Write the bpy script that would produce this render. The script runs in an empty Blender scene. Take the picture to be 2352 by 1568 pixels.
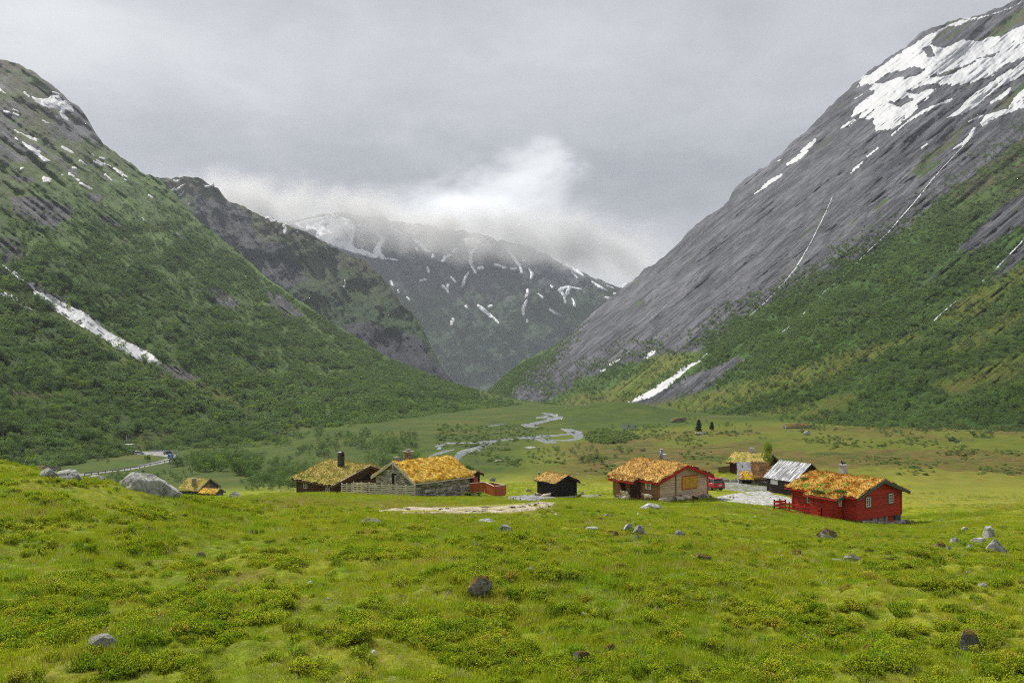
import bpy, bmesh, math, random
import numpy as np
from mathutils import Vector, Matrix

random.seed(7); rng = np.random.default_rng(11)
SC = bpy.context.scene
COL = SC.collection
# The place is laid out from a surveyed set of bearings (u, v on a 2352 px wide sheet) plus a distance d in metres.
F, CX, HV = 1828.3, 1176.0, 861.0
def P(u, v, d): return Vector(((u-CX)/F*d, d, (HV-v)/F*d))

# ------------------------------------------------------------------ numeric noise
def _h(ix, iy, iz, seed):
    n = (ix*374761393 + iy*668265263 + iz*2147483647 + seed*974711) & 0xffffffff
    n = ((n ^ (n >> 13))*1274126177) & 0xffffffff
    n = ((n ^ (n >> 16))*2246822519) & 0xffffffff
    return ((n ^ (n >> 15)) & 0xffffff)/float(0xffffff)
def vn(x, y, z=0.0, seed=0):
    x, y, z = np.broadcast_arrays(np.asarray(x, float), np.asarray(y, float), np.asarray(z, float))
    fx, fy, fz = np.floor(x), np.floor(y), np.floor(z)
    ix, iy, iz = fx.astype(np.int64), fy.astype(np.int64), fz.astype(np.int64)
    x, y, z = x-fx, y-fy, z-fz
    x, y, z = x*x*x*(x*(x*6-15)+10), y*y*y*(y*(y*6-15)+10), z*z*z*(z*(z*6-15)+10)
    r = 0
    for dx in (0, 1):
        for dy in (0, 1):
            for dz in (0, 1):
                w = (x if dx else 1-x)*(y if dy else 1-y)*(z if dz else 1-z)
                r = r + w*_h(ix+dx, iy+dy, iz+dz, seed)
    return r*2-1
def fbm(x, y, z=0.0, octv=4, seed=0, gain=.5):
    r, a, f = 0, 1.0, 1.0
    for o in range(octv):
        r = r + a*vn(np.asarray(x)*f, np.asarray(y)*f, np.asarray(z)*f, seed+o*17)
        a *= gain; f *= 2.03
    return r
def ridged(x, y, octv=4, seed=0):
    r, a, f = 0, 1.0, 1.0
    for o in range(octv):
        r = r + a*(1-2*np.abs(vn(x*f, y*f, .37*o, seed+o*13)))
        a *= .5; f *= 2.1
    return r
def sstep(a, b, x):
    t = np.clip((x-a)/(b-a), 0, 1); return t*t*(3-2*t)

# ------------------------------------------------------------------ object helpers
def link(o, parent=None):
    COL.objects.link(o)
    if parent is not None: o.parent = parent
    return o
def tag(o, label=None, cat=None, group=None, kind=None):
    if label: o['label'] = label
    if cat: o['category'] = cat
    if group: o['group'] = group
    if kind: o['kind'] = kind
    return o
def empty(name, loc=(0, 0, 0), rz=0.0, label=None, cat=None, group=None):
    o = bpy.data.objects.new(name, None); o.empty_display_size = .3
    o.location = loc; o.rotation_euler = (0, 0, rz)
    link(o); tag(o, label, cat, group); return o
def mesh_np(name, verts, faces, mats, smooth=True, attrs=None, mi=None):
    """verts Nx3, faces: MxK array (K 3 or 4) or list of arrays"""
    me = bpy.data.meshes.new(name)
    verts = np.asarray(verts, np.float32)
    if isinstance(faces, np.ndarray): faces = [faces]
    faces = [np.asarray(f, np.int64) for f in faces if len(f)]
    nl = sum(f.size for f in faces); nf = sum(len(f) for f in faces)
    me.vertices.add(len(verts)); me.vertices.foreach_set('co', verts.ravel())
    me.loops.add(nl); me.polygons.add(nf)
    me.loops.foreach_set('vertex_index', np.concatenate([f.ravel() for f in faces]).astype(np.int32))
    tot = np.concatenate([np.full(len(f), f.shape[1]) for f in faces]).astype(np.int32)
    st = np.concatenate([[0], np.cumsum(tot)[:-1]]).astype(np.int32)
    me.polygons.foreach_set('loop_start', st); me.polygons.foreach_set('loop_total', tot)
    me.polygons.foreach_set('use_smooth', np.full(nf, smooth))
    if mi is not None: me.polygons.foreach_set('material_index', np.asarray(mi, np.int32))
    for m in (mats if isinstance(mats, (list, tuple)) else [mats]): me.materials.append(m)
    for k, a in (attrs or {}).items():
        a = np.asarray(a, np.float32)
        if a.ndim == 1:
            t = me.attributes.new(k, 'FLOAT', 'POINT'); t.data.foreach_set('value', a)
        else:
            t = me.attributes.new(k, 'FLOAT_VECTOR', 'POINT'); t.data.foreach_set('vector', a.ravel())
    me.update(); me.validate()
    return me
def grid_faces(nr, nc):
    i = np.arange(nr-1)[:, None]*nc + np.arange(nc-1)[None, :]
    i = i.ravel()
    return np.stack([i, i+1, i+nc+1, i+nc], 1)

# ------------------------------------------------------------------ shader node helpers
class NT:
    def __init__(s, tree): s.t = tree; s.t.nodes.clear()
    def n(s, typ, **kw):
        nd = s.t.nodes.new(typ)
        for k, v in kw.items(): setattr(nd, k, v)
        return nd
    def put(s, sock, v):
        if hasattr(v, 'is_output') or isinstance(v, bpy.types.NodeSocket): s.t.links.new(v, sock)
        elif v is not None: sock.default_value = v
    def m(s, op, a, b=None, c=None, clamp=False):
        nd = s.n('ShaderNodeMath', operation=op); nd.use_clamp = clamp
        for i, v in enumerate((a, b, c)):
            if v is not None: s.put(nd.inputs[i], v)
        return nd.outputs[0]
    def vm(s, op, a, b=None):
        nd = s.n('ShaderNodeVectorMath', operation=op)
        s.put(nd.inputs[0], a)
        if b is not None: s.put(nd.inputs[1], b)
        return nd.outputs['Value'] if op in ('LENGTH', 'DOT_PRODUCT') else nd.outputs[0]
    def mix(s, f, a, b, blend='MIX'):
        nd = s.n('ShaderNodeMix', data_type='RGBA', blend_type=blend)
        s.put(nd.inputs[0], f)
        for i, v in ((6, a), (7, b)):
            if isinstance(v, (tuple, list)) and len(v) == 3: v = (*v, 1)
            s.put(nd.inputs[i], v)
        return nd.outputs[2]
    def ramp(s, f, stops, interp='LINEAR'):
        nd = s.n('ShaderNodeValToRGB'); cr = nd.color_ramp; cr.interpolation = interp
        while len(cr.elements) < len(stops): cr.elements.new(.5)
        for e, (p, c) in zip(cr.elements, stops):
            e.position = p; e.color = (*c, 1) if len(c) == 3 else c
        s.put(nd.inputs[0], f); return nd.outputs[0]
    def mr(s, v, a, b, c=0.0, d=1.0, smooth=True):
        nd = s.n('ShaderNodeMapRange'); nd.interpolation_type = 'SMOOTHSTEP' if smooth else 'LINEAR'
        s.put(nd.inputs[0], v)
        for i, x in enumerate((a, b, c, d)): s.put(nd.inputs[i+1], x)
        return nd.outputs[0]
    def noise(s, vec, scale, detail=4, rough=.55, dist=0.0, col=False):
        nd = s.n('ShaderNodeTexNoise'); s.put(nd.inputs['Vector'], vec)
        nd.inputs['Scale'].default_value = scale; nd.inputs['Detail'].default_value = detail
        nd.inputs['Roughness'].default_value = rough; nd.inputs['Distortion'].default_value = dist
        return nd.outputs['Color' if col else 'Fac']
    def voro(s, vec, scale, feature='F1', out='Distance'):
        nd = s.n('ShaderNodeTexVoronoi', feature=feature); s.put(nd.inputs['Vector'], vec)
        nd.inputs['Scale'].default_value = scale; return nd.outputs[out]
    def attr(s, name, inst=False, out='Fac'):
        nd = s.n('ShaderNodeAttribute', attribute_name=name, attribute_type='INSTANCER' if inst else 'GEOMETRY')
        return nd.outputs[out]
    def pos(s): return s.n('ShaderNodeNewGeometry').outputs['Position']
    def obj(s): return s.n('ShaderNodeTexCoord').outputs['Object']
    def scale(s, vec, sc): return s.vm('MULTIPLY', vec, sc)
    def bump(s, h, strength=.4, dist=.1):
        nd = s.n('ShaderNodeBump'); nd.inputs['Strength'].default_value = strength
        nd.inputs['Distance'].default_value = dist; s.put(nd.inputs['Height'], h); return nd.outputs[0]
    def principled(s, color, rough=.8, normal=None, spec=.3, metal=0.0):
        b = s.n('ShaderNodeBsdfPrincipled')
        if isinstance(color, (tuple, list)) and len(color) == 3: color = (*color, 1)
        s.put(b.inputs['Base Color'], color); s.put(b.inputs['Roughness'], rough)
        b.inputs['Specular IOR Level'].default_value = spec; b.inputs['Metallic'].default_value = metal
        if normal is not None: s.put(b.inputs['Normal'], normal)
        return b
    def out(s, sh, vol=None):
        o = s.n('ShaderNodeOutputMaterial')
        if sh is not None: s.t.links.new(sh, o.inputs['Surface'])
        if vol is not None: s.t.links.new(vol, o.inputs['Volume'])
def newmat(name):
    m = bpy.data.materials.new(name); m.use_nodes = True
    return m, NT(m.node_tree)
def mat_n(name, c1, c2, scale=3.0, rough=.8, bump=.0, stretch=(1, 1, 1), spec=.25, c3=None, lo=.35, hi=.65, bdist=.03, detail=5, metal=0.0, attr=None):
    """two-tone weathered material in object space"""
    m, t = newmat(name)
    vec = t.scale(t.obj(), stretch)
    f = t.noise(vec, scale, detail, .6)
    c = t.mix(t.mr(f, lo, hi), c1, c2)
    if c3 is not None:
        c = t.mix(t.mr(t.noise(vec, scale*.31+.11, 3), .52, .68), c, c3)
    if attr:
        a = t.attr(attr)
        c = t.mix(1.0, c, t.ramp(a, [(0, (.62, .62, .62)), (.5, (1, 1, 1)), (1, (1.35, 1.32, 1.28))]), 'MULTIPLY')
    b = t.principled(c, rough, t.bump(t.noise(vec, scale*2.3, 6, .65), bump, bdist) if bump else None, spec, metal)
    t.out(b.outputs[0]); return m
# ------------------------------------------------------------------ the ground as one interpolated survey
CTL = []   # (bearing u, v, distance)
def C(*rows):
    for r in rows: CTL.append(r)
C((-500,1600,10.5),(0,1568,10.5),(600,1568,10.2),(1176,1568,10),(1760,1568,10),(2352,1568,10),(2852,1568,10))
C((-500,1430,15.5),(0,1400,15.5),(600,1400,15),(1176,1400,14.5),(1760,1405,14.5),(2352,1440,14),(2852,1450,14))
C((-500,1270,24),(0,1240,24),(300,1250,25),(600,1270,24),(900,1285,22),(1176,1300,20),(1760,1320,20),(2352,1330,22),(2852,1340,22))
C((-500,1110,38),(0,1067,40),(110,1090,42),(270,1120,42),(330,1128,43),(420,1140,43),(560,1148,52),(600,1200,36),(900,1215,34),(1176,1230,30),(1500,1250,30),(1760,1265,32),(2000,1270,33),(2352,1260,38),(2852,1260,38))
C((-500,1190,60),(0,1130,60),(150,1170,62),(300,1190,64),(450,1200,66),(620,1152,66),(760,1160,62),(900,1175,56),(1176,1190,46),(1500,1205,48),(1760,1225,50),(2000,1232,52),(2352,1205,62),(2852,1205,62))
C((-500,1150,110),(0,1120,110),(200,1140,110),(350,1150,115),(470,1142,140),(680,1134,88),(640,1140,112),(800,1140,84),(955,1141,91),(1176,1163,62),(1500,1163,78),(1700,1175,72),(1968,1200,76),(2070,1200,80),(2352,1155,92),(2852,1150,92))
C((1176,1148,84),(1080,1138,98),(1280,1144,104),(1330,1141,107),(1420,1140,96),(1513,1155,86),(1630,1143,92),(1700,1130,102),(1820,1150,98),(2150,1150,98))
C((1176,1120,130),(1400,1112,130),(1560,1105,125),(1690,1092,138),(1840,1108,130),(2000,1108,132),(2352,1106,137),(2852,1100,137))
C((1176,1085,185),(1400,1072,185),(1690,1066,180),(2000,1062,185),(2352,1056,190),(2852,1050,190))
C((1050,1072,240),(1300,1055,225),(1500,1042,235),(1760,1030,250),(2000,1015,265),(2352,1004,280),(2852,1000,280))
C((-500,1100,240),(0,1098,240),(180,1090,262),(300,1074,302),(410,1050,345),(340,1040,385),(560,1082,260),(600,1110,195),(700,1090,230),(850,1066,270),(940,1046,330))
C((1000,1040,330),(1200,1018,370),(1340,1000,425),(1500,990,400),(1700,975,420),(2000,965,430))
C((-500,1030,420),(0,1030,420),(300,1028,430),(600,1022,450),(900,998,430),(1100,982,490),(1300,976,500),(1500,965,520),(1800,945,560),(2352,930,560),(2852,930,560))
C((-500,960,620),(0,960,620),(600,958,620),(1000,956,620),(1250,954,622),(1600,950,640),(2352,940,640))
C((0,934,820),(900,934,820),(1250,934,820),(1700,934,820),(2352,934,820),(1150,908,1250),(300,908,1250),(1900,908,1250),(1150,897,1650),(0,897,1650),(2352,897,1650))
ctl = np.array(CTL, float)
KA = 2.2
cA = (ctl[:, 0]-CX)/F*KA; cL = np.log(ctl[:, 2]); cZ = (HV-ctl[:, 1])/F*ctl[:, 2]
def tphi(r2): return .5*r2*np.log(r2+1e-12)
n = len(ctl)
K = tphi((cA[:, None]-cA)**2 + (cL[:, None]-cL)**2) + np.eye(n)*2e-3
A = np.zeros((n+3, n+3)); A[:n, :n] = K
A[:n, n] = A[n, :n] = 1; A[:n, n+1] = A[n+1, :n] = cA; A[:n, n+2] = A[n+2, :n] = cL
W = np.linalg.solve(A, np.concatenate([cZ, [0, 0, 0]]))
GA = np.linspace(-1.35, 1.35, 420); GL = np.linspace(math.log(8.0), math.log(1650.0), 520)
def _tps(a, L):
    a = a*KA; r = np.zeros(a.shape)
    for i in range(n): r += W[i]*tphi((a-cA[i])**2 + (L-cL[i])**2)
    return r + W[n] + W[n+1]*a + W[n+2]*L
_aa = np.clip(GA, -.9, .9)
ZG = _tps(_aa[:, None] + 0*GL[None, :], GL[None, :] + 0*_aa[:, None])
def ground_base(x, y):
    x = np.asarray(x, float); y = np.asarray(y, float)
    yy = np.clip(y, 8.01, 1649.0)
    a = np.clip(x/yy, -1.34, 1.34)
    fa = (a-GA[0])/(GA[1]-GA[0]); fl = (np.log(yy)-GL[0])/(GL[1]-GL[0])
    ia = np.clip(fa.astype(int), 0, len(GA)-2); il = np.clip(fl.astype(int), 0, len(GL)-2)
    ta, tl = fa-ia, fl-il
    z = (ZG[ia, il]*(1-ta)+ZG[ia+1, il]*ta)*(1-tl) + (ZG[ia, il+1]*(1-ta)+ZG[ia+1, il+1]*ta)*tl
    return z + np.clip(8.01-y, 0, 60)*.235*np.exp(-np.clip(8-y, 0, 60)/30)
def ground_z(x, y):
    x = np.asarray(x, float); y = np.asarray(y, float)
    z = ground_base(x, y)
    near = 1-sstep(30, 56, y)
    z = z + near*(.10*fbm(x*.9, y*.9, 0, 3, 3) + .22*vn(x*.22, y*.22, 0, 5) + .05*np.maximum(0, fbm(x*2.6, y*2.6, 0, 2, 8)))
    mid = sstep(60, 120, y)*(1-sstep(300, 420, y))*sstep(-40, 10, x)
    z = z + mid*(.5*fbm(x*.09, y*.06, 0, 3, 21) + .25*fbm(x*.35, y*.25, 0, 2, 25))*sstep(118, 150, y)
    z = z + .06*fbm(x*.5, y*.5, 0, 2, 31)
    hill = np.exp(-(((x-78)/46)**2+((y-610)/60)**2))*11
    return z + hill
def hit(u, v, d0=6.0, d1=1500.0, nstep=700):
    """where the line of sight at bearing (u, v) first meets the ground: distance"""
    u = np.atleast_1d(np.asarray(u, float)); v = np.atleast_1d(np.asarray(v, float))
    a = (u-CX)/F; e = (HV-v)/F
    ds = np.exp(np.linspace(math.log(d0), math.log(d1), nstep))
    out = np.full(u.shape, d1); live = np.arange(len(u)); prev = None
    for k, d in enumerate(ds):
        g = ground_base(a[live]*d, np.full(len(live), d)) - e[live]*d
        if prev is not None:
            new = g >= 0
            if new.any():
                t = prev[new]/(prev[new]-g[new]+1e-9)
                out[live[new]] = ds[k-1] + (d-ds[k-1])*np.clip(t, 0, 1)
                live = live[~new]; g = g[~new]
                if not len(live): break
        prev = g
    # settle on the bumpy surface
    for it in range(5):
        h = 1e-3*out
        g0 = ground_z(a*out, out)-e*out
        sl = (ground_base(a*(out*1.03), out*1.03)-ground_base(a*out*.97, out*.97))/(.06*out)-e
        out = np.clip(out-np.clip(g0/np.where(np.abs(sl) < .01, .01*np.sign(sl+1e-9), sl), -.04*out, .04*out), d0, d1)
    return out
def at(u, v, **k):
    d = float(hit(u, v, **k)[0]); p = P(u, v, d)
    p.z = float(ground_z(p.x, p.y)); return p

# signed distance (positive inside) to polygons / strokes on the survey sheet
def sd_poly(u, v, poly):
    p = np.array(poly, float); q = np.roll(p, -1, 0)
    best = np.full(u.shape, 1e9); inside = np.zeros(u.shape, bool)
    for (x0, y0), (x1, y1) in zip(p, q):
        dx, dy = x1-x0, y1-y0
        t = np.clip(((u-x0)*dx+(v-y0)*dy)/(dx*dx+dy*dy+1e-9), 0, 1)
        best = np.minimum(best, np.hypot(u-x0-t*dx, v-y0-t*dy))
        c = ((y0 > v) != (y1 > v)) & (u < (x1-x0)*(v-y0)/(y1-y0+1e-12)+x0)
        inside ^= c
    return np.where(inside, best, -best)
def sd_stroke(u, v, pts):
    """pts: (u, v, half width)"""
    best = np.full(u.shape, -1e9)
    for (x0, y0, w0), (x1, y1, w1) in zip(pts[:-1], pts[1:]):
        dx, dy = x1-x0, y1-y0
        t = np.clip(((u-x0)*dx+(v-y0)*dy)/(dx*dx+dy*dy+1e-9), 0, 1)
        best = np.maximum(best, w0+(w1-w0)*t-np.hypot(u-x0-t*dx, v-y0-t*dy))
    return best

# ------------------------------------------------------------------ materials of the land
def grass_group():
    """sward colour from world position, shared by the ground and the tufts standing in it"""
    g = bpy.data.node_groups.new('sward', 'ShaderNodeTree')
    g.interface.new_socket('Dry', in_out='INPUT', socket_type='NodeSocketFloat')
    g.interface.new_socket('Color', in_out='OUTPUT', socket_type='NodeSocketColor')
    t = NT(g)
    gi = t.n('NodeGroupInput'); go = t.n('NodeGroupOutput')
    p = t.pos()
    a = t.noise(p, .16, 4, .6); b = t.noise(p, .9, 4, .6); c = t.noise(p, 4.5, 3, .6)
    base = t.mix(t.mr(a, .36, .64), (.215, .275, .013), (.300, .325, .018))
    base = t.mix(t.mr(b, .45, .70), base, (.195, .305, .015))
    base = t.mix(t.mr(c, .55, .75, 0, .55), base, (.30, .30, .04))
    dry = t.m('ADD', gi.outputs[0], t.mr(t.noise(p, .55, 5, .7), .53, .70, 0, .75), clamp=True)
    base = t.mix(t.m('MULTIPLY', dry, .8), base, t.mix(t.mr(c, .4, .6), (.24, .20, .045), (.33, .235, .07)))
    t.t.links.new(base, go.inputs[0])
    return g
SWARD = grass_group()
def ground_mat():
    m, t = newmat('meadow_ground')
    gn = t.n('ShaderNodeGroup'); gn.node_tree = SWARD
    t.put(gn.inputs[0], t.attr('dry'))
    p = t.pos()
    sw = t.mix(t.m('MULTIPLY', t.attr('thatch_shade'), t.mr(t.noise(t.pos(), 3.0, 5, .7), .3, .6, .15, .55)), gn.outputs[0], (.070, .068, .020))
    sw = t.mix(1.0, sw, t.ramp(t.attr('thatch_shade'), [(0, (.74, .72, .9)), (1, (1, 1, 1))]), 'MULTIPLY')  # ground without tufts is dimmed, standing in for the tufts' self-shadowing
    bog = t.attr('bog')
    bp = t.scale(p, (.05, .09, .05))
    bogc = t.ramp(t.noise(bp, 1.0, 6, .65), [(.30, (.034, .050, .010)), (.42, (.068, .088, .013)), (.49, (.115, .075, .026)), (.55, (.085, .098, .015)), (.62, (.13, .088, .033)), (.75, (.15, .13, .04))])
    bogc = t.mix(t.mr(t.noise(t.scale(p, (.4, .9, 1)), .5, 6, .7), .5, .66, 0, .85), bogc, (.032, .048, .012))
    bogc = t.mix(t.mr(t.noise(t.scale(p, (.5, 1.2, 1)), 1.1, 3, .7), .60, .70, 0, .6), bogc, (.23, .18, .10))
    c = t.mix(bog, sw, bogc)
    far = t.attr('far')
    farc = t.ramp(t.noise(t.scale(p, (.02, .03, .02)), 1, 6, .62), [(.28, (.026, .046, .009)), (.42, (.058, .088, .010)), (.52, (.040, .064, .012)), (.60, (.068, .090, .012)), (.72, (.085, .072, .026))])
    farc = t.mix(t.mr(t.noise(t.scale(p, (.3, .6, 1)), .5, 5, .75), .52, .68, 0, .8), farc, (.028, .050, .012))
    c = t.mix(far, c, farc)
    h = t.m('ADD', t.noise(p, 9, 5, .7), t.m('MULTIPLY', t.noise(p, 1.3, 4), .8))
    t.out(t.principled(c, .95, t.bump(h, .7, .12), .1).outputs[0]); return m
M_GROUND = ground_mat()
def land_uv(t, k): return t.scale(t.attr('flow', out='Vector'), k)
def mountain_mat(name, rock=(.075, .075, .085), rock2=(.15, .15, .165), heath=(.075, .070, .025), green=(.035, .070, .012), stretch=(.006, .05, 1), bump=1.0, bd=14.0, wobble=1.1):
    m, t = newmat(name)
    p = t.pos()
    f1 = land_uv(t, stretch)
    r = t.noise(f1, 1, 8, .70, 1.4)
    r2 = t.noise(land_uv(t, (stretch[0]*3.3, stretch[1]*3.1, 1)), 1, 6, .7, .3)
    rc = t.mix(t.mr(r, .38, .62), rock, rock2)
    rc = t.mix(1.0, rc, t.ramp(t.noise(land_uv(t, (stretch[0]*.35, stretch[1]*.30, 1)), 1, 5, .6, .5), [(.32, (.62, .63, .66)), (.5, (1, 1, 1)), (.68, (1.30, 1.29, 1.27))]), 'MULTIPLY')
    ck = t.noise(t.scale(p, (.03, .03, .075)), 1, 7, .75, 1.0)
    rc = t.mix(t.mr(t.m('ABSOLUTE', t.m('SUBTRACT', ck, .5)), .0, .022, .6, 0), rc, tuple(x*.3 for x in rock))
    rc = t.mix(t.mr(r2, .56, .70, 0, .6), rc, tuple(x*.38 for x in rock))
    rc = t.mix(t.mr(t.noise(p, .012, 5, .7), .60, .75, 0, .6), rc, (.062, .058, .036))
    n1 = t.noise(p, .012, 6, .65); n2 = t.noise(p, .09, 5, .7)
    gc = t.mix(t.mr(n1, .40, .60), green, tuple(x*1.55 for x in green))
    gc = t.mix(t.mr(n2, .52, .70, 0, .8), gc, tuple(x*.45 for x in green))
    gc = t.mix(t.mr(t.noise(p, .035, 5, .65), .55, .72, 0, .8), gc, heath)
    wob = t.m('MULTIPLY', t.m('SUBTRACT', t.noise(p, .025, 7, .72), .5), wobble)
    wob = t.m('ADD', wob, t.m('MULTIPLY', t.m('SUBTRACT', r, .5), .9))
    gc = t.mix(t.m('MULTIPLY', t.attr('alp'), t.mr(t.noise(p, .02, 6, .7), .35, .6)), gc, t.mix(t.mr(n2, .4, .65), (.085, .070, .030), (.060, .062, .040)))
    mask = t.mr(t.m('ADD', t.attr('rock'), wob), .42, .58)
    c = t.mix(mask, gc, rc)
    meadow = t.attr('meadow')
    c = t.mix(t.m('MULTIPLY', meadow, t.mr(n2, .25, .55, .6, 1)), c, t.mix(t.mr(n1, .4, .6), (.095, .145, .012), (.12, .13, .02)))
    c = t.mix(t.attr('scree'), c, t.ramp(t.noise(p, .35, 5, .8), [(.35, (.05, .05, .052)), (.6, (.19, .185, .18))]))
    h = t.m('ADD', t.m('MULTIPLY', r2, .5), t.m('ADD', t.m('MULTIPLY', r, 1.0), t.m('MULTIPLY', n2, .25)))
    rough = t.mix(mask, (.95,)*3, (.55,)*3)
    b = t.principled(c, .9, t.bump(h, bump, bd), .15)
    t.out(b.outputs[0]); return m

# ------------------------------------------------------------------ mountains: slope surfaces with base and crest surveyed per bearing
class Slope:
    def __init__(s, base, crest, amp, seed, ang, urange, pw=1.0, sink=4.0, basev=None, du=2.3, rows=380, rough=1.0):
        s.b = np.array(base, float); s.c = np.array(crest, float); s.amp = amp; s.seed = seed; s.rough = rough
        s.ang = ang; s.ur = urange; s.pw = pw; s.sink = sink; s.basev = basev; s.du = du; s.rows = rows
    def lines(s, u, jag=False):
        db = np.exp(np.interp(u, s.b[:, 0], np.log(s.b[:, 1])))
        if s.basev is not None: vb = np.interp(u, [p[0] for p in s.basev], [p[1] for p in s.basev])
        else:
            zb = ground_base((u-CX)/F*db, db)-s.sink; vb = HV-zb/db*F
        vc = np.interp(u, s.c[:, 0], s.c[:, 1]); dc = np.interp(u, s.c[:, 0], s.c[:, 2])
        if jag: vc = vc + s.rough*(4.0*fbm(u*.013, 0*u, 0, 2, s.seed+5)+3.2*fbm(u*.05, 0*u, 0, 4, s.seed+6))
        vb = np.maximum(vb, vc+6)
        return vb, vc, db, dc
    def flow(s, u, v):
        ca, sa = math.cos(s.ang), math.sin(s.ang)
        return u*ca+v*sa, -u*sa+v*ca
    def depth(s, u, v):
        vb, vc, db, dc = s.lines(u)
        q = (vb-v)/(vb-vc); qq = np.clip(q, -.3, 1.2)
        d = db*np.exp(np.log(dc/db)*np.sign(qq)*np.abs(qq)**s.pw)
        p1, q1 = s.flow(u, v)
        w = sstep(-.02, .18, q)
        nz = (.55*fbm(u*.006, v*.008, 0, 4, s.seed) + .26*ridged(p1*.004, q1*.022, 4, s.seed+50) + .14*ridged(p1*.014, q1*.07, 3, s.seed+80) + .045*fbm(u*.09, v*.11, 0, 3, s.seed+90))
        return d*(1+s.amp*nz*w)
    def pt(s, u, v):
        d = s.depth(u, v); return np.stack([(u-CX)/F*d, d, (HV-v)/F*d], -1)
    def build(s, name, mat, masks, label=None):
        us = np.arange(s.ur[0], s.ur[1]+.1, s.du); q = np.linspace(-.12, 1, s.rows)
        U = np.repeat(us[None, :], s.rows, 0); vb, vc, db, dc = s.lines(us, True)
        V = vb[None, :] + (vc-vb)[None, :]*q[:, None]
        pts = s.pt(U, V)
        # the far side behind the crest
        top = pts[-1]; back = []
        for k in range(1, 7):
            b = top.copy(); g = dc*(.02*k+.012*k*k); b[:, 1] += g; b[:, 0] = (us-CX)/F*b[:, 1]
            b[:, 2] = top[:, 2]*(1) - g*(.10+.09*k); back.append(b)
        allp = np.concatenate([pts, np.array(back)], 0)
        nr = allp.shape[0]
        Ue = np.concatenate([U, np.repeat(us[None, :], 6, 0)]); Ve = np.concatenate([V, np.repeat(V[-1:], 6, 0)])
        fl = np.stack([*s.flow(Ue, Ve), 0*Ue], -1).reshape(-1, 3)
        at_ = {'flow': fl}
        for k, f in masks.items(): at_[k] = np.clip(f(Ue, Ve), 0, 1).ravel()
        for k in ('rock', 'meadow', 'scree', 'alp'): at_.setdefault(k, np.zeros(Ue.size))
        me = mesh_np(name, allp.reshape(-1, 3), grid_faces(nr, len(us)), mat, True, at_)
        o = link(bpy.data.objects.new(name, me)); tag(o, kind='structure', label=label); return o
    def sheet(s, sds, res, lift, jit=1.0, grow=0.0, pad=4, fade=2.0, seed=0, nf=.2):
        """thin drift / ribbon lying on the slope: list of signed distance functions with their boxes"""
        VV, FF, off = [], [], 0
        for (box, fn) in sds:
            us = np.arange(box[0]-pad, box[2]+pad, res); vs = np.arange(box[1]-pad, box[3]+pad, res)
            U, V = np.meshgrid(us, vs)
            m = fn(U, V) + grow + jit*fbm(U*nf, V*nf, 0, 3, 300+seed)
            m = np.clip(m/fade, -1, 1)
            d = s.depth(U, V)*(1-lift*m)
            pts = np.stack([(U-CX)/F*d, d, (HV-V)/F*d], -1).reshape(-1, 3)
            f = grid_faces(len(vs), len(us)); keep = (m.ravel()[f] > -.999).any(1)
            f = f[keep]; uq, inv = np.unique(f, return_inverse=True)
            VV.append(pts[uq]); FF.append(inv.reshape(f.shape)+off); off += len(uq)
        return np.concatenate(VV), np.concatenate(FF)
def boxof(pts, w=0):
    a = np.array([p[:2] for p in pts]); return (a[:, 0].min()-w, a[:, 1].min()-w, a[:, 0].max()+w, a[:, 1].max()+w)
def polys(L): return [(boxof(p), (lambda U, V, p=p: sd_poly(U, V, p))) for p in L]
def strokes(L): return [(boxof(p, max(q[2] for q in p)), (lambda U, V, p=p: sd_stroke(U, V, p))) for p in L]
# ------------------------------------------------------------------ land: ground, mountains
def mp(k, ox, oy, *pts): return [(ox+p[0]*k, oy+p[1]*k) + tuple(w*k for w in p[2:]) for p in pts]
def gA(*p): return mp(.293, 1722.6, 0, *p)
def gB(*p): return mp(.3418, 660.3, 430.6, *p)
def gC(*p): return mp(.2563, 0, 114.8, *p)
def gD(*p): return mp(.1709, 976.1, 918.7, *p)
def gL(*p): return mp(.4394, 0, 545.5, *p)
def gR(*p): return mp(.6226, 1378, 0, *p)
def gS(*p): return mp(.293, 1894.9, 516.8, *p)

# --- ground sheet
_us = np.linspace(-1.0, 1.0, 560)
_ys = np.concatenate([np.linspace(-45, 2.0, 14), np.exp(np.linspace(math.log(2.8), math.log(1640), 860))])
_w = np.sqrt(_ys**2+10**2)*.98
GX = _us[None, :]*_w[:, None]; GY = np.repeat(_ys[:, None], len(_us), 1); GZ = ground_z(GX, GY)
GU = GX/np.maximum(GY, 1)*F+CX; GV = HV-GZ/np.maximum(GY, 1)*F
def dry_of(x, y, u, v):
    d = np.zeros(np.shape(u))
    for pl, a in (([(560,1150),(700,1140),(800,1155),(960,1150),(1010,1160),(930,1168),(700,1165),(640,1172)], .55),
                  ([(870,1165),(1000,1160),(1240,1155),(1290,1160),(1250,1180),(1000,1188),(900,1180)], .6),
                  ([(200,1420),(480,1380),(560,1395),(400,1450),(250,1470)], .3), ([(100,1500),(250,1480),(300,1568),(60,1568)], .3),
                  ([(1300,1195),(1420,1190),(1700,1270),(1860,1300),(1700,1310),(1480,1240)], .16),
                  ([(1900,1085),(2352,1075),(2352,1170),(2080,1165)], .32), ([(1090,1080),(1420,1070),(1420,1120),(1100,1112)], .25), ([(1740,1165),(1800,1175),(1780,1190),(1730,1180)], .35)):
        d = np.maximum(d, a*sstep(-8, 10, sd_poly(u, v, pl)))
    return d
bog = sstep(120, 165, GY)*sstep(-.02, .10, GX/np.maximum(GY, 1))*(1-sstep(340, 480, GY))
bog = np.maximum(bog, .9*sstep(1165, 1080, GV)*sstep(1930, 2200, GU)*sstep(78, 110, GY))
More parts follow.
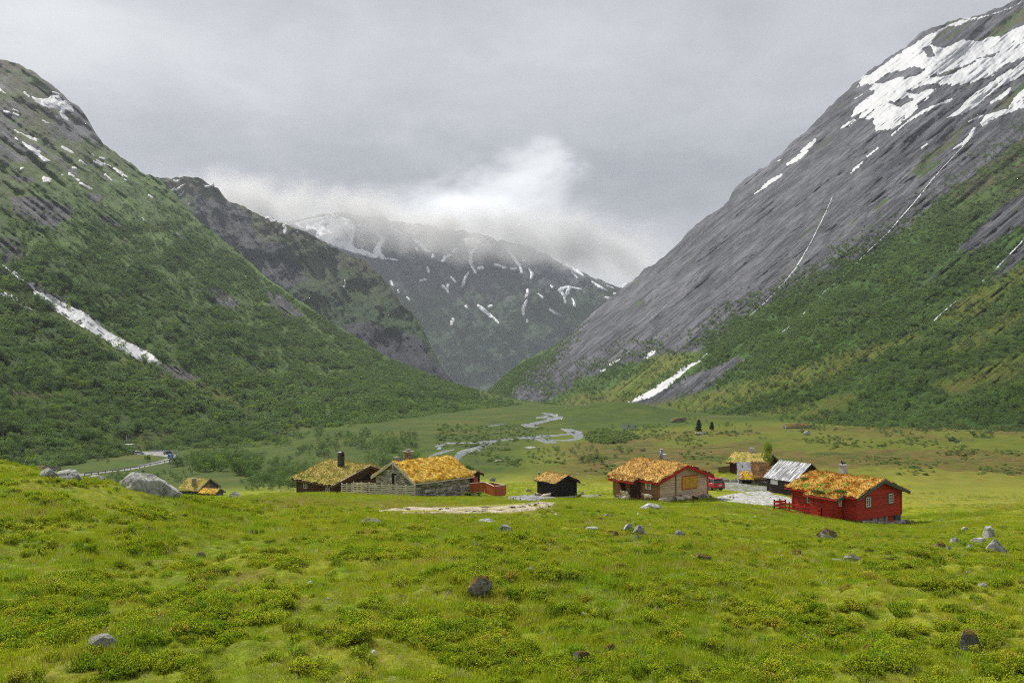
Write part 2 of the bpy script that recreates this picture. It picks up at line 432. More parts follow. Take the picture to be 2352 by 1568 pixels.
bog *= .55+.45*sstep(-.35, .35, fbm(GX*.03, GY*.02, 0, 3, 77)+.25)
far = sstep(140, 200, GY)*(1-bog)
me = mesh_np('ground', np.stack([GX, GY, GZ], -1).reshape(-1, 3), grid_faces(len(_ys), len(_us)), M_GROUND, True,
             {'dry': dry_of(GX, GY, GU, GV).ravel(), 'bog': bog.ravel(), 'thatch_shade': (1-sstep(35, 80, GY)).ravel(), 'far': far.ravel()})
tag(link(bpy.data.objects.new('ground', me)), kind='structure')

# --- left slope
S_LEFT = Slope([(-700, 260), (0, 285), (200, 330), (330, 395), (600, 440), (900, 560), (1100, 760), (1210, 880)],
    [(-700, -60, 1500), (0, 131, 1500), (50, 150, 1520), (100, 184, 1520), (165, 236, 1540), (192, 262, 1540), (212, 290, 1550), (238, 330, 1550), (262, 348, 1550), (300, 370, 1560), (322, 392, 1560),
     (370, 415, 1540), (400, 445, 1520), (440, 492, 1500), (500, 540, 1480), (560, 592, 1460), (600, 630, 1440), (650, 664, 1400), (700, 700, 1380), (800, 765, 1320), (900, 826, 1240), (1000, 868, 1140), (1060, 890, 1060), (1120, 905, 980), (1200, 936, 890), (1212, 942, 885)],
    .045, 3, math.radians(38), (-560, 1211), .95)
def rockL(U, V):
    h = sstep(640, 250, V+.12*(U-200))
    r = .02+.47*h + .15*fbm(U*.012, V*.02, 0, 3, 9)*h
    for pl, a in ((gC((90,1320),(330,1310),(480,1380),(640,1410),(640,1500),(560,1520),(480,1600),(300,1540),(120,1450)), .9), ([(0,545),(40,550),(60,590),(0,610)], .9),
                  ([(470,660),(510,665),(552,695),(540,712),(490,700)], .9), ([(600,655),(650,680),(700,725),(650,740),(610,690)], .9),
                  (gC((900,1480),(960,1500),(1090,1560),(1050,1600),(900,1540)), .8), (gC((0,1100),(200,1130),(300,1190),(150,1190)), .6), (gC((800,1280),(930,1300),(900,1370),(800,1350)), .8),
                  (gC((160,1120),(320,1140),(300,1190),(170,1170)), .7), (gL((0,130),(150,230),(300,300),(420,360),(350,350),(200,290),(0,190)), .85), ([(250,640),(300,660),(275,690)], .5), ([(380,510),(450,545),(420,560)], .5)):
        r = np.maximum(r, a*sstep(-10, 8, sd_poly(U, V, pl)))
    return r
MEAD_L = [gL((500,480),(600,560),(680,615),(790,690),(960,745),(1140,775),(1240,850),(1300,900),(1290,940),(1150,850),(930,775),(700,690),(560,610),(300,450),(0,290),(0,250),(250,400)),
          [(0,905),(60,900),(120,920),(60,935)], [(480,1035),(700,1045),(900,1050),(900,1010),(600,1015)], [(260,1010),(380,990),(420,1010),(300,1030)]]
def meadL(U, V):
    r = np.zeros(U.shape)
    for pl in MEAD_L: r = np.maximum(r, sstep(-14, 8, sd_poly(U, V, pl)))
    return r
SCREE_L = gL((760,640),(850,655),(960,690),(1050,745),(950,742),(850,705))
M_LEFT = mountain_mat('left_slope_land', green=(.060, .115, .012), heath=(.11, .085, .022), rock=(.07, .07, .08), rock2=(.17, .17, .185), stretch=(.010, .06, 1), wobble=.8)
S_LEFT.build('mountain', M_LEFT, {'rock': rockL, 'alp': lambda U, V: sstep(500, 240, V+.1*U), 'meadow': meadL, 'scree': lambda U, V: sstep(-5, 3, sd_poly(U, V, SCREE_L))})

# --- second ridge on the left
S_RIDGE = Slope([(250, 1650), (1060, 1650)],
    [(250, 400, 2450), (345, 412, 2450), (385, 412, 2450), (455, 408, 2450), (480, 422, 2450), (500, 432, 2440), (525, 458, 2440), (560, 474, 2430), (600, 498, 2420), (650, 512, 2400), (700, 532, 2380), (760, 566, 2350), (830, 598, 2300), (870, 630, 2260), (900, 668, 2220), (925, 705, 2180), (950, 725, 2150), (970, 745, 2120), (985, 780, 2080), (1000, 815, 2030), (1020, 845, 1980), (1040, 875, 1900), (1062, 896, 1800)],
    .05, 41, math.radians(62), (250, 1061), 1.0, basev=[(250, 930), (1062, 930)], rows=300)
def rockR2(U, V):
    r = .30+.22*fbm(U*.008, V*.012, 0, 3, 12)
    for pl, a in (([(520,560),(640,560),(700,640),(620,680),(540,620)], .9), ([(700,760),(850,740),(960,780),(1040,880),(960,880),(800,800)], .85), ([(440,440),(560,480),(600,560),(480,560)], .75)):
        r = np.maximum(r, a*sstep(-25, 15, sd_poly(U, V, pl)))
    r = np.where(sd_poly(U, V, [(760,600),(860,640),(930,740),(900,760),(760,700)]) > 0, .15, r)
    return r
M_RIDGE = mountain_mat('left_ridge_land', rock=(.030, .032, .041), rock2=(.068, .071, .086), green=(.026, .055, .012), heath=(.055, .052, .025), stretch=(.012, .05, 1), wobble=.6)
S_RIDGE.build('mountain', M_RIDGE, {'rock': rockR2, 'alp': lambda U, V: sstep(640, 460, V-.25*(U-500))})

# --- right mountain
S_RIGHT = Slope([(1100, 1500), (1130, 1300), (1200, 930), (1300, 800), (1440, 740), (1600, 580), (1760, 455), (1900, 380), (2120, 318), (2352, 275), (3000, 250)],
    [(1100, 905, 1560), (1130, 893, 1500), (1160, 862, 1560), (1200, 832, 1650), (1240, 815, 1720), (1280, 788, 1780), (1340, 735, 1840), (1400, 684, 1880), (1440, 655, 1900), (1480, 615, 1920), (1520, 592, 1930), (1560, 555, 1940), (1600, 512, 1940), (1640, 488, 1940), (1672, 462, 1940), (1684, 436, 1940), (1710, 412, 1930), (1760, 378, 1920), (1800, 345, 1910), (1852, 300, 1900), (1880, 268, 1890), (1925, 220, 1880), (1960, 195, 1870), (2010, 155, 1850), (2060, 120, 1830), (2110, 82, 1810), (2150, 58, 1800), (2200, 44, 1790), (2260, 30, 1780), (2320, 6, 1770), (2352, -10, 1760), (3000, -300, 1700)],
    .035, 60, math.radians(-39), (1100, 2900), .92, rows=420)
ROCK_R = [[(1165,935),(1240,925),(1330,872),(1420,838),(1500,812),(1600,810),(1650,770),(1720,715),(1800,690),(1900,640),(1960,592),(2050,558),(2110,492),(2200,420),(2300,345),(2400,280),(3000,-100),(3000,-700),(2200,-260),(1500,430),(1330,660),(1262,805),(1200,850)],
          [(2100,668),(2150,618),(2230,545),(2300,480),(2420,400),(2420,490),(2300,540),(2220,590),(2160,640)], [(1450,930),(1560,880),(1700,820),(1710,825),(1640,880),(1500,935)], [(2270,650),(2310,600),(2420,510),(2420,560),(2330,620)]]
def rockR(U, V):
    r = np.full(U.shape, .06)
    for pl in ROCK_R: r = np.maximum(r, .92*sstep(-26, 14, sd_poly(U, V, pl)))
    p, q = S_RIGHT.flow(U, V)
    r = r-.55*sstep(.0, .7, fbm(p*.004, q*.02, 0, 4, 61))*sstep(900, 300, V)-.25*sstep(.25, .8, fbm(p*.012, q*.05, 0, 3, 66))
    r = r-.9*sstep(-10, 14, sd_poly(U, V, [(1110,905),(1150,865),(1205,828),(1290,778),(1275,798),(1222,838),(1190,868),(1172,900),(1150,915)]))
    return r
MEAD_R = [[(1240,945),(1330,905),(1400,900),(1520,815),(1600,815),(1440,925),(1400,950)], [(1460,940),(1640,900),(1800,850),(2100,770),(2110,780),(1900,870),(1700,930),(1560,960)], [(2140,745),(2250,660),(2352,610),(2420,560),(2420,600),(2352,650),(2200,760)],
          [(2180,800),(2352,690),(2352,730),(2260,800),(2180,830)], [(2150,880),(2352,800),(2352,860),(2200,910)], [(1600,985),(1760,940),(1960,905),(1960,930),(1800,980),(1640,1010)]]
def meadR(U, V):
    r = np.zeros(U.shape)
    for pl in MEAD_R: r = np.maximum(r, sstep(-16, 10, sd_poly(U, V, pl)))
    return r
M_RIGHT = mountain_mat('right_slope_land', rock=(.050, .052, .063), rock2=(.132, .135, .156), heath=(.075, .062, .022), green=(.040, .085, .012), stretch=(.009, .085, 1), bd=9)
S_RIGHT.build('mountain', M_RIGHT, {'rock': rockR, 'meadow': meadR, 'alp': lambda U, V: sstep(560, 380, V)})

# --- far mountain closing the valley and a paler one beyond it
S_FAR = Slope([(500, 4500), (1600, 4500)],
    [(500, 530, 5600), (640, 512, 5600), (690, 508, 5600), (760, 490, 5600), (860, 498, 5600), (900, 506, 5600), (960, 516, 5600), (1000, 522, 5600), (1060, 532, 5600), (1120, 545, 5600), (1200, 566, 5600), (1240, 580, 5550), (1290, 600, 5500), (1330, 620, 5450), (1370, 640, 5400), (1400, 655, 5350), (1440, 668, 5300), (1600, 690, 5200)],
    .03, 91, math.radians(60), (560, 1560), 1.0, basev=[(500, 960), (1600, 960)], rows=300)
def rockF(U, V): return sstep(760, 560, V+30*fbm(U*.01, V*.01, 0, 3, 95))*.75+.12
M_FAR = mountain_mat('far_mountain_land', rock=(.050, .056, .068), rock2=(.085, .092, .108), green=(.030, .060, .026), heath=(.060, .060, .042), stretch=(.02, .05, 1), bump=.9, bd=35)
S_FAR.build('mountain', M_FAR, {'rock': rockF})
S_PALE = Slope([(1300, 6600), (1800, 6600)], [(1300, 720, 7600), (1415, 664, 7600), (1450, 646, 7600), (1500, 610, 7600), (1560, 570, 7600), (1800, 500, 7600)], .02, 97, .5, (1310, 1790), 1.0, basev=[(1300, 900), (1800, 900)], rows=80, du=4)
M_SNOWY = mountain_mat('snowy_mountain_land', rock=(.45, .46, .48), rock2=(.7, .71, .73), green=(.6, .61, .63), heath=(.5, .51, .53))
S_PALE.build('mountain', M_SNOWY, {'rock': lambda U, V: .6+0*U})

# ------------------------------------------------------------------ snow lying on the mountains
def snow_mat():
    m, t = newmat('old_snow'); p = t.pos()
    c = t.mix(t.mr(t.noise(p, .05, 5, .65), .35, .7), (.47, .48, .50), (.42, .43, .45))
    c = t.mix(t.mr(t.noise(p, .4, 4, .7), .6, .75, 0, .25), c, (.40, .38, .34))
    t.out(t.principled(c, .7, t.bump(t.noise(p, .15, 5), .25, 1.0), .2).outputs[0]); return m
M_SNOW = snow_mat()
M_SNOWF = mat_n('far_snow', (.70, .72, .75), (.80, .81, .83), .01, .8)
def snow(name, slope, sds, res, lift, mat=None, **k):
    V, Fc = slope.sheet(sds, res, lift, **k)
    tag(link(bpy.data.objects.new(name, mesh_np(name, V, Fc, mat or M_SNOW))), kind='stuff')
FIELD = gA((835,690),(880,615),(1010,535),(1200,400),(1440,250),(1560,195),(1650,160),(1900,110),(2090,40),(2200,-60),(2600,-400),(2600,300),(2148,450),(1980,520),(1900,600),(1720,660),(1490,690),(1420,740),(1300,830),(1340,855),(1230,930),(1120,1020),(985,1035),(965,945),(890,935),(795,915),(825,840),(975,725),(925,705),(970,660),(880,690))
ROCKS = [gA((1420,350),(1440,300),(1560,205),(1620,205),(1900,118),(2060,65),(2110,30),(2250,-90),(2420,-60),(2300,100),(2148,190),(1960,285),(1870,288),(1780,320),(1660,312),(1530,378),(1470,370)),
         gA((985,650),(1060,590),(1180,560),(1290,520),(1385,550),(1290,600),(1160,605),(1110,632)), gA((1350,380),(1420,365),(1450,440),(1400,450)), gA((1110,810),(1230,760),(1290,775),(1180,840)), gA((1780,460),(1960,405),(1900,450)), gA((1350,620),(1560,560),(1780,480),(1560,590)), gA((1220,720),(1400,660),(1480,670),(1300,740))]
def field(U, V):
    p, q = S_RIGHT.flow(U, V)
    m = sd_poly(U, V, FIELD)
    for r in ROCKS: m = np.minimum(m, -sd_poly(U, V, r))
    st = fbm(p*.014, q*.085, 0, 4, 71)
    loc = sstep(110, 260, V)*.8+.2
    return np.minimum(m, 9)-loc*10*np.maximum(0, st-.22)-2.0*np.maximum(0, fbm(p*.06, q*.2, 0, 3, 72)-.1)
def stripes(poly):
    def f(U, V):
        p, q = S_RIGHT.flow(U, V)
        return np.minimum(sd_poly(U, V, poly), 8)-6*np.maximum(0, fbm(p*.02, q*.12, 0, 3, 75)-.22)
    return f
P2 = gA((1540,925),(1620,870),(1750,740),(1850,670),(2000,560),(2148,480),(2500,330),(2500,480),(2148,590),(1960,690),(1870,755),(1780,835),(1650,905))
P3 = gA((1800,965),(1850,900),(2020,850),(2060,760),(2148,690),(2400,560),(2400,760),(2148,850),(2050,885),(1880,945),(1830,995))
snow('snow', S_RIGHT, [(boxof(FIELD)[:1]+(-120,)+(2560,)+boxof(FIELD)[3:], field), (boxof(P2), stripes(P2)), (boxof(P3), stripes(P3))] + strokes([
    gA((1600,1168,9),(1680,1120,13),(1730,1060,15),(1762,1008,12)), gA((512,1100,11),(470,1140,16),(400,1188,10)), gA((445,1188,12),(380,1235,18),(300,1288,13)), gA((248,1375,11),(150,1432,15),(40,1520,4)), gA((1004,1158,4),(922,1226,8)),
    gA((890,1263,4),(850,1300,8),(793,1354,7)), gA((882,740,3),(812,782,4)), gA((818,945,9),(770,975,13),(715,1005,5)), gA((1580,780,8),(1360,875,15),(1260,940,9),(1110,1062,3)), gA((1390,1130,5),(1345,1162,8)), gA((1720,955,8),(1820,908,9)), gA((1895,805,10),(2000,740,18),(2040,690,9)), gA((1370,790,5),(1400,765,9)), gA((1290,845,8),(1310,832,8)), gA((215,1262,5),(240,1254,4))])
    + polys([gR((378,1328),(320,1345),(296,1360),(270,1385),(180,1442),(105,1482),(120,1485),(195,1462),(250,1428),(295,1388),(322,1362))])
    + strokes([gR((200,1295,7),(168,1320,7)), gR((70,1326,3),(40,1345,5)), gR((20,1362,3),(5,1368,3)), gR((80,1498,2),(60,1502,3)), [(1315,937,2.2),(1349,930,2)], [(1356,934,1.2),(1384,927,2)]]), 1.15, .0024, jit=1.3, seed=1)
TONGUE = gL((178,283),(260,308),(330,345),(400,380),(500,428),(535,478),(600,518),(700,568),(780,608),(838,657),(765,648),(660,603),(590,562),(555,532),(400,442),(280,372),(215,325))
snow('snow', S_LEFT, [(boxof(TONGUE, 3), lambda U, V: sd_poly(U, V, TONGUE)+2.2)] + polys([gC((283,420),(390,445),(440,432),(470,405),(520,410),(560,450),(610,468),(662,530),(655,560),(585,540),(565,570),(612,618),(606,635),(560,612),(532,560),(548,545),(480,525),(410,512),(330,470)),
    gC((190,820),(270,860),(330,900),(365,910),(350,935),(448,995),(400,1002),(340,955),(290,920),(210,850)), gC((170,735),(240,765),(345,805),(325,815),(250,785)), gC((380,1145),(400,1135),(460,1155),(440,1190),(385,1180)),
    gL((0,280),(70,303),(120,340),(168,378),(115,362),(50,325),(0,302))])
    + strokes([gC((220,378,7),(258,415,7)), gC((480,380,6),(530,398,5)), gC((0,355,7),(45,392,4)), gC((40,552,7),(88,568,8)), gC((120,538,5),(155,550,5)), gC((125,575,8),(165,590,8)), gC((385,635,5),(440,660,7)), gC((130,720,3),(170,740,5)),
    gC((560,868,9),(600,895,11),(655,922,5)), gC((720,995,8),(770,1032,4)), gC((840,998,5),(910,1032,8)), gC((870,990,4),(990,1048,4)), gC((1020,1062,8),(1080,1105,15),(1138,1140,6)), gC((900,968,5),(935,978,7)), gC((945,1115,5),(1000,1165,5)), gC((720,1195,8),(770,1220,10),(825,1248,5)),
    gC((622,1110,7),(660,1130,6)), gC((680,1155,6),(705,1166,9)), gC((190,1062,8),(205,1062,8)), gC((655,1055,5),(685,1062,4)), gC((1335,1302,5),(1362,1318,6)), gC((140,790,5),(155,805,6)), gC((830,935,5),(842,950,5)), gC((555,1115,5),(565,1120,5)), gC((1275,1508,7),(1282,1520,6)), gC((1115,1162,5),(1130,1170,5)),
    gL((0,340,8),(10,375,8),(32,393,5)), gL((725,62,6),(750,66,6)), gL((75,178,5),(92,186,5)), gL((150,235,6),(175,242,6))]), 1.15, .003, jit=1.0, grow=.8, seed=2)
snow('snow', S_RIDGE, polys([gC((1550,1165),(1640,1160),(1580,1188))]) + strokes([gC((1490,1290,14),(1530,1265,17),(1562,1240,8)), gC((1572,1255,8),(1620,1225,9),(1665,1200,5)), gC((1600,1308,5),(1645,1274,6)), gC((1688,1382,5),(1698,1376,5)), gC((1820,1205,5),(1840,1225,7),(1900,1218,12),(1905,1205,7)),
    [(612,501,3),(622,506,4),(632,508,2.5)], [(653,518,4),(655,530,4),(654,536,2)], gB((385,625,6),(388,648,6),(380,665,7)), gB((62,298,6),(70,296,5)), gB((250,398,5),(258,412,6)), gB((160,395,5),(166,398,4)), gB((130,352,4),(134,356,4))]), 1.15, .002, jit=.8, seed=3)
def farfield(U, V):
    m = sd_poly(U, V, gB((30,240),(160,215),(300,180),(420,220),(500,250),(480,290),(440,310),(450,350),(430,380),(470,400),(560,440),(620,460),(740,490),(600,478),(420,430),(330,400),(220,350),(120,290)))
    return np.minimum(m, 9)-22*np.maximum(0, fbm(U*.035, V*.06, 0, 4, 81)-.02)
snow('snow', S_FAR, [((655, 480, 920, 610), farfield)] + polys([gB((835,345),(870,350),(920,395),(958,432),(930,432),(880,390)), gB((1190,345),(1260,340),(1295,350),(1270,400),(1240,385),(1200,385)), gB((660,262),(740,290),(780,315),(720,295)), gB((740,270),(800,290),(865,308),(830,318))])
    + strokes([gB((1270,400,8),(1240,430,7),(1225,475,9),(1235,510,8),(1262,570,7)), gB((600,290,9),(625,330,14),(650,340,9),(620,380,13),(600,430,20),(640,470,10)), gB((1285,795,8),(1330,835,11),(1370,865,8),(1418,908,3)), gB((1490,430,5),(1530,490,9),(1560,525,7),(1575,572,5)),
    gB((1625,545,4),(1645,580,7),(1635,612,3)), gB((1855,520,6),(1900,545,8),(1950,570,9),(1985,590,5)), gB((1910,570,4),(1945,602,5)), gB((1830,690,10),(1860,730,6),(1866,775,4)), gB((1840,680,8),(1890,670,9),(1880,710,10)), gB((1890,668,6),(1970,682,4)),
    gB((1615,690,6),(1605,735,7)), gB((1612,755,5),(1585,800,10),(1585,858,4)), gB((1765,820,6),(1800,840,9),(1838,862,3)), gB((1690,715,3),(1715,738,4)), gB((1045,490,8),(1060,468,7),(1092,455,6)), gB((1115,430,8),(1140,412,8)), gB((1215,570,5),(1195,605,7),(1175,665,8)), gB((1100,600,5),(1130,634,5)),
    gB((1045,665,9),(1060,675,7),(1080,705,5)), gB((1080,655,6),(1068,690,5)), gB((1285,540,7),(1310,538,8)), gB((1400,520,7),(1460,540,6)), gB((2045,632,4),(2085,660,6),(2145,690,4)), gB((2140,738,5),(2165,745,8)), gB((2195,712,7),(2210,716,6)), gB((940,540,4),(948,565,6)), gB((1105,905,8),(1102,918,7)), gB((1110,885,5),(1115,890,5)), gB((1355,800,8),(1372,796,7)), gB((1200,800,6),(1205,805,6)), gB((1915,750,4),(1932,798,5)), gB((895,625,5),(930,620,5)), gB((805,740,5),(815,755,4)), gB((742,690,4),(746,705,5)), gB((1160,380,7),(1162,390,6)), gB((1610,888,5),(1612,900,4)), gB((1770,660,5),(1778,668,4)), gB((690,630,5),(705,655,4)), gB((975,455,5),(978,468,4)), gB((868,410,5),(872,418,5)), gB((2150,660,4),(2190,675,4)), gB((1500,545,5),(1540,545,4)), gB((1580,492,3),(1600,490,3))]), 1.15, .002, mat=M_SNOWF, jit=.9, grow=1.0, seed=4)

# ------------------------------------------------------------------ water: mountain streams, river, pool
def water_mat(name, white=False):
    m, t = newmat(name); p = t.pos()
    n = t.noise(t.scale(p, (.5, .12, .5)), 1, 5, .7)
    if white: c = t.mix(t.mr(n, .3, .5), (.30, .31, .33), (.55, .56, .58)); t.out(t.principled(c, .5, None, .4).outputs[0]); return m
    c = t.mix(t.mr(n, .50, .68), (.13, .145, .15), (.38, .40, .41))
    t.out(t.principled(c, .22, t.bump(t.noise(t.scale(p, (1.2, .5, 1)), 1, 4, .65), .6, .25), .5).outputs[0]); return m
M_FOAM = water_mat('white_water', True); M_RIVER = water_mat('river_water')
def stream(slope, lines, lift=.0022, seed=0):
    V, Fc = slope.sheet(strokes(lines), .55, lift*1.3, jit=.35, grow=.15, fade=1.0, seed=seed, nf=.35)
    tag(link(bpy.data.objects.new('stream', mesh_np('stream', V, Fc, M_FOAM))), kind='structure')
stream(S_RIGHT, [[(1912, 452, .3), (1898, 485, .5), (1862, 558, .6), (1842, 592, .9), (1826, 618, .7), (1798, 652, .5), (1760, 692, .4), (1664, 778, .6), (1600, 832, .4)]], seed=1)
stream(S_RIGHT, [[(2226, 322, .5), (2150, 402, .8), (2098, 468, .9), (2066, 504, 1.7), (2040, 535, .8), (2000, 572, 1.1), (1932, 640, .8), (1900, 664, .4), (1828, 738, .7), (1790, 768, .4)]], seed=2)
stream(S_RIGHT, [gS((1640,-10,4),(1530,150,5),(1380,300,6),(1330,360,8),(1260,420,8),(1226,455,7))], seed=3)
stream(S_RIGHT, [gS((1040,590,2),(990,630,4),(925,685,5),(850,750,6),(822,785,4))], seed=4)
stream(S_LEFT, [gL((0,135,5),(60,180,4),(100,215,5),(150,240,4),(180,270,6))], seed=5)
def gsheet(name, sds, res, lift, mat, kind='structure', jit=.6, fade=1.5, flat=None, seed=0, d0=30, extra=None):
    VV, FF, off = [], [], 0
    for (box, fn) in sds:
        us = np.arange(box[0]-3, box[2]+3, res); vs = np.arange(box[1]-3, box[3]+3, res*.6)
        U, V = np.meshgrid(us, vs)
        m = np.clip((fn(U, V)+jit*fbm(U*.25, V*.4, 0, 3, 500+seed))/fade, -1, 1)
        D = hit(U.ravel(), V.ravel(), d0=d0, nstep=420).reshape(U.shape)
        X = (U-CX)/F*D; Z = ground_z(X, D)+lift*m
        f = grid_faces(len(vs), len(us)); keep = (m.ravel()[f] > -.999).any(1)
        dr = D.ravel()[f]; keep &= dr.max(1)/dr.min(1) < 1.25
        f = f[keep]; uq, inv = np.unique(f, return_inverse=True)
        VV.append(np.stack([X, D, Z], -1).reshape(-1, 3)[uq]); FF.append(inv.reshape(f.shape)+off); off += len(uq)
    o = link(bpy.data.objects.new(name, mesh_np(name, np.concatenate(VV), np.concatenate(FF), mat))); tag(o, kind=kind); return o
RIV = [gD((1570,172,5),(1640,185,12),(1780,190,8)), gD((1700,198,5),(1620,225,12),(1500,238,8)), gD((1600,235,10),(1700,255,14),(1850,245,6)), gD((1700,258,10),(1600,285,14),(1480,310,18),(1400,340,22),(1300,338,12)), gD((1400,350,10),(1520,358,5)),
       gD((1830,385,6),(1920,405,24),(2000,440,38),(2090,470,45),(2000,530,14),(1850,540,5),(1640,528,4)), gD((1960,440,28),(1900,460,8),(1700,478,12),(1400,492,14),(1150,520,10),(1000,538,10),(850,560,18),(720,570,14),(560,572,7),(300,580,9),(180,608,14),(140,620,8)),
       gD((180,608,20),(200,640,20),(165,655,8)), gD((1400,500,14),(1560,540,14),(1640,560,18),(1760,560,12)), gD((1560,500,10),(1600,530,14),(1660,570,14)), gD((890,560,18),(830,595,22),(740,630,18),(650,655,20),(540,690,28),(460,730,36),(430,780,40)), gD((690,590,6),(750,600,10)), gD((390,662,5),(260,690,14),(150,720,14),(60,760,12)), gD((690,660,6),(740,675,8)), gD((860,348,4),(960,335,6),(1060,322,4))]
gsheet('river', [((985, 940, 1360, 1062), lambda U, V: np.maximum.reduce([sd_stroke(U, V, [(a, b, w*1.08+.15) for a, b, w in r]) for r in RIV]))], .8, .14, M_RIVER, jit=.5, fade=1.0, d0=140)
M_POOL = mat_n('still_pool', (.02, .03, .018), (.03, .04, .02), 1, .12, 0, spec=.5)
gsheet('pool', polys([[(1422, 977), (1440, 972), (1466, 975), (1460, 985), (1430, 987)]]) + polys([[(2176, 1010), (2190, 1008), (2208, 1013), (2196, 1017)]]), 1.0, .12, M_POOL, d0=140)

# ------------------------------------------------------------------ road, track, gravel
M_ROAD = mat_n('asphalt', (.17, .17, .17), (.24, .24, .235), .5, .9, .2)
M_GRAVEL = mat_n('grey_gravel', (.12, .12, .125), (.30, .30, .31), 3.2, .95, .9, bdist=.08)
M_PALESTONE = mat_n('pale_rubble', (.15, .15, .14), (.55, .55, .53), 2.2, .95, 1.0, bdist=.15, c3=(.16, .2, .05))
M_TRACK = mat_n('dirt_track', (.24, .20, .13), (.42, .37, .28), 1.6, .95, .5, c3=(.16, .17, .04))
gsheet('road', strokes([[(160, 1094, 2.2), (210, 1086, 2.2), (300, 1076, 2.6), (370, 1061, 3.6), (398, 1053, 5.0), (400, 1048, 5.0), (375, 1043.5, 4.2), (340, 1040.5, 3.4), (308, 1041, 2.6)]]) + polys([[(330,1041),(345,1037.5),(390,1036),(400,1037),(380,1041)]]), .8, .18, M_ROAD, jit=.25, d0=170)
gsheet('path', polys([gD((-600,0),(-590,0),(-590,5))]) if False else strokes([[(872, 1173, 1.2), (940, 1169, 2.2), (1040, 1168, 2.4), (1130, 1167, 2.5), (1190, 1163, 2.9), (1240, 1156, 3.0), (1272, 1157, 2)], [(925, 1177, 1.2), (980, 1179.5, 2.5), (1060, 1176, 2.5), (1150, 1174.5, 3.2), (1230, 1167, 3.6), (1270, 1159, 2)]]), .8, .10, M_TRACK, jit=.4, d0=30)
gsheet('gravel', polys([[(1176,1141),(1200,1138),(1240,1137),(1262,1140),(1290,1141),(1262,1148),(1220,1150),(1190,1148),(1165,1146)]]) + polys([[(1330,1138),(1370,1136),(1392,1138),(1350,1141.5)]]), 1.0, .16, M_GRAVEL, kind='stuff', d0=30)
gsheet('gravel', polys([[(1640,1109),(1690,1106),(1762,1106),(1768,1120),(1762,1127),(1700,1128),(1650,1120)]]), 1.0, .08, M_GRAVEL, kind='stuff', d0=30)
gsheet('gravel', polys([[(1640,1142),(1680,1134),(1730,1128),(1766,1127),(1775,1134),(1824,1146),(1824,1156),(1770,1161),(1700,1155),(1660,1150)]]), 1.0, .10, M_PALESTONE, kind='stuff', d0=30)

# ------------------------------------------------------------------ sky, sun, air, camera
SUN_AZ, SUN_EL = math.radians(-42), math.radians(50)      # azimuth from the view axis, towards the left; ahead of the camera
sun = bpy.data.lights.new('sun', 'SUN'); sun.energy = 4.4; sun.angle = math.radians(5); sun.color = (1, .95, .86)
so = link(bpy.data.objects.new('sun', sun))
sd = Vector((math.sin(SUN_AZ)*math.cos(SUN_EL), math.cos(SUN_AZ)*math.cos(SUN_EL), math.sin(SUN_EL)))
so.rotation_euler = sd.to_track_quat('Z', 'Y').to_euler(); so.location = sd*300
world = bpy.data.worlds.new('World'); SC.world = world; world.use_nodes = True
t = NT(world.node_tree)
sky = t.n('ShaderNodeTexSky', sky_type='NISHITA'); sky.sun_disc = False; sky.sun_elevation = SUN_EL; sky.sun_rotation = SUN_AZ
sky.air_density = 1.0; sky.dust_density = 2.0
dirv = t.n('ShaderNodeTexCoord').outputs['Generated']
sx = t.n('ShaderNodeSeparateXYZ'); t.put(sx.inputs[0], dirv)
az = t.m('ARCTAN2', sx.outputs[0], sx.outputs[1]); el = t.m('ARCSINE', sx.outputs[2])
cl = t.n('ShaderNodeCombineXYZ'); t.put(cl.inputs[0], az); t.put(cl.inputs[1], t.m('MULTIPLY', el, 2.2))
wv = t.noise(cl.outputs[0], 3.2, 6, .55, .2); wv2 = t.noise(cl.outputs[0], 9.0, 6, .6, .3)
# the bank's own lumps wobble every bright or dark stretch of cloud
du = t.m('MULTIPLY', t.m('SUBTRACT', wv2, .5), .16); dv = t.m('MULTIPLY', t.m('SUBTRACT', t.noise(cl.outputs[0], 7.0, 5, .6), .5), .10)
def blob(u, v, ru, rv, amp, rot=0.0, sharp=0.0):
    a0 = math.atan((u-CX)/F); e0 = math.atan((HV-v)/F*math.cos(a0))
    x = t.m('ADD', t.m('SUBTRACT', az, a0), du); y = t.m('ADD', t.m('SUBTRACT', el, e0), dv)
    c, s_ = math.cos(rot), math.sin(rot)
    xr = t.m('ADD', t.m('MULTIPLY', x, c/ru*F), t.m('MULTIPLY', y, s_/ru*F))
    yr = t.m('ADD', t.m('MULTIPLY', x, -s_/rv*F), t.m('MULTIPLY', y, c/rv*F))
    r = t.m('SQRT', t.m('ADD', t.m('MULTIPLY', xr, xr), t.m('MULTIPLY', yr, yr)))
    return t.mr(r, sharp, 1.0, amp, 0.0)
L = t.m('ADD', .545, t.m('MULTIPLY', t.m('SUBTRACT', wv, .5), .30))
L = t.m('ADD', L, t.m('MULTIPLY', t.m('SUBTRACT', wv2, .5), .12))
L = t.m('ADD', L, t.m('MULTIPLY', t.m('SUBTRACT', t.noise(cl.outputs[0], 5.0, 8, .62, 1.2), .5), .16))
for b in ((60, 60, 420, 190, .22), (600, 150, 260, 130, .07), (1250, 120, 700, 160, .05), (900, 400, 800, 150, -.14), (1500, 420, 420, 170, -.13), (1800, 330, 380, 170, -.07), (330, 330, 300, 200, -.06),
          (960, 480, 200, 80, .40, .15), (1120, 440, 180, 100, .46, .45), (1240, 400, 110, 110, .42, .9), (1284, 366, 55, 55, .16), (1140, 500, 240, 90, .26), (1440, 620, 180, 90, .20), (720, 480, 220, 60, .08)):
    L = t.m('ADD', L, blob(*b))
cc = t.n('ShaderNodeCombineXYZ')
L = t.m('MULTIPLY', L, .73)
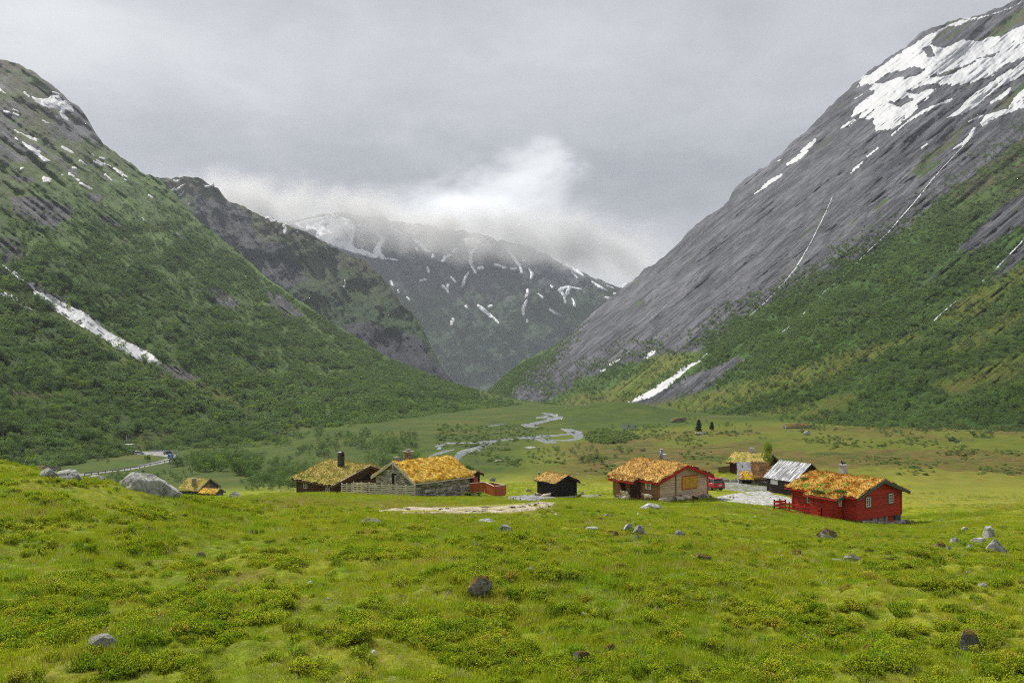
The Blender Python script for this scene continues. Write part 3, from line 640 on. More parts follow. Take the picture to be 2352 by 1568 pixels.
t.put(cc.inputs[0], t.m('MULTIPLY', L, .97)); t.put(cc.inputs[1], t.m('MULTIPLY', L, .99)); t.put(cc.inputs[2], t.m('MULTIPLY', t.m('ADD', t.m('MULTIPLY', L, .95), .026), 1.02))
bg1 = t.n('ShaderNodeBackground'); t.put(bg1.inputs[0], sky.outputs[0]); bg1.inputs[1].default_value = .10
bg2 = t.n('ShaderNodeBackground'); t.put(bg2.inputs[0], cc.outputs[0]); bg2.inputs[1].default_value = 1.0
mx = t.n('ShaderNodeMixShader'); mx.inputs[0].default_value = .93
t.t.links.new(bg1.outputs[0], mx.inputs[1]); t.t.links.new(bg2.outputs[0], mx.inputs[2])
wo = t.n('ShaderNodeOutputWorld'); t.t.links.new(mx.outputs[0], wo.inputs[0])

def box_mesh(name, lo, hi, mats):
    v = [(x, y, z) for x in (lo[0], hi[0]) for y in (lo[1], hi[1]) for z in (lo[2], hi[2])]
    f = np.array([(0, 1, 3, 2), (4, 6, 7, 5), (0, 4, 5, 1), (2, 3, 7, 6), (0, 2, 6, 4), (1, 5, 7, 3)])
    return mesh_np(name, v, f, mats, False)
M_HAZE, t = newmat('valley_air')
pv = t.n('ShaderNodeVolumePrincipled'); pv.inputs['Color'].default_value = (.70, .77, .86, 1); pv.inputs['Density'].default_value = 6.4e-5
pv.inputs['Anisotropy'].default_value = .1
t.out(None, pv.outputs[0]); M_HAZE.cycles.volume_sampling = 'DISTANCE'; M_HAZE.cycles.homogeneous_volume = True
hz = link(bpy.data.objects.new('haze', box_mesh('haze', (-3300, -60, -90), (3300, 4260, 1120), M_HAZE))); tag(hz, kind='stuff')

# a bank of cloud hangs on the far mountain, beyond the valley air
M_CLOUD, t = newmat('cloud_bank'); p = t.pos()
sp = t.n('ShaderNodeSeparateXYZ'); t.put(sp.inputs[0], p)
zb = t.m('SUBTRACT', 845, t.m('MULTIPLY', t.m('ADD', sp.outputs[0], 1300), .135))
nz = t.m('ADD', t.m('MULTIPLY', t.m('SUBTRACT', t.noise(p, .0021, 5, .62), .5), 520), t.m('MULTIPLY', t.m('SUBTRACT', t.noise(p, .009, 4, .6), .5), 120))
hgt = t.m('SUBTRACT', t.m('ADD', sp.outputs[2], nz), zb)
den = t.mr(hgt, -70, 190, 0, 1)
ex = t.m('MULTIPLY', t.mr(sp.outputs[0], -2050, -1500), t.mr(sp.outputs[0], 1000, 560)); tz = t.mr(t.m('SUBTRACT', t.m('SUBTRACT', sp.outputs[2], t.m('MULTIPLY', nz, .8)), zb), 300, 60)
den = t.m('MULTIPLY', t.m('MULTIPLY', den, ex), t.m('MULTIPLY', tz, t.mr(t.noise(p, .0045, 4, .6), .35, .62, .0014, .0075)))
pv = t.n('ShaderNodeVolumePrincipled'); pv.inputs['Color'].default_value = (.97, .97, .98, 1); t.put(pv.inputs['Density'], den); pv.inputs['Anisotropy'].default_value = .3
t.out(None, pv.outputs[0]); M_CLOUD.cycles.volume_sampling = 'DISTANCE'
tag(link(bpy.data.objects.new('cloud', box_mesh('cloud', (-2100, 4290, 480), (1050, 4900, 1340), M_CLOUD))), kind='stuff')
cam = bpy.data.cameras.new('camera'); co = link(bpy.data.objects.new('camera', cam))
SC.cycles.use_adaptive_sampling = False; SC.cycles.use_denoising = False; SC.cycles.filter_width = 1.15
cam.sensor_width = 36; cam.lens = 36*F/2352; cam.clip_start = .3; cam.clip_end = 12000
co.location = (0, 0, 0); co.rotation_euler = (math.pi/2, 0, 0)
cam.shift_y = (HV-784)/2352
SC.camera = co
vs_ = SC.view_settings
vs_.view_transform = 'Standard'; vs_.look = 'None'; vs_.exposure = .55; vs_.gamma = 1; vs_.use_curve_mapping = False
SC.cycles.volume_bounces = 0; SC.cycles.max_bounces = 6; SC.cycles.diffuse_bounces = 2; SC.cycles.glossy_bounces = 2; SC.cycles.transparent_max_bounces = 6
SC.cycles.volume_step_rate = 1.0
# ------------------------------------------------------------------ vegetation
def leaf_mat(name, c1, c2, c3=None, trans=.3, vary=.35, pscale=.03, tip_shade=None):
    m, t = newmat(name)
    rnd = t.n('ShaderNodeObjectInfo').outputs['Random']
    p = t.pos()
    c = t.mix(t.mr(t.noise(p, pscale, 4, .6), .38, .62), c1, c2)
    if c3: c = t.mix(t.mr(rnd, .86, .97), c, c3)
    if tip_shade: c = t.mix(t.attr(tip_shade), t.mix(1.0, c, (.55, .60, .6), 'MULTIPLY'), c)  # lower, inner leaves darkened as painted gap shade; young tips stay light
    hsv = t.n('ShaderNodeHueSaturation'); t.put(hsv.inputs['Color'], c)
    t.put(hsv.inputs['Value'], t.m('ADD', 1-vary/2, t.m('MULTIPLY', rnd, vary))); t.put(hsv.inputs['Hue'], t.m('ADD', .485, t.m('MULTIPLY', t.m('FRACT', t.m('MULTIPLY', rnd, 7.3)), .03)))
    d = t.n('ShaderNodeBsdfDiffuse'); t.put(d.inputs[0], hsv.outputs[0])
    tr = t.n('ShaderNodeBsdfTranslucent'); t.put(tr.inputs[0], hsv.outputs[0])
    mx = t.n('ShaderNodeMixShader'); mx.inputs[0].default_value = trans
    t.t.links.new(d.outputs[0], mx.inputs[1]); t.t.links.new(tr.outputs[0], mx.inputs[2]); t.out(mx.outputs[0]); return m
M_BIRCH = leaf_mat('birch_leaves', (.105, .175, .046), (.150, .230, .075), (.16, .24, .035), .35, .6, .02)
M_BARK = mat_n('birch_bark', (.16, .14, .12), (.32, .31, .29), 6, .9, .3)
M_CONIF = leaf_mat('spruce_needles', (.030, .056, .018), (.042, .070, .024), None, .1, .3, .5)
M_SHRUBL = leaf_mat('willow_leaves', (.12, .18, .045), (.16, .22, .065), None, .35, .5, .1)
M_BILB = leaf_mat('bilberry_leaves', (.40, .50, .025), (.52, .58, .04), (.50, .44, .05), .5, .3, .6, 'tip_shade')
M_BILBD = leaf_mat('bilberry_leaves_dark', (.25, .38, .02), (.31, .43, .022), None, .5, .35, .6, 'tip_shade')
def blade_mat():
    m, t = newmat('grass_blades')
    gn = t.n('ShaderNodeGroup'); gn.node_tree = SWARD; t.put(gn.inputs[0], t.attr('dry', True))
    rnd = t.n('ShaderNodeObjectInfo').outputs['Random']
    hsv = t.n('ShaderNodeHueSaturation'); t.put(hsv.inputs['Color'], gn.outputs[0])
    t.put(hsv.inputs['Value'], t.m('ADD', .95, t.m('MULTIPLY', rnd, .5))); t.put(hsv.inputs['Hue'], t.m('ADD', .485, t.m('MULTIPLY', rnd, .03)))
    d = t.n('ShaderNodeBsdfDiffuse'); t.put(d.inputs[0], hsv.outputs[0])
    tr = t.n('ShaderNodeBsdfTranslucent'); t.put(tr.inputs[0], hsv.outputs[0])
    mx = t.n('ShaderNodeMixShader'); mx.inputs[0].default_value = .4
    t.t.links.new(d.outputs[0], mx.inputs[1]); t.t.links.new(tr.outputs[0], mx.inputs[2]); t.out(mx.outputs[0]); return m
M_BLADE = blade_mat()
M_STRAW = leaf_mat('straw', (.38, .33, .16), (.55, .50, .32), None, .3, .4, 1)

def cards(cent, size, r, up=.35, elong=1.5):
    """one small diamond leaf face per centre"""
    n = len(cent)
    nrm = r.normal(size=(n, 3)); nrm[:, 2] = np.abs(nrm[:, 2])+up; nrm /= np.linalg.norm(nrm, axis=1)[:, None]
    t1 = np.cross(nrm, r.normal(size=(n, 3))); t1 /= np.linalg.norm(t1, axis=1)[:, None]+1e-9
    t2 = np.cross(nrm, t1)
    s = np.asarray(size)
    s = (s*np.ones(n))[:, None]
    v = np.stack([cent-t1*s*elong*.5, cent+t2*s*.5, cent+t1*s*elong*.5, cent-t2*s*.5], 1).reshape(-1, 3)
    return v, np.arange(4*n).reshape(n, 4)
def tube_np(p0, p1, r0, r1, k=5):
    p0, p1 = np.array(p0, float), np.array(p1, float); d = p1-p0; d /= np.linalg.norm(d)+1e-9
    a = np.cross(d, [0.3, .9, .2]); a /= np.linalg.norm(a); b = np.cross(d, a)
    an = np.linspace(0, 2*math.pi, k, endpoint=False)
    ring = np.cos(an)[:, None]*a+np.sin(an)[:, None]*b
    v = np.concatenate([p0+ring*r0, p1+ring*r1])
    i = np.arange(k); j = (i+1) % k
    return v, np.stack([i, j, j+k, i+k], 1)
def join_np(parts):
    V, Fc, off = [], [], 0
    for v, f in parts: V.append(v); Fc.append(f+off); off += len(v)
    return np.concatenate(V), np.concatenate(Fc)
def birch(seed, nleaf, lsize, h=1.0, w=.42, narrow=False):
    """unit-height mountain birch: (trunk verts, faces), (crown verts, faces)"""
    r = np.random.default_rng(seed); tr = []; cl = []
    ns = 1 if narrow else r.integers(2, 4)
    for k in range(ns):
        a = r.uniform(0, 6.28); lean = r.uniform(.02, .16)*(0.3 if narrow else 1)
        p = np.array([math.cos(a), math.sin(a), 0])*.03*(k > 0); q = p.copy(); rad = .022
        for seg in range(3):
            q = p+np.array([math.cos(a)*lean, math.sin(a)*lean, .25])+r.normal(size=3)*.015
            tr.append(tube_np(p, q, rad, rad*.7)); rad *= .7
            for b in range(2):
                bb = r.uniform(0, 6.28); e = q+np.array([math.cos(bb)*w*.6, math.sin(bb)*w*.6, r.uniform(.05, .2)])*(.4 if narrow else 1)
                tr.append(tube_np(q, e, rad*.6, .003, 4)); cl.append((e, r.uniform(.09, .17)))
            p = q
        cl.append((q+[0, 0, .05], r.uniform(.10, .16)))
    for k in range(9):
        a = r.uniform(0, 6.28); z = r.uniform(.22, .88); ww = w*math.sqrt(max(.05, 1-((z-.52)/.5)**2))*r.uniform(.35, 1.0)*(.45 if narrow else 1)
        cl.append((np.array([math.cos(a)*ww, math.sin(a)*ww, z]), r.uniform(.08, .17)*(.7 if narrow else 1)))
    cl = cl[:]; wt = np.array([c[1]**2 for c in cl]); wt /= wt.sum(); idx = r.choice(len(cl), nleaf, p=wt)
    c0 = np.array([c[0] for c in cl])[idx]; rr = np.array([c[1] for c in cl])[idx]
    d = r.normal(size=(nleaf, 3)); d /= np.linalg.norm(d, axis=1)[:, None]
    cen = c0+d*(rr*r.uniform(.35, 1.1, nleaf)**.7)[:, None]*np.array([1, 1, .85])
    cen[:, 2] = np.clip(cen[:, 2], .06, 1.05)
    return join_np(tr), cards(cen, lsize*r.uniform(.6, 1.3, nleaf), r)
def two_part(name, tv, tf, cv_, cf, m1, m2):
    V, Fc = join_np([(tv, tf), (cv_, cf)])
    return mesh_np(name, V, Fc, [m1, m2], False, mi=[0]*len(tf)+[1]*len(cf))
PROTO = {}
def protos(key, meshes):
    c = bpy.data.collections.new('kinds_'+key)
    for i, me in enumerate(meshes): c.objects.link(bpy.data.objects.new(f'{key}_{i:02d}', me))
    PROTO[key] = (c, len(meshes))
def scatter(name, key, pts, rot, scl, idx, attrs=None, kind='stuff'):
    me = bpy.data.meshes.new(name); me.vertices.add(len(pts)); me.vertices.foreach_set('co', np.asarray(pts, np.float32).ravel())
    def add(k, a, typ='FLOAT'):
        at_ = me.attributes.new(k, typ, 'POINT')
        if typ == 'FLOAT_VECTOR': at_.data.foreach_set('vector', np.asarray(a, np.float32).ravel())
        else: at_.data.foreach_set('value', np.asarray(a, np.int32 if typ == 'INT' else np.float32))
    add('turn', rot, 'FLOAT_VECTOR'); add('size', scl, 'FLOAT_VECTOR'); add('which', idx, 'INT')
    for k, a in (attrs or {}).items(): add(k, a)
    o = link(bpy.data.objects.new(name, me)); tag(o, kind=kind)
    g = bpy.data.node_groups.new(name+'_scatter', 'GeometryNodeTree')
    g.interface.new_socket('Geometry', in_out='INPUT', socket_type='NodeSocketGeometry'); g.interface.new_socket('Geometry', in_out='OUTPUT', socket_type='NodeSocketGeometry')
    N = g.nodes; gi = N.new('NodeGroupInput'); go = N.new('NodeGroupOutput'); ip = N.new('GeometryNodeInstanceOnPoints'); ci = N.new('GeometryNodeCollectionInfo')
    ci.inputs[0].default_value = PROTO[key][0]; ci.inputs[1].default_value = True; ci.inputs[2].default_value = True
    def na(k, typ):
        x = N.new('GeometryNodeInputNamedAttribute'); x.data_type = typ; x.inputs[0].default_value = k; return x.outputs[0]
    g.links.new(gi.outputs[0], ip.inputs['Points']); g.links.new(ci.outputs[0], ip.inputs['Instance']); ip.inputs['Pick Instance'].default_value = True
    g.links.new(na('which', 'INT'), ip.inputs['Instance Index']); g.links.new(na('turn', 'FLOAT_VECTOR'), ip.inputs['Rotation']); g.links.new(na('size', 'FLOAT_VECTOR'), ip.inputs['Scale'])
    g.links.new(ip.outputs[0], go.inputs[0])
    md = o.modifiers.new('scatter', 'NODES'); md.node_group = g
    return o

# --- birches: prototypes at unit height, drawn far (few leaves) and near (many)
near_b = [birch(100+i, 520, .050) for i in range(7)]
far_b = [birch(200+i, 110, .115) for i in range(6)]
protos('birch', [two_part('birch', *a, *b, M_BARK, M_BIRCH) for a, b in near_b]+[two_part('birch', *a, *b, M_BARK, M_BIRCH) for a, b in far_b])
def on_slope(S, N, dens, seed, hmin, hmax, urange, dmax):
    r = np.random.default_rng(seed)
    us = np.arange(urange[0], urange[1], 5.0); q = np.linspace(0, .98, 260)
    U = np.repeat(us[None, :], len(q), 0); vb, vc, db, dc = S.lines(us); V = vb+(vc-vb)*q[:, None]
    pt = S.pt(U, V); e1 = pt[1:, :-1]-pt[:-1, :-1]; e2 = pt[:-1, 1:]-pt[:-1, :-1]
    # plan area, the way trees stand
    area = np.abs(e1[..., 0]*e2[..., 1]-e1[..., 1]*e2[..., 0])+.3*np.linalg.norm(np.cross(e1, e2), axis=-1)
    area = np.minimum(area, np.quantile(area, .995))
    w = area*dens(U[:-1, :-1], V[:-1, :-1])*(pt[:-1, :-1, 1] < dmax); w = w.ravel()/w.sum()
    c = r.choice(len(w), N, p=w); i, j = np.divmod(c, len(us)-1)
    a, b = r.random(N)[:, None], r.random(N)[:, None]
    p = pt[i, j]*(1-a)*(1-b)+pt[i+1, j]*a*(1-b)+pt[i, j+1]*(1-a)*b+pt[i+1, j+1]*a*b
    h = r.uniform(hmin, hmax, N)
    return p, h
def densL(U, V):
    d = sstep(430, 720, V+.18*(U-100)+45*fbm(U*.012, V*.016, 0, 3, 33))
    gaps = sstep(-.35, .25, fbm(U*.028, V*.05, 0, 4, 35)+.25*vn(U*.1, V*.16, 0, 36))
    d = d*(.07+.93*gaps)*(1-.93*meadL(U, V))*(1-.9*np.clip(rockL(U, V)-.25, 0, 1)/.75)
    for pl in (gL((178,283),(400,380),(535,478),(700,568),(838,657),(1050,750),(950,745),(760,650),(590,562),(400,442),(215,325)), SCREE_L): d = d*(sd_poly(U, V, pl) < -3)
    return d+.02*sstep(420, 600, V)
def densR(U, V):
    d = sstep(-60, 40, -np.maximum.reduce([sd_poly(U, V, pl) for pl in ROCK_R[:1]]))*.9
    d = d*(1-.85*meadR(U, V))*(.2+.8*sstep(-.5, .1, fbm(U*.02, V*.05, 0, 4, 37)))
    d = d*(.22+.78*sstep(1005, 925, V-18*fbm(U*.012, V*.02, 0, 3, 43)+.02*(2352-U)))
    for pl in ROCK_R[1:]: d = d*(1-sstep(-12, 6, sd_poly(U, V, pl)))
    d = d*(.35+.65*sstep(1560, 1700, U))*(.18+.82*sstep(430, 660, V+30*fbm(U*.01, V*.01, 0, 3, 39)))
    d = np.maximum(d, .5*sstep(-4, 8, sd_poly(U, V, [(1110,905),(1150,865),(1205,828),(1290,778),(1275,798),(1222,838),(1190,868),(1172,900),(1150,915)])))
    return d*(sd_poly(U, V, [(1440,930),(1610,826),(1600,845),(1490,915)]) < 0)
tp, th = on_slope(S_LEFT, 30000, densL, 1, .55, 1.0, (-120, 1205), 1500)
dd = tp[:, 1]; th = th*np.interp(dd, [250, 420, 700, 1200], [7.2, 6.4, 5.8, 5.0])
rp, rh = on_slope(S_RIGHT, 24000, densR, 2, .45, 1.0, (1120, 2420), 1900)
rh = rh*np.interp(rp[:, 1], [250, 420, 700, 1300], [3.2, 3.6, 4.0, 4.6])
def on_ground(N, seed, box, dens, hmin, hmax, hh=1.0):
    r = np.random.default_rng(seed); out = []; hs = []
    u = r.uniform(box[0], box[2], N*6); v = r.uniform(box[1], box[3], N*6)
    k = r.random(N*6) < dens(u, v); u, v = u[k][:N], v[k][:N]
    d = hit(u, v, d0=100); ok = d < 1000
    u, d = u[ok], d[ok]; x = (u-CX)/F*d
    return np.stack([x, d, ground_z(x, d)-.05], 1), r.uniform(hmin, hmax, len(x))
ROADLINE = [(160, 1094, 5), (300, 1076, 6), (370, 1061, 8), (402, 1053, 9), (400, 1046, 9), (340, 1040, 8), (300, 1041, 8)]
def openland(u, v): return (sd_stroke(u, v, ROADLINE) < 0)
GROVE = [(420,1062),(470,1048),(520,1040),(585,1050),(592,1090),(575,1105),(500,1085),(440,1092)]
g1, h1 = on_ground(85, 5, (415, 1050, 600, 1115), lambda u, v: (sd_poly(u, v, GROVE) > 0)*1.0, 3.2, 5.0)
g2, h2 = on_ground(430, 6, (-60, 996, 960, 1075), lambda u, v: .8*openland(u, v)*(sd_poly(u, v, [(225,1090),(340,1062),(400,1046),(330,1036),(300,1040),(260,1046),(240,1075)]) < 0)*sstep(-.1, .4, fbm(u*.02, v*.05, 0, 3, 51)), 1.4, 4.6)
g3, h3 = on_ground(150, 7, (540, 1055, 760, 1128), lambda u, v: sstep(1.05, .3, np.hypot((u-630)/95, (v-1092)/36))*.6*sstep(-.3, .5, fbm(u*.03, v*.05, 0, 3, 53))+.1, 1.2, 2.8)
g4, h4 = on_ground(60, 8, (250, 1086, 430, 1110), lambda u, v: 0*u+1.0, 1.0, 2.2)
g5, h5 = on_ground(70, 9, (1060, 1020, 1450, 1072), lambda u, v: .7*sstep(-.1, .5, fbm(u*.012, v*.05, 0, 3, 55))*(np.maximum.reduce([sd_stroke(u, v, r_) for r_ in RIV]) < -4), .8, 2.0)
g6, h6 = on_ground(420, 10, (1440, 945, 2420, 1030), lambda u, v: .9*sstep(-.2, .4, fbm(u*.015, v*.06, 0, 3, 57))*sstep(0, -22, v-np.interp(u, [1440, 1700, 2000, 2420], [962, 990, 1010, 1028])), .7, 2.6)
allp = np.concatenate([tp, rp, g1, g2, g3, g4, g5, g6]); allh = np.concatenate([th, rh, h1, h2, h3, h4, h5, h6])
grp = np.concatenate([np.full(len(a), k) for k, a in enumerate((tp, rp, g1, g2, g3, g4, g5, g6))])
scr_u = allp[:, 0]/allp[:, 1]*F+CX; scr_v = HV-(allp[:, 2]+allh*.45)/allp[:, 1]*F
crestv = np.interp(scr_u, [0, 100, 270, 330, 400, 560, 680, 800, 2352], [1058, 1075, 1095, 1112, 1095, 1128, 1058, 1020, 2000])
app = allh/allp[:, 1]
ok = (scr_u > 5) & (scr_u < 2347) & (scr_v < crestv-3) & (grp < 6)
ok &= ~((scr_u > 1000) & (grp == 0))
order = np.argsort(-np.where(ok, app, -1))[:300]
single = np.zeros(len(allp), bool); single[order] = True
def visible_rest(): return ~single
rest = np.where(~single)[0]
r = np.random.default_rng(4); n = len(rest)
isfar = allp[rest, 1] > 520
which = np.where(isfar, 7+r.integers(0, 6, n), r.integers(0, 7, n))
s = allh[rest]
wide = r.uniform(.85, 1.35, n)
scatter('birch_forest', 'birch', allp[rest]-np.array([0, 0, .15]), np.stack([r.normal(0, .06, n), r.normal(0, .06, n), r.uniform(0, 6.28, n)], 1), np.stack([s*wide, s*wide, s], 1), which)
near_me = [(mesh_np('trunk', *a, M_BARK, False), mesh_np('crown', *b, M_BIRCH, False)) for a, b in near_b]
LAB = {0: ('grey-green mountain birch among the nearest trees on the left slope above the road', 'birches at the foot of the left slope'), 1: ('low green birch at the foot of the right mountain slope', 'birches at the foot of the right slope'),
       2: ('grey-green birch in the dense grove just right of the small low turf cabin', 'birches in the grove beside the low cabin'), 3: ('birch standing loose on the flat meadow around the road bend', 'loose birches on the valley meadow'),
       4: ('low birch in the thin scrub between the grove and the dark turf cabin', 'low birches left of the dark cabin'), 5: ('low birch bush on the bank below the curving road', 'birch bushes below the road')}
for i in order:
    k = int(grp[i]); a, b = near_me[random.randrange(7)]
    t_ = empty('birch_tree', allp[i]-np.array([0, 0, .12]), random.uniform(0, 6.28), LAB[k][0], 'tree', LAB[k][1])
    w_ = random.uniform(.85, 1.3)*allh[i]; t_.scale = (w_, w_, allh[i])
    for nm, me_ in (('trunk', a), ('crown', b)): link(bpy.data.objects.new(nm, me_), t_)

# --- meadow grass and bilberry
def tuft(seed, n, h, spread, width, lean=.45):
    r = np.random.default_rng(seed)
    b = r.normal(0, spread, (n, 2)); a = r.uniform(0, 6.28, n); hh = h*r.uniform(.5, 1.15, n); le = r.uniform(.1, lean, n)*hh
    dirx, diry = np.cos(a), np.sin(a); px, py = -diry*width/2, dirx*width/2
    z = np.zeros(n)
    v0 = np.stack([b[:, 0]+px, b[:, 1]+py, z-.01], 1); v1 = np.stack([b[:, 0]-px, b[:, 1]-py, z-.01], 1)
    m = np.stack([b[:, 0]+dirx*le*.4, b[:, 1]+diry*le*.4, hh*.6], 1); pm = np.stack([px, py, z], 1)*.8
    tp_ = np.stack([b[:, 0]+dirx*le, b[:, 1]+diry*le, hh], 1)
    V = np.stack([v0, v1, m-pm, m+pm, tp_], 1).reshape(-1, 3); k = np.arange(n)*5
    return V, [np.stack([k, k+1, k+2, k+3], 1), np.stack([k+3, k+2, k+4], 1)]
protos('grass', [mesh_np('grass', *tuft(300+i, 34, .085+.012*i, .10, .0075), M_BLADE, False) for i in range(6)] + [mesh_np('grass', *tuft(320+i, 16, .13, .07, .006, .8), M_STRAW, False) for i in range(2)])
def bilberry(seed, n=36, rad=.20, h=.20):
    r = np.random.default_rng(seed); cen = []; sz = []; st = []
    for k in range(n):
        a = r.uniform(0, 6.28); q = math.sqrt(r.random())*rad; top = h*(1-.55*(q/rad)**2)*r.uniform(.7, 1.15)
        x, y = math.cos(a)*q, math.sin(a)*q
        st.append(tube_np((x*.6, y*.6, -.03), (x, y, top), .004, .002, 3))
        for j in range(11):
            f = r.uniform(.35, 1.05); cen.append((x*(.6+.4*f)+r.normal(0, .014), y*(.6+.4*f)+r.normal(0, .014), top*f)); sz.append(.017*r.uniform(.7, 1.25))
    return join_np(st), cards(np.array(cen), np.array(sz), r, .5, 1.7)
M_TWIG = mat_n('twigs', (.05, .04, .02), (.09, .06, .03), 8)
bil = [bilberry(400+i, 34+4*(i % 3), .17+.03*(i % 3), .17+.025*(i % 2)) for i in range(6)]
def bil_mesh(a, b, mt):
    V, Fc = join_np([a, b]); top = V[:, 2].max(); q = np.sqrt((V[:, :2]**2).sum(1))
    return mesh_np('bilberry', V, Fc, [M_TWIG, mt], False, {'tip_shade': np.clip(sstep(.35, .95, V[:, 2]/top+.4*q/q.max())*np.repeat(rng.uniform(.4, 1.15, len(V)//2+1), 2)[:len(V)], 0, 1)}, mi=[0]*len(a[1])+[1]*len(b[1]))
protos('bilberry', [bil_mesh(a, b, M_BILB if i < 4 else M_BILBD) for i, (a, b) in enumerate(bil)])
def ground_points(N, dfun, dmin, dmax, seed, amax=.72):
    r = np.random.default_rng(seed)
    ds = np.linspace(dmin, dmax, 600); w = dfun(ds)*ds; cw = np.cumsum(w)/w.sum()
    d = np.interp(r.random(N), cw, ds); a = r.uniform(-amax, amax, N)
    return a*d, d, r
NOGROW = []          # boxes of buildings, filled before the sward is laid: (x, y, radius)
def clear_of(x, y):
    k = np.ones(len(x), bool)
    for (cx, cy, rr) in NOGROW: k &= (x-cx)**2+(y-cy)**2 > rr*rr
    return k
TRACKS = [[(872, 1174, 3), (1040, 1169, 5), (1240, 1158, 6), (1274, 1158, 5)], [(925, 1179, 3), (1060, 1178, 5), (1230, 1169, 7), (1272, 1161, 4)]]
YARDS = [[(1176,1141),(1262,1137),(1290,1141),(1240,1150),(1165,1147)], [(1640,1142),(1730,1128),(1775,1130),(1824,1146),(1824,1156),(1770,1162),(1660,1150)]]
def lay_sward():
    x, y, r = ground_points(105000, lambda d: np.minimum(60, 60*(13/d)**1.25), 6.5, 92, 21)
    x2, y2, _ = ground_points(16000, lambda d: 1+0*d, 88, 150, 22); x, y = np.concatenate([x, x2]), np.concatenate([y, y2])
    z = ground_z(x, y); u = x/y*F+CX; v = HV-z/y*F
    k = clear_of(x, y) & (~((y > 80) & (sstep(1165, 1080, v)*sstep(1930, 2200, u) > .4*r.random(len(x)))))
    for tline in TRACKS: k &= sd_stroke(u, v, tline) < 0
    for pl in YARDS: k &= sd_poly(u, v, pl) < -1
    x, y, z, u, v = x[k], y[k], z[k], u[k], v[k]; n = len(x)
    dry = np.clip(dry_of(x, y, u, v), 0, 1)
    s = np.interp(y, [6, 14, 30, 60, 150], [.75, .9, 1.15, 1.5, 2.2])*r.uniform(.6, 1.25, n)*(.65+.5*sstep(-.4, .4, fbm(x*.25, y*.25, 0, 3, 61)))
    wch = np.where(r.random(n) < .09+.25*dry, 6+r.integers(0, 2, n), r.integers(0, 6, n))
    tall = sstep(.2, .5, fbm(x*.5, y*.5, 0, 2, 63))*.5
    scatter('grass', 'grass', np.stack([x, y, z], 1), np.stack([r.normal(0, .12, n), r.normal(0, .12, n), r.uniform(0, 6.28, n)], 1), np.stack([s, s, s*(.75+tall)], 1), wch, {'dry': dry})
CLUMPS = [(350,1262,75,20),(240,1362,120,22),(150,1420,150,34),(70,1415,120,36),(440,1380,110,30),(470,1460,130,40),(620,1380,60,18),(560,1420,90,22),(1110,1415,70,34),(1130,1450,60,28),(2050,1505,55,50),(2230,1460,110,48),(2080,1455,60,16),(1850,1490,50,24),(300,1520,200,40),(700,1530,120,34),(820,1475,90,30),
    (120,1350,120,18),(90,1200,50,10),(430,1300,90,12),(640,1295,70,14),(1560,1375,60,12),(1300,1400,40,14),(2180,1350,60,14),(960,1450,90,24),(1240,1320,50,10),(1330,1320,40,8),(850,1205,40,8),(1100,1270,60,8),(1480,1540,60,20),(2300,1540,70,26),(1180,1500,80,20),(1980,1540,60,20),(2060,1300,90,9),(1850,1400,90,14),(1960,1400,60,14),(1700,1340,60,8),(2130,1262,30,5)]
def lay_bilberry():
    x, y, r = ground_points(60000, lambda d: np.minimum(14, 14*(14/d)**1.1), 7.0, 62, 25)
    z = ground_z(x, y); u = x/y*F+CX; v = HV-z/y*F
    den = .05+.85*sstep(.10, .78, fbm(x*.55, y*.55, 0, 3, 71)+.25*fbm(x*.13, y*.13, 0, 2, 73)+.12*sstep(900, 200, u)*sstep(1250, 1400, v)-.25*sstep(30, 48, y)-.22*sstep(1150, 1500, u)-.1*sstep(1500, 1300, v))
    for (cu, cv_, ru, rv) in CLUMPS:
        den = np.maximum(den, .95*sstep(1.05, .45, np.hypot((u-cu)/ru, (v-cv_)/rv)+.35*fbm(x*1.3, y*1.3, 0, 2, 75)))
    k = (r.random(len(x)) < den) & clear_of(x, y)
    for tline in TRACKS: k &= sd_stroke(u, v, tline) < -3
    x, y, z = x[k], y[k], z[k]; n = len(x)
    s = np.interp(y, [7, 14, 30, 60], [.72, .88, 1.05, 1.2])*r.uniform(.5, 1.2, n)
    scatter('bilberry_shrubs', 'bilberry', np.stack([x, y, z], 1), np.stack([r.normal(0, .15, n), r.normal(0, .15, n), r.uniform(0, 6.28, n)], 1), np.stack([s, s, s*r.uniform(.8, 1.2, n)], 1), np.where(r.random(n) < .7, r.integers(0, 4, n), 4+r.integers(0, 2, n)))
# --- low willow and juniper scrub on the bog
scr = [birch(500+i, 150, .13, w=.55) for i in range(4)]
protos('scrub', [two_part('scrub', *a, *b, M_BARK, M_SHRUBL) for a, b in scr])
def lay_scrub():
    pts, hs = on_ground(1500, 31, (1000, 975, 2352, 1090), lambda u, v: .9*sstep(.05, .5, fbm(u*.010, v*.05, 0, 4, 81)+.12*sstep(1040, 985, v)), .35, 1.0)
    p2, h2_ = on_ground(420, 32, (1340, 985, 1480, 1025), lambda u, v: sstep(1.0, .3, np.hypot((u-1400)/75, (v-1005)/18)), .6, 1.6)
    pts, hs = np.concatenate([pts, p2]), np.concatenate([hs, h2_]); k = clear_of(pts[:, 0], pts[:, 1]) & (pts[:, 1] > 112); pts, hs = pts[k], hs[k]; n = len(pts); r = np.random.default_rng(8)
    hs = hs*np.interp(pts[:, 1], [110, 200, 400], [.45, .7, 1.3]); w_ = hs*r.uniform(1.2, 2.6, n)
    scatter('willow_scrub', 'scrub', pts, np.stack([0*hs, 0*hs, r.uniform(0, 6.28, n)], 1), np.stack([w_, w_, hs*.9], 1), r.integers(0, 4, n))
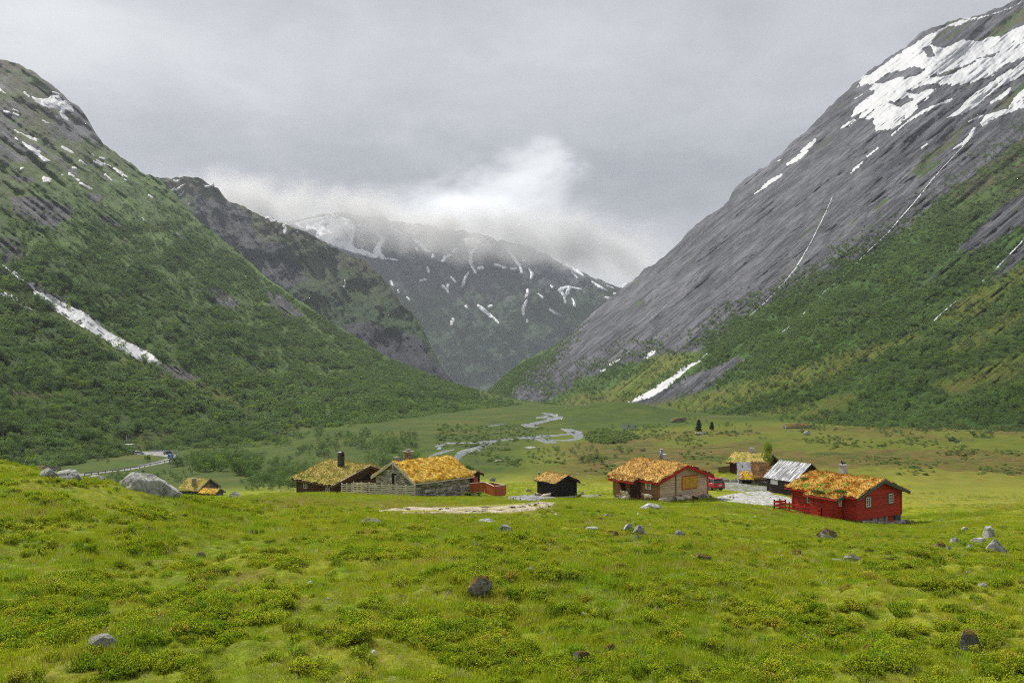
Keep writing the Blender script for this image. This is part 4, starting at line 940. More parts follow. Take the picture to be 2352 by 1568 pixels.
# ------------------------------------------------------------------ builders' toolkit
class MB:
    def __init__(s): s.v = []; s.f = []; s.r = []; s.mi = []; s.m = 0
    def add(s, vs, fs, rnd=.5):
        o = len(s.v); s.v += [tuple(p) for p in vs]; s.f += [tuple(i+o for i in f) for f in fs]; s.r += [rnd]*len(vs); s.mi += [s.m]*len(fs)
    def box(s, c, d, rot=None, rnd=.5):
        c = Vector(c); R_ = rot if rot is not None else Matrix.Identity(3)
        vs = [c+R_@Vector((x*d[0]/2, y*d[1]/2, z*d[2]/2)) for x in (-1, 1) for y in (-1, 1) for z in (-1, 1)]
        s.add(vs, [(0, 1, 3, 2), (4, 6, 7, 5), (0, 4, 5, 1), (2, 3, 7, 6), (0, 2, 6, 4), (1, 5, 7, 3)], rnd)
    def bar(s, a, b, w, h, up=(0, 0, 1), rnd=.5):
        a, b = Vector(a), Vector(b); y = (b-a).normalized(); x = y.cross(Vector(up)).normalized(); z = x.cross(y)
        s.box((a+b)/2, (w, (b-a).length, h), Matrix((x, y, z)).transposed(), rnd)
    def tube(s, a, b, r0, r1=None, k=10, rnd=.5, cap=True):
        a, b = Vector(a), Vector(b); r1 = r0 if r1 is None else r1; d = (b-a).normalized()
        x = d.cross(Vector((.31, .87, .13))).normalized(); y = d.cross(x)
        ring = lambda c, r_: [c+(x*math.cos(t_)+y*math.sin(t_))*r_ for t_ in [2*math.pi*i/k for i in range(k)]]
        vs = ring(a, r0)+ring(b, r1); fs = [(i, (i+1) % k, (i+1) % k+k, i+k) for i in range(k)]
        if cap: fs += [tuple(range(k))[::-1], tuple(range(k, 2*k))]
        s.add(vs, fs, rnd)
    def prism(s, poly, off, off2=None, rnd=.5):
        """closed solid between 3D polygon and the polygon moved by off (per-vertex list or one vector)"""
        n_ = len(poly); a = [Vector(p) for p in poly]
        b = [p+(Vector(off[i]) if isinstance(off, list) else Vector(off)) for i, p in enumerate(a)]
        s.add(a+b, [tuple(range(n_))[::-1], tuple(range(n_, 2*n_))]+[(i, (i+1) % n_, (i+1) % n_+n_, i+n_) for i in range(n_)], rnd)
    def build(s, name, mats, parent=None, smooth=False, bevel=0.0):
        me = bpy.data.meshes.new(name); me.from_pydata(s.v, [], s.f)
        mats = mats if isinstance(mats, (list, tuple)) else [mats]
        for m in mats: me.materials.append(m)
        if len(mats) > 1: me.polygons.foreach_set('material_index', s.mi)
        a = me.attributes.new('rnd', 'FLOAT', 'POINT'); a.data.foreach_set('value', s.r)
        if smooth: me.polygons.foreach_set('use_smooth', [True]*len(me.polygons))
        bm = bmesh.new(); bm.from_mesh(me); bmesh.ops.recalc_face_normals(bm, faces=bm.faces); bm.to_mesh(me); bm.free()
        o = link(bpy.data.objects.new(name, me), parent)
        if bevel: md = o.modifiers.new('edge', 'BEVEL'); md.width = bevel; md.segments = 2; md.limit_method = 'ANGLE'
        return o
def clip(poly, ax, val, keep):
    out = []
    for i in range(len(poly)):
        a, b = poly[i], poly[(i+1) % len(poly)]
        ia = (a[ax] >= val) if keep > 0 else (a[ax] <= val); ib = (b[ax] >= val) if keep > 0 else (b[ax] <= val)
        if ia: out.append(a)
        if ia != ib:
            t_ = (val-a[ax])/(b[ax]-a[ax]); out.append((a[0]+(b[0]-a[0])*t_, a[1]+(b[1]-a[1])*t_))
    return out
def strip(poly, ax, lo, hi):
    p = clip(poly, ax, lo, 1)
    return clip(p, ax, hi, -1) if len(p) > 2 else []
Z = Vector((0, 0, 1))
class Wall:
    def __init__(s, o, sd_, n_, poly): s.o, s.s, s.n, s.p = Vector(o), Vector(sd_), Vector(n_), poly
    def pt(s, a, z, out=0.0): return s.o+s.s*a+Z*z+s.n*out
    def boards(s, mb, h=.15, thick=.03, lap=True, ax=1, poly=None, jit=.004, out=0.0):
        poly = poly or s.p; lo = min(p[ax] for p in poly); hi = max(p[ax] for p in poly); z = lo
        mb.prism([s.pt(a, b, -.10) for a, b in poly], s.n*(.10+out))
        while z < hi-1e-4:
            z1 = min(z+h*random.uniform(.97, 1.03), hi)
            q = strip(poly, ax, z+(0 if lap else .004), z1-(0 if lap else .006))
            if len(q) > 2:
                j = random.uniform(0, jit)
                offs = [s.n*((thick*(1-(p[ax]-z)/(z1-z)) if lap else thick)+.004+j) for p in q]
                mb.prism([s.pt(a, b, out-.002) for a, b in q], [o_+s.n*.002 for o_ in offs], rnd=random.random())
            z = z1
    def logs(s, mb, h=.2, poly=None):
        poly = poly or s.p; lo = min(p[1] for p in poly); hi = max(p[1] for p in poly); z = lo
        mb.prism([s.pt(a, b, -.12) for a, b in poly], s.n*.12)
        while z < hi-1e-4:
            z1 = min(z+h, hi); rr = random.random()
            for (f0, f1, o0, o1) in ((0, .25, .01, .06), (.25, .75, .06, .06), (.75, 1, .06, .01)):
                q = strip(poly, 1, z+(z1-z)*f0, z+(z1-z)*f1)
                if len(q) > 2: mb.prism([s.pt(a, b, -.004) for a, b in q], [s.n*(o0+(o1-o0)*np.clip((p[1]-z-(z1-z)*f0)/((z1-z)*(f1-f0)+1e-6), 0, 1)+.004) for p in q], rnd=rr)
            z = z1
    def stones(s, mb, h=.2, ln=.45, poly=None, prot=.06):
        poly = poly or s.p; lo = min(p[1] for p in poly); hi = max(p[1] for p in poly); z = lo
        mb.m = 0; mb.prism([s.pt(a, b, -.25) for a, b in poly], s.n*.24, rnd=.1)
        while z < hi-1e-3:
            z1 = min(z+h*random.uniform(.6, 1.4), hi); row = strip(poly, 1, z+.008, z1-.008)
            if len(row) > 2:
                a = min(p[0] for p in row); a1 = max(p[0] for p in row)
                while a < a1-1e-3:
                    b = min(a+ln*random.uniform(.45, 1.7), a1); q = strip(row, 0, a+.01, b-.01)
                    if len(q) > 2:
                        o_ = random.uniform(.0, prot); c = (sum(p[0] for p in q)/len(q), sum(p[1] for p in q)/len(q))
                        base = [s.pt(x, y+random.uniform(-.012, .012), -.02) for x, y in q]
                        top = [s.pt(c[0]+(x-c[0])*.9, c[1]+(y-c[1])*.88, o_+.02+random.uniform(-.012, .012)) for x, y in q]; n_ = len(q)
                        mb.add(base+top, [tuple(range(n_, 2*n_))]+[(i, (i+1) % n_, (i+1) % n_+n_, i+n_) for i in range(n_)], random.random())
                    a = b
            z = z1
# --- building materials
def board_mat(name, c1, c2, stretch=(1, 1, 9), rough=.75, scale=1.2, c3=None):
    m, t = newmat(name); vec = t.scale(t.obj(), stretch)
    f = t.noise(vec, scale, 6, .65); c = t.mix(t.mr(f, .35, .65), c1, c2)
    if c3: c = t.mix(t.mr(t.noise(t.obj(), .7, 5, .7), .5, .68, 0, .9), c, c3)
    a = t.attr('rnd'); c = t.mix(1.0, c, t.ramp(a, [(0, (.78,)*3), (1, (1.18,)*3)]), 'MULTIPLY')
    t.out(t.principled(c, rough, t.bump(t.noise(vec, scale*6, 5, .7), .35, .02), .25).outputs[0]); return m
M_RED = board_mat('red_paint', (.36, .028, .014), (.45, .042, .02))
M_REDTRIM = board_mat('red_trim', (.33, .018, .015), (.42, .028, .022))
M_GREENT = board_mat('green_trim', (.060, .085, .062), (.085, .115, .085))
M_BROWNLOG = board_mat('tarred_timber', (.060, .032, .020), (.11, .056, .032))
M_DARKRED = board_mat('dark_red_timber', (.055, .014, .012), (.085, .022, .016))
M_RUST = board_mat('rust_red_stain', (.32, .075, .022), (.45, .125, .036), (9, 9, 1))
M_BLACK = board_mat('black_tar', (.010, .009, .009), (.022, .020, .019))
M_BROWNP = board_mat('brown_paint', (.040, .028, .026), (.060, .042, .038))
M_GREYW = board_mat('weathered_grey_timber', (.46, .41, .32), (.66, .60, .49), (1, 1, 8))
M_HONEY = board_mat('weathered_pine', (.50, .36, .24), (.64, .50, .37), (1, 1, 8), c3=(.46, .40, .35))
M_HONEYD = board_mat('dark_pine', (.24, .115, .05), (.34, .18, .085), (1, 1, 8), c3=(.30, .20, .13))  # darker pine tone for the eave wall, corners and batten
M_YELLOW = board_mat('yellow_boards', (.52, .28, .035), (.62, .36, .06), (9, 9, 1))
M_SLATEW = board_mat('grey_boards', (.095, .10, .105), (.14, .145, .15))
M_WHITE = mat_n('white_paint', (.72, .72, .70), (.80, .80, .78), 4, .5)
M_SHADE = mat_n('opening_shade', (.006, .006, .006), (.012, .011, .010), 2)  # near-black tone painted for the shade inside openings
def stone_mat(name, c1, c2, c3):
    m, t = newmat(name); f = t.noise(t.obj(), 2.2, 6, .7)
    c = t.mix(t.mr(f, .35, .65), c1, c2); c = t.mix(t.mr(t.noise(t.obj(), 1.1, 6, .75), .58, .68, 0, .7), c, c3)
    a = t.attr('rnd'); c = t.mix(1.0, c, t.ramp(a, [(0, (.45, .43, .42)), (.5, (.95, .93, .90)), (1, (1.5, 1.45, 1.38))]), 'MULTIPLY')
    t.out(t.principled(c, .92, t.bump(t.noise(t.obj(), 9, 6, .7), .8, .05), .2).outputs[0]); return m
M_STONE = stone_mat('field_stone', (.24, .23, .20), (.40, .385, .34), (.55, .53, .47))
M_CHIMST = stone_mat('chimney_stone', (.22, .19, .14), (.36, .31, .23), (.15, .14, .12))
M_CONC = mat_n('concrete', (.36, .35, .33), (.50, .49, .47), 3, .9, .3)
M_METALB = mat_n('black_metal', (.010, .010, .010), (.02, .02, .02), 3, .45, 0, spec=.5)
M_STEEL = mat_n('dull_steel', (.16, .18, .20), (.26, .28, .30), 3, .4, 0, metal=.6)
M_SLATE = mat_n('roof_slate', (.16, .165, .175), (.28, .285, .30), 2.0, .6, .3, stretch=(1, 1, 1))
def glass_mat():
    m, t = newmat('window_glass'); f = t.noise(t.obj(), 1.7, 3)
    c = t.mix(t.mr(f, .4, .6), (.015, .018, .020), (.05, .05, .048)); t.out(t.principled(c, .08, None, .6).outputs[0]); return m
M_GLASS = glass_mat()
M_CURT = mat_n('white_curtain', (.55, .54, .50), (.68, .67, .63), 6, .9)
M_CURTO = mat_n('orange_curtain', (.35, .20, .06), (.5, .33, .14), 6, .9)
def turf_mat(name, stops, green=.0, scale=1.3):
    m, t = newmat(name); p = t.obj()
    f = t.m('ADD', t.m('MULTIPLY', t.noise(p, scale, 5, .65), .75), t.m('MULTIPLY', t.attr('rnd'), .25))
    c = t.ramp(f, stops)
    c = t.mix(t.mr(t.noise(p, scale*4.5, 4, .7), .60, .72, 0, .7), c, (.045, .022, .006))
    c = t.mix(t.mr(t.noise(p, .8, 3, .6), .35, .65, .45, 0), c, tuple(x*.55 for x in stops[1][1]))
    if green: c = t.mix(t.mr(t.noise(p, .55, 4, .6), .66-green, .78-green), c, (.14, .20, .022))
    t.out(t.principled(c, .95, t.bump(t.noise(p, 8, 5, .7), .8, .08), .1).outputs[0]); return m
ORANGE = [(.30, (.20, .085, .010)), (.42, (.50, .27, .022)), (.52, (.70, .46, .065)), (.62, (.78, .58, .17)), (.75, (.42, .20, .016))]
GOLD = [(.30, (.20, .19, .035)), (.42, (.36, .31, .07)), (.53, (.56, .43, .16)), (.62, (.30, .30, .05)), (.74, (.20, .25, .035))]
MOSSY = [(.28, (.10, .045, .010)), (.40, (.30, .115, .014)), (.50, (.46, .24, .03)), (.58, (.56, .40, .12)), (.66, (.34, .12, .014)), (.78, (.14, .12, .03))]
GOLDP = [(.30, (.20, .10, .02)), (.42, (.46, .30, .08)), (.54, (.62, .45, .18)), (.64, (.42, .20, .03)), (.78, (.22, .16, .04))]
STRAWY = [(.30, (.20, .09, .02)), (.42, (.44, .24, .055)), (.53, (.66, .45, .16)), (.63, (.52, .29, .06)), (.76, (.26, .11, .018))]
BROWNM = [(.3, (.05, .03, .015)), (.45, (.15, .085, .035)), (.6, (.28, .15, .05)), (.75, (.12, .08, .04))]
M_TURF_O = turf_mat('orange_moss', ORANGE); M_TURF_G = turf_mat('dry_sod', GOLD, .10); M_TURF_M = turf_mat('rust_moss', MOSSY, .11, .8); M_TURF_P = turf_mat('pale_moss', GOLDP, .0, 1.1); M_TURF_W = turf_mat('golden_moss', STRAWY, .02, 1.1); M_TURF_B = turf_mat('brown_moss', BROWNM)
M_SOIL = mat_n('roof_edge_soil', (.03, .025, .02), (.09, .075, .06), 6, .95, .5)

class House:
    """gable end on local -y (g0), eaves along x=0 (e0) and x=W (e1)"""
    def __init__(s, name, label, cat, loc, rz, W, L, H, rise, oe=.5, og=.45, deep=1.2):
        s.W, s.L, s.H, s.rise, s.oe, s.og, s.k = W, L, H, rise, oe, og, rise/(W/2)
        s.root = empty(name, loc, rz, label, cat)
        c = Matrix.Rotation(rz, 3, 'Z')@Vector((W/2, L/2, 0)); NOGROW.append((loc[0]+c.x, loc[1]+c.y, max(W, L)*.5))
        for q in (.2, .8):
            for w_ in (.2, .8):
                c = Matrix.Rotation(rz, 3, 'Z')@Vector((W*q, L*w_, 0)); NOGROW.append((loc[0]+c.x, loc[1]+c.y, min(W, L)*.32))
        g = [(0, 0), (W, 0), (W, H), (W/2, H+rise), (0, H)]; e = [(0, 0), (L, 0), (L, H), (0, H)]
        s.w = {'g0': Wall((0, 0, 0), (1, 0, 0), (0, -1, 0), g), 'g1': Wall((W, L, 0), (-1, 0, 0), (0, 1, 0), g), 'e0': Wall((0, 0, 0), (0, 1, 0), (-1, 0, 0), e), 'e1': Wall((W, 0, 0), (0, 1, 0), (1, 0, 0), e)}
        s.deep = deep
    def walls(s, mat, how, keys='g0 g1 e0 e1', **k):
        for key in keys.split():
            mb = MB(); getattr(s.w[key], how)(mb, **k); mb.build('wall', mat, s.root)
    def corners(s, mat, w=.13):
        mb = MB()
        for x, y in ((0, 0), (s.W, 0), (0, s.L), (s.W, s.L)): mb.box((x+(.008 if x else -.008), y+(.008 if y else -.008), s.H/2-.02), (w, w, s.H-.06))
        mb.build('corner_boards', mat, s.root)
    def foundation(s, mat, zlo=None, inset=.04):
        mb = MB(); d = zlo or s.deep; i = inset
        for key in ('g0', 'e0', 'g1', 'e1'):
            wl = s.w[key]; ln = s.W if key[0] == 'g' else s.L
            w2 = Wall(wl.o+Z*(-d)-wl.n*i, wl.s, wl.n, [(0, 0), (ln, 0), (ln, d-.012), (0, d-.012)]); w2.stones(mb, .28, .55)
        mb.build('foundation', mat, s.root)
    def top(s, x, y): return s.H+s.rise-s.k*abs(x-s.W/2)
    def roof_deck(s, mat, t_=.10):
        mb = MB(); W, oe, og, L = s.W, s.oe, s.og, s.L
        for sg in (0, 1):
            xe = -oe if sg == 0 else W+oe; ze = s.H-s.k*oe
            q = [(xe, -og, ze), (W/2, -og, s.H+s.rise), (W/2, -og, s.H+s.rise+t_), (xe, -og, ze+t_)]
            mb.prism(q, (0, L+2*og, 0))
        mb.build('roof_deck', mat, s.root); s.t = t_
    def turf(s, mat, thick=.20, lump=.07, step=.16, blades=2600, bl=(.09, .20), parent=None, seed=0, over=.06, name='turf', sag=0.0):
        r = np.random.default_rng(seed+50); W, L, oe, og = s.W, s.L, s.oe+over, s.og+over
        nx, ny = max(8, int((W+2*oe)/step)), max(8, int((L+2*og)/step))
        X, Y = np.meshgrid(np.linspace(-oe, W+oe, nx), np.linspace(-og, L+og, ny))
        def topz(X, Y):
            deck = s.H+s.rise+s.t-s.k*np.sqrt((X-W/2)**2+.12)
            ed = np.minimum.reduce([X+oe, W+oe-X, Y+og, L+og-Y])
            return deck+thick*sstep(-.05, .30, ed+.1)+lump*fbm(X*1.6, Y*1.6, seed, 3, 200+seed)*1.2+.5*lump*fbm(X*5, Y*5, seed, 2, 210)-sag*np.sin(np.clip((Y+og)/(L+2*og), 0, 1)*math.pi)*sstep(W*.6, 0, abs(X-W/2))
        Zt = topz(X, Y); jx = .05*vn(X*3, Y*3, 1, 5)
        top = np.stack([X+jx, Y+.05*vn(X*3, Y*3, 7, 6), Zt], -1)
        Zb = s.H+s.rise+s.t+.005-s.k*np.abs(X-W/2)
        bot = np.stack([X*.985+W*.0075, Y*.985+L*.0075, Zb], -1)
        n_ = nx*ny; V = np.concatenate([top.reshape(-1, 3), bot.reshape(-1, 3)]); Fc = grid_faces(ny, nx)
        idx = np.arange(n_).reshape(ny, nx); ring = np.concatenate([idx[0], idx[1:, -1], idx[-1, ::-1][1:], idx[::-1, 0][1:]])
        side = np.stack([ring[:-1], ring[1:], ring[1:]+n_, ring[:-1]+n_], 1)
        # standing dry stalks
        blades = int(blades*1.8); bx, by = r.uniform(-oe, W+oe, blades), r.uniform(-og, L+og, blades); bz = topz(bx, by)-.02; h = r.uniform(*bl, blades); a = r.uniform(0, 6.28, blades)
        w = .02; lean = r.uniform(.1, .7, blades)*h; la = r.uniform(0, 6.28, blades)
        b0 = np.stack([bx-np.cos(a)*w, by-np.sin(a)*w, bz], 1); b1 = np.stack([bx+np.cos(a)*w, by+np.sin(a)*w, bz], 1); b2 = np.stack([bx+np.cos(la)*lean, by+np.sin(la)*lean, bz+h], 1)
        bv = np.stack([b0, b1, b2], 1).reshape(-1, 3); o_ = len(V); V = np.concatenate([V, bv])
        rnd = np.concatenate([np.clip(.5+.5*fbm(X.ravel()*4, Y.ravel()*4, 0, 2, 220), 0, 1), np.full(n_, .1), np.repeat(r.random(blades), 3)])
        me = mesh_np(name, V, [np.concatenate([Fc, side]), np.arange(3*blades).reshape(-1, 3)+o_], [mat, M_SOIL], False, {'rnd': rnd}, mi=[0]*len(Fc)+[1]*len(side)+[0]*blades)
        return link(bpy.data.objects.new(name, me), parent or s.root)
    def barge(s, mat, w=.24, t_=.05, end='g0', lift=.16):
        for sg in (0, 1):
            mb = MB(); xe = -s.oe-.03 if sg == 0 else s.W+s.oe+.03; y = -s.og if end == 'g0' else s.L+s.og+t_
            f = lambda x, dz: Vector((x, y, s.H+s.rise-s.k*abs(x-s.W/2)+dz))
            mb.prism([f(xe, lift-w), f(s.W/2, lift-w), f(s.W/2, lift), f(xe, lift)], (0, -t_, 0)); mb.prism([f(xe, lift-w*.45)-Vector((0, t_, 0)), f(s.W/2, lift-w*.45)-Vector((0, t_, 0)), f(s.W/2, lift+.02)-Vector((0, t_, 0)), f(xe, lift+.02)-Vector((0, t_, 0))], (0, -.025, 0))
            mb.build('bargeboard', mat, s.root)
    def fascia(s, mat, side=0, h=.16, lift=.08):
        mb = MB(); x = -s.oe-.03 if side == 0 else s.W+s.oe+.03; z = s.H-s.k*s.oe+lift
        mb.box((x, s.L/2, z-h/2+.02), (.05, s.L+2*s.og-.02, h)); mb.build('fascia', mat, s.root)
    def window(s, key, a, z, w, h, mframe=M_WHITE, mcase=None, pane=M_GLASS, grid=(2, 3), curtain=None):
        wl = s.w[key]; mb = MB(); o_ = .05
        def slab(a0, a1, z0, z1, out, th, m_): m_.prism([wl.pt(a0, z0, out-th), wl.pt(a1, z0, out-th), wl.pt(a1, z1, out-th), wl.pt(a0, z1, out-th)], wl.n*th)
        a0, a1, z0, z1 = a-w/2, a+w/2, z, z+h; fw = .065
        root = s.root
        if mcase:
            c = MB(); cw = .10
            slab(a0-cw, a0, z0-cw, z1+cw, o_+.02, .07, c); slab(a1, a1+cw, z0-cw, z1+cw, o_+.02, .07, c); slab(a0, a1, z1, z1+cw, o_+.025, .07, c); slab(a0, a1, z0-cw, z0, o_+.03, .08, c)
            c.build('window_casing', mcase, s.root)
        slab(a0, a0+fw, z0, z1, o_+.03, .08, mb); slab(a1-fw, a1, z0, z1, o_+.03, .08, mb); slab(a0+fw, a1-fw, z1-fw, z1, o_+.03, .08, mb); slab(a0+fw, a1-fw, z0, z0+fw, o_+.03, .08, mb)
        for i in range(1, grid[0]): x = a0+w*i/grid[0]; slab(x-.025, x+.025, z0+fw, z1-fw, o_+.025, .04, mb)
        for i in range(1, grid[1]): y = z0+h*i/grid[1]; slab(a0+fw, a1-fw, y-.018, y+.018, o_+.02, .03, mb)
        fr = mb.build('window', mframe, s.root)
        p = MB(); slab(a0+fw*.6, a1-fw*.6, z0+fw*.6, z1-fw*.6, o_-.012, .03, p); p.build('pane', pane, fr)
        if curtain:
            c = MB(); q = w*.20; slab(a0+fw, a0+fw+q, z0+fw, z1-fw, o_-.004, .004, c); slab(a1-fw-q, a1-fw, z0+fw, z1-fw, o_-.004, .004, c); c.build('curtain', curtain, fr)
        return fr
    def world(s, x, y, z): return s.root.matrix_basis@Vector((x, y, z))
def bake(o):
    """freeze an object's modifiers into its mesh"""
    dg = bpy.context.evaluated_depsgraph_get(); me = bpy.data.meshes.new_from_object(o.evaluated_get(dg)); o.modifiers.clear(); o.data = me; return o
# ------------------------------------------------------------------ the buildings
def absorb(main, part_root):
    """make a wing's pieces parts of the main house"""
    bpy.context.view_layer.update()
    rel = main.matrix_basis.inverted()@part_root.matrix_basis
    for c in list(part_root.children): c.parent = main; c.matrix_local = rel
    bpy.data.objects.remove(part_root)
def turf_patch(root, x0, x1, y0, y1, zf, mat, soil=M_SOIL, thick=.2, seed=0, blades=500, name='turf', step=.15, lump=.06, deck=M_BROWNLOG):
    r = np.random.default_rng(seed+90); nx, ny = max(6, int((x1-x0)/step)), max(6, int((y1-y0)/step))
    X, Y = np.meshgrid(np.linspace(x0, x1, nx), np.linspace(y0, y1, ny))
    def tz(X, Y): return zf(X, Y)+.1+thick*sstep(-.05, .3, np.minimum.reduce([X-x0, x1-X, Y-y0, y1-Y])+.12)+lump*fbm(X*2, Y*2, seed, 3, 230)
    T = tz(X, Y); n_ = nx*ny
    V = np.concatenate([np.stack([X, Y, T], -1).reshape(-1, 3), np.stack([X, Y, zf(X, Y)+.09], -1).reshape(-1, 3)])
    idx = np.arange(n_).reshape(ny, nx); ring = np.concatenate([idx[0], idx[1:, -1], idx[-1, ::-1][1:], idx[::-1, 0][1:]]); side = np.stack([ring[:-1], ring[1:], ring[1:]+n_, ring[:-1]+n_], 1)
    bx, by = r.uniform(x0, x1, blades), r.uniform(y0, y1, blades); bz = tz(bx, by)-.03; h = r.uniform(.08, .2, blades); a = r.uniform(0, 6.28, blades); w = .035
    b = np.stack([np.stack([bx-np.cos(a)*w, by-np.sin(a)*w, bz], 1), np.stack([bx+np.cos(a)*w, by+np.sin(a)*w, bz], 1), np.stack([bx+np.sin(a)*h*.4, by+np.cos(a)*h*.4, bz+h], 1)], 1).reshape(-1, 3)
    me = mesh_np(name, np.concatenate([V, b]), [np.concatenate([grid_faces(ny, nx), side]), np.arange(3*blades).reshape(-1, 3)+len(V)], [mat, soil], False, {'rnd': np.concatenate([np.full(2*n_, .5), np.repeat(r.random(blades), 3)])}, mi=[0]*((nx-1)*(ny-1))+[1]*len(side)+[0]*blades)
    link(bpy.data.objects.new(name, me), root)
    mb = MB(); q = [(x0+.04, y0+.04), (x1-.04, y0+.04), (x1-.04, y1-.04), (x0+.04, y1-.04)]
    mb.prism([(a, b_, float(zf(np.array(a), np.array(b_)))) for a, b_ in q], (0, 0, .085)); mb.build('roof_deck', deck, root)
def shrubs_on(root, name, mat, spots, seed):
    r = np.random.default_rng(seed); cen = []
    for (x, y, z, rx, ry, rz_, n_) in spots:
        d = r.normal(size=(n_, 3)); d /= np.linalg.norm(d, axis=1)[:, None]; d[:, 2] = np.abs(d[:, 2]); cen.append(np.array([x, y, z])+d*np.array([rx, ry, rz_])*r.uniform(.5, 1.05, n_)[:, None])
    V, Fc = cards(np.concatenate(cen), .09, r, .4, 1.4); link(bpy.data.objects.new(name, mesh_np(name, V, Fc, mat, False)), root)
deg = math.radians

# 1. red cabin, green bargeboards
h = House('red_cabin', 'bright red clapboard cabin with green bargeboards and a mossy orange turf roof', 'cabin', (33.23, 76.7, -14.05), deg(31.5), 7.1, 7.5, 2.42, 1.22, .62, .55)
h.walls(M_RED, 'boards', h=.155, thick=.035); h.corners(M_RED, .15); h.roof_deck(M_REDTRIM); h.turf(M_TURF_M, .20, .09, .14, 4200, seed=1)
h.barge(M_GREENT, .32, .06); h.fascia(M_RED, 0, .14)
for a, z in ((1.72, 1.22), (5.35, 1.30)): h.window('g0', a, z, .72, .92, M_WHITE, M_GREENT)
h.window('e0', 5.25, 1.0, .85, 1.0, M_WHITE, M_GREENT)
# board-and-batten wing under the same roof plane
wx, y0, y1 = -.95, 1.5, 4.65
zroof = lambda X, Y: h.H+h.rise-h.k*np.abs(X-h.W/2)
ztop = float(zroof(np.array(wx), 0))-.02
mb = MB(); w1 = Wall((wx, y0, -.5), (0, 1, 0), (-1, 0, 0), [(0, 0), (y1-y0, 0), (y1-y0, ztop+.5), (0, ztop+.5)]); w1.boards(mb, .17, .028, False, 0); mb.build('wing_wall', M_RED, h.root)
mb = MB(); w2 = Wall((wx, y0, -.5), (1, 0, 0), (0, -1, 0), [(0.01, 0), (-wx, 0), (-wx, h.H+.45), (0.01, ztop+.5)]); w2.boards(mb, .17, .028, False, 0); mb.build('wing_wall', M_RED, h.root)
h.w['wing'] = w2; h.window('wing', .42, 1.75, .42, .72, M_WHITE, None, grid=(2, 2))
turf_patch(h.root, -1.5, -.60, y0-.45, y1+.4, zroof, M_TURF_M, seed=3, blades=700)
mb = MB(); f = lambda x, dz: Vector((x, y0-.5, float(zroof(np.array(x), 0))+dz)); mb.prism([f(-1.55, -.14), f(-.1, -.14), f(-.1, .17), f(-1.55, .17)], (0, -.06, 0)); mb.build('bargeboard', M_GREENT, h.root)
mb = MB(); mb.box((-1.52, (y0+y1)/2, float(zroof(np.array(-1.5), 0))+.03), (.05, y1-y0+.85, .14)); mb.build('fascia', M_RED, h.root)
shrubs_on(h.root, 'roof_shrubs', M_SHRUBL, [(-1.0, 3.6, float(zroof(np.array(-1.0), 0))+.3, .40, .85, .22, 420), (-.35, 1.5, float(zroof(np.array(-.35), 0))+.32, .45, .75, .24, 420), (1.3, 7.0, float(zroof(np.array(1.3), 0))+.3, .5, .5, .2, 240)], 5)
mb = MB(); mb.box((3.95, 4.35, h.H+h.rise+.45), (.62, .62, 1.25)); ch = mb.build('chimney', M_CONC, h.root)
mb = MB(); mb.box((3.95, 4.35, h.H+h.rise+1.11), (.74, .74, .07)); mb.build('chimney_cap', M_CONC, ch)
mb = MB(); c = Vector((3.85, 4.35, h.H+h.rise+1.14)); mb.tube(c, c+Vector((0, 0, .18)), .07); mb.tube(c+Vector((-.05, 0, .16)), c+Vector((.30, -.1, .18)), .13, .07); mb.tube(c+Vector((-.05, 0, .16)), c+Vector((-.16, .03, .44)), .12, .03); mb.build('chimney_cowl', M_METALB, ch)
h.foundation(M_STONE, 1.35, .25)
mb = MB(); mb.box((6.55, -.02, -.55), (.86, .06, 1.05)); mb.build('cellar_door', M_GREENT, h.root)
mb = MB(); wl = Wall((4.9, .1, -1.0), (1, 0, 0), (0, -1, 0), [(0, 0), (1.15, 0), (1.15, .98), (0, .98)]); wl.boards(mb, .16, .03); mb.build('cellar_wall', M_RED, h.root)
mb = MB(); mb.box((7.04, .02, -.7), (.14, .14, 1.35)); mb.box((4.7, .02, -.6), (.14, .14, 1.15)); mb.box((2.6, .02, -.5), (.14, .14, .95)); mb.build('cellar_posts', M_CONC, h.root)
RED = h

# 2. weathered pine cabin with red trim
h = House('pine_cabin', 'weathered pine cabin with red trim, a yellow shutter and a thick golden turf roof', 'cabin', (16.06, 87, -13.95), deg(36.6), 8.05, 7.05, 2.4, 1.38, .55, .5)
h.walls(M_HONEY, 'boards', 'g0 e1 g1', h=.13, thick=.02, lap=False); h.walls(M_HONEYD, 'boards', 'e0', h=.13, thick=.02, lap=False); h.corners(M_HONEYD, .16); h.roof_deck(M_REDTRIM); h.turf(M_TURF_W, .26, .13, .13, 5200, seed=2)
h.barge(M_REDTRIM, .34, .06, lift=.12); h.fascia(M_REDTRIM, 0, .22, .06)
mb = MB(); mb.box((2.65, -.05, 1.45), (.14, .1, 2.85)); mb.build('wall_batten', M_HONEYD, h.root)
wl = h.w['g0']; mb = MB(); a0, a1, z0, z1 = 3.72, 6.15, 1.15, 2.55
mid = (a0+a1)/2
fr = MB()
for (x0, x1, p0, p1) in ((a0-.07, a0, z0-.07, z1+.07), (a1, a1+.07, z0-.07, z1+.07), (a0, a1, z1, z1+.07), (a0, a1, z0-.07, z0)): fr.prism([wl.pt(x0, p0, .0), wl.pt(x1, p0, .0), wl.pt(x1, p1, .0), wl.pt(x0, p1, .0)], wl.n*.09)
fr.build('window_casing', M_REDTRIM, h.root)
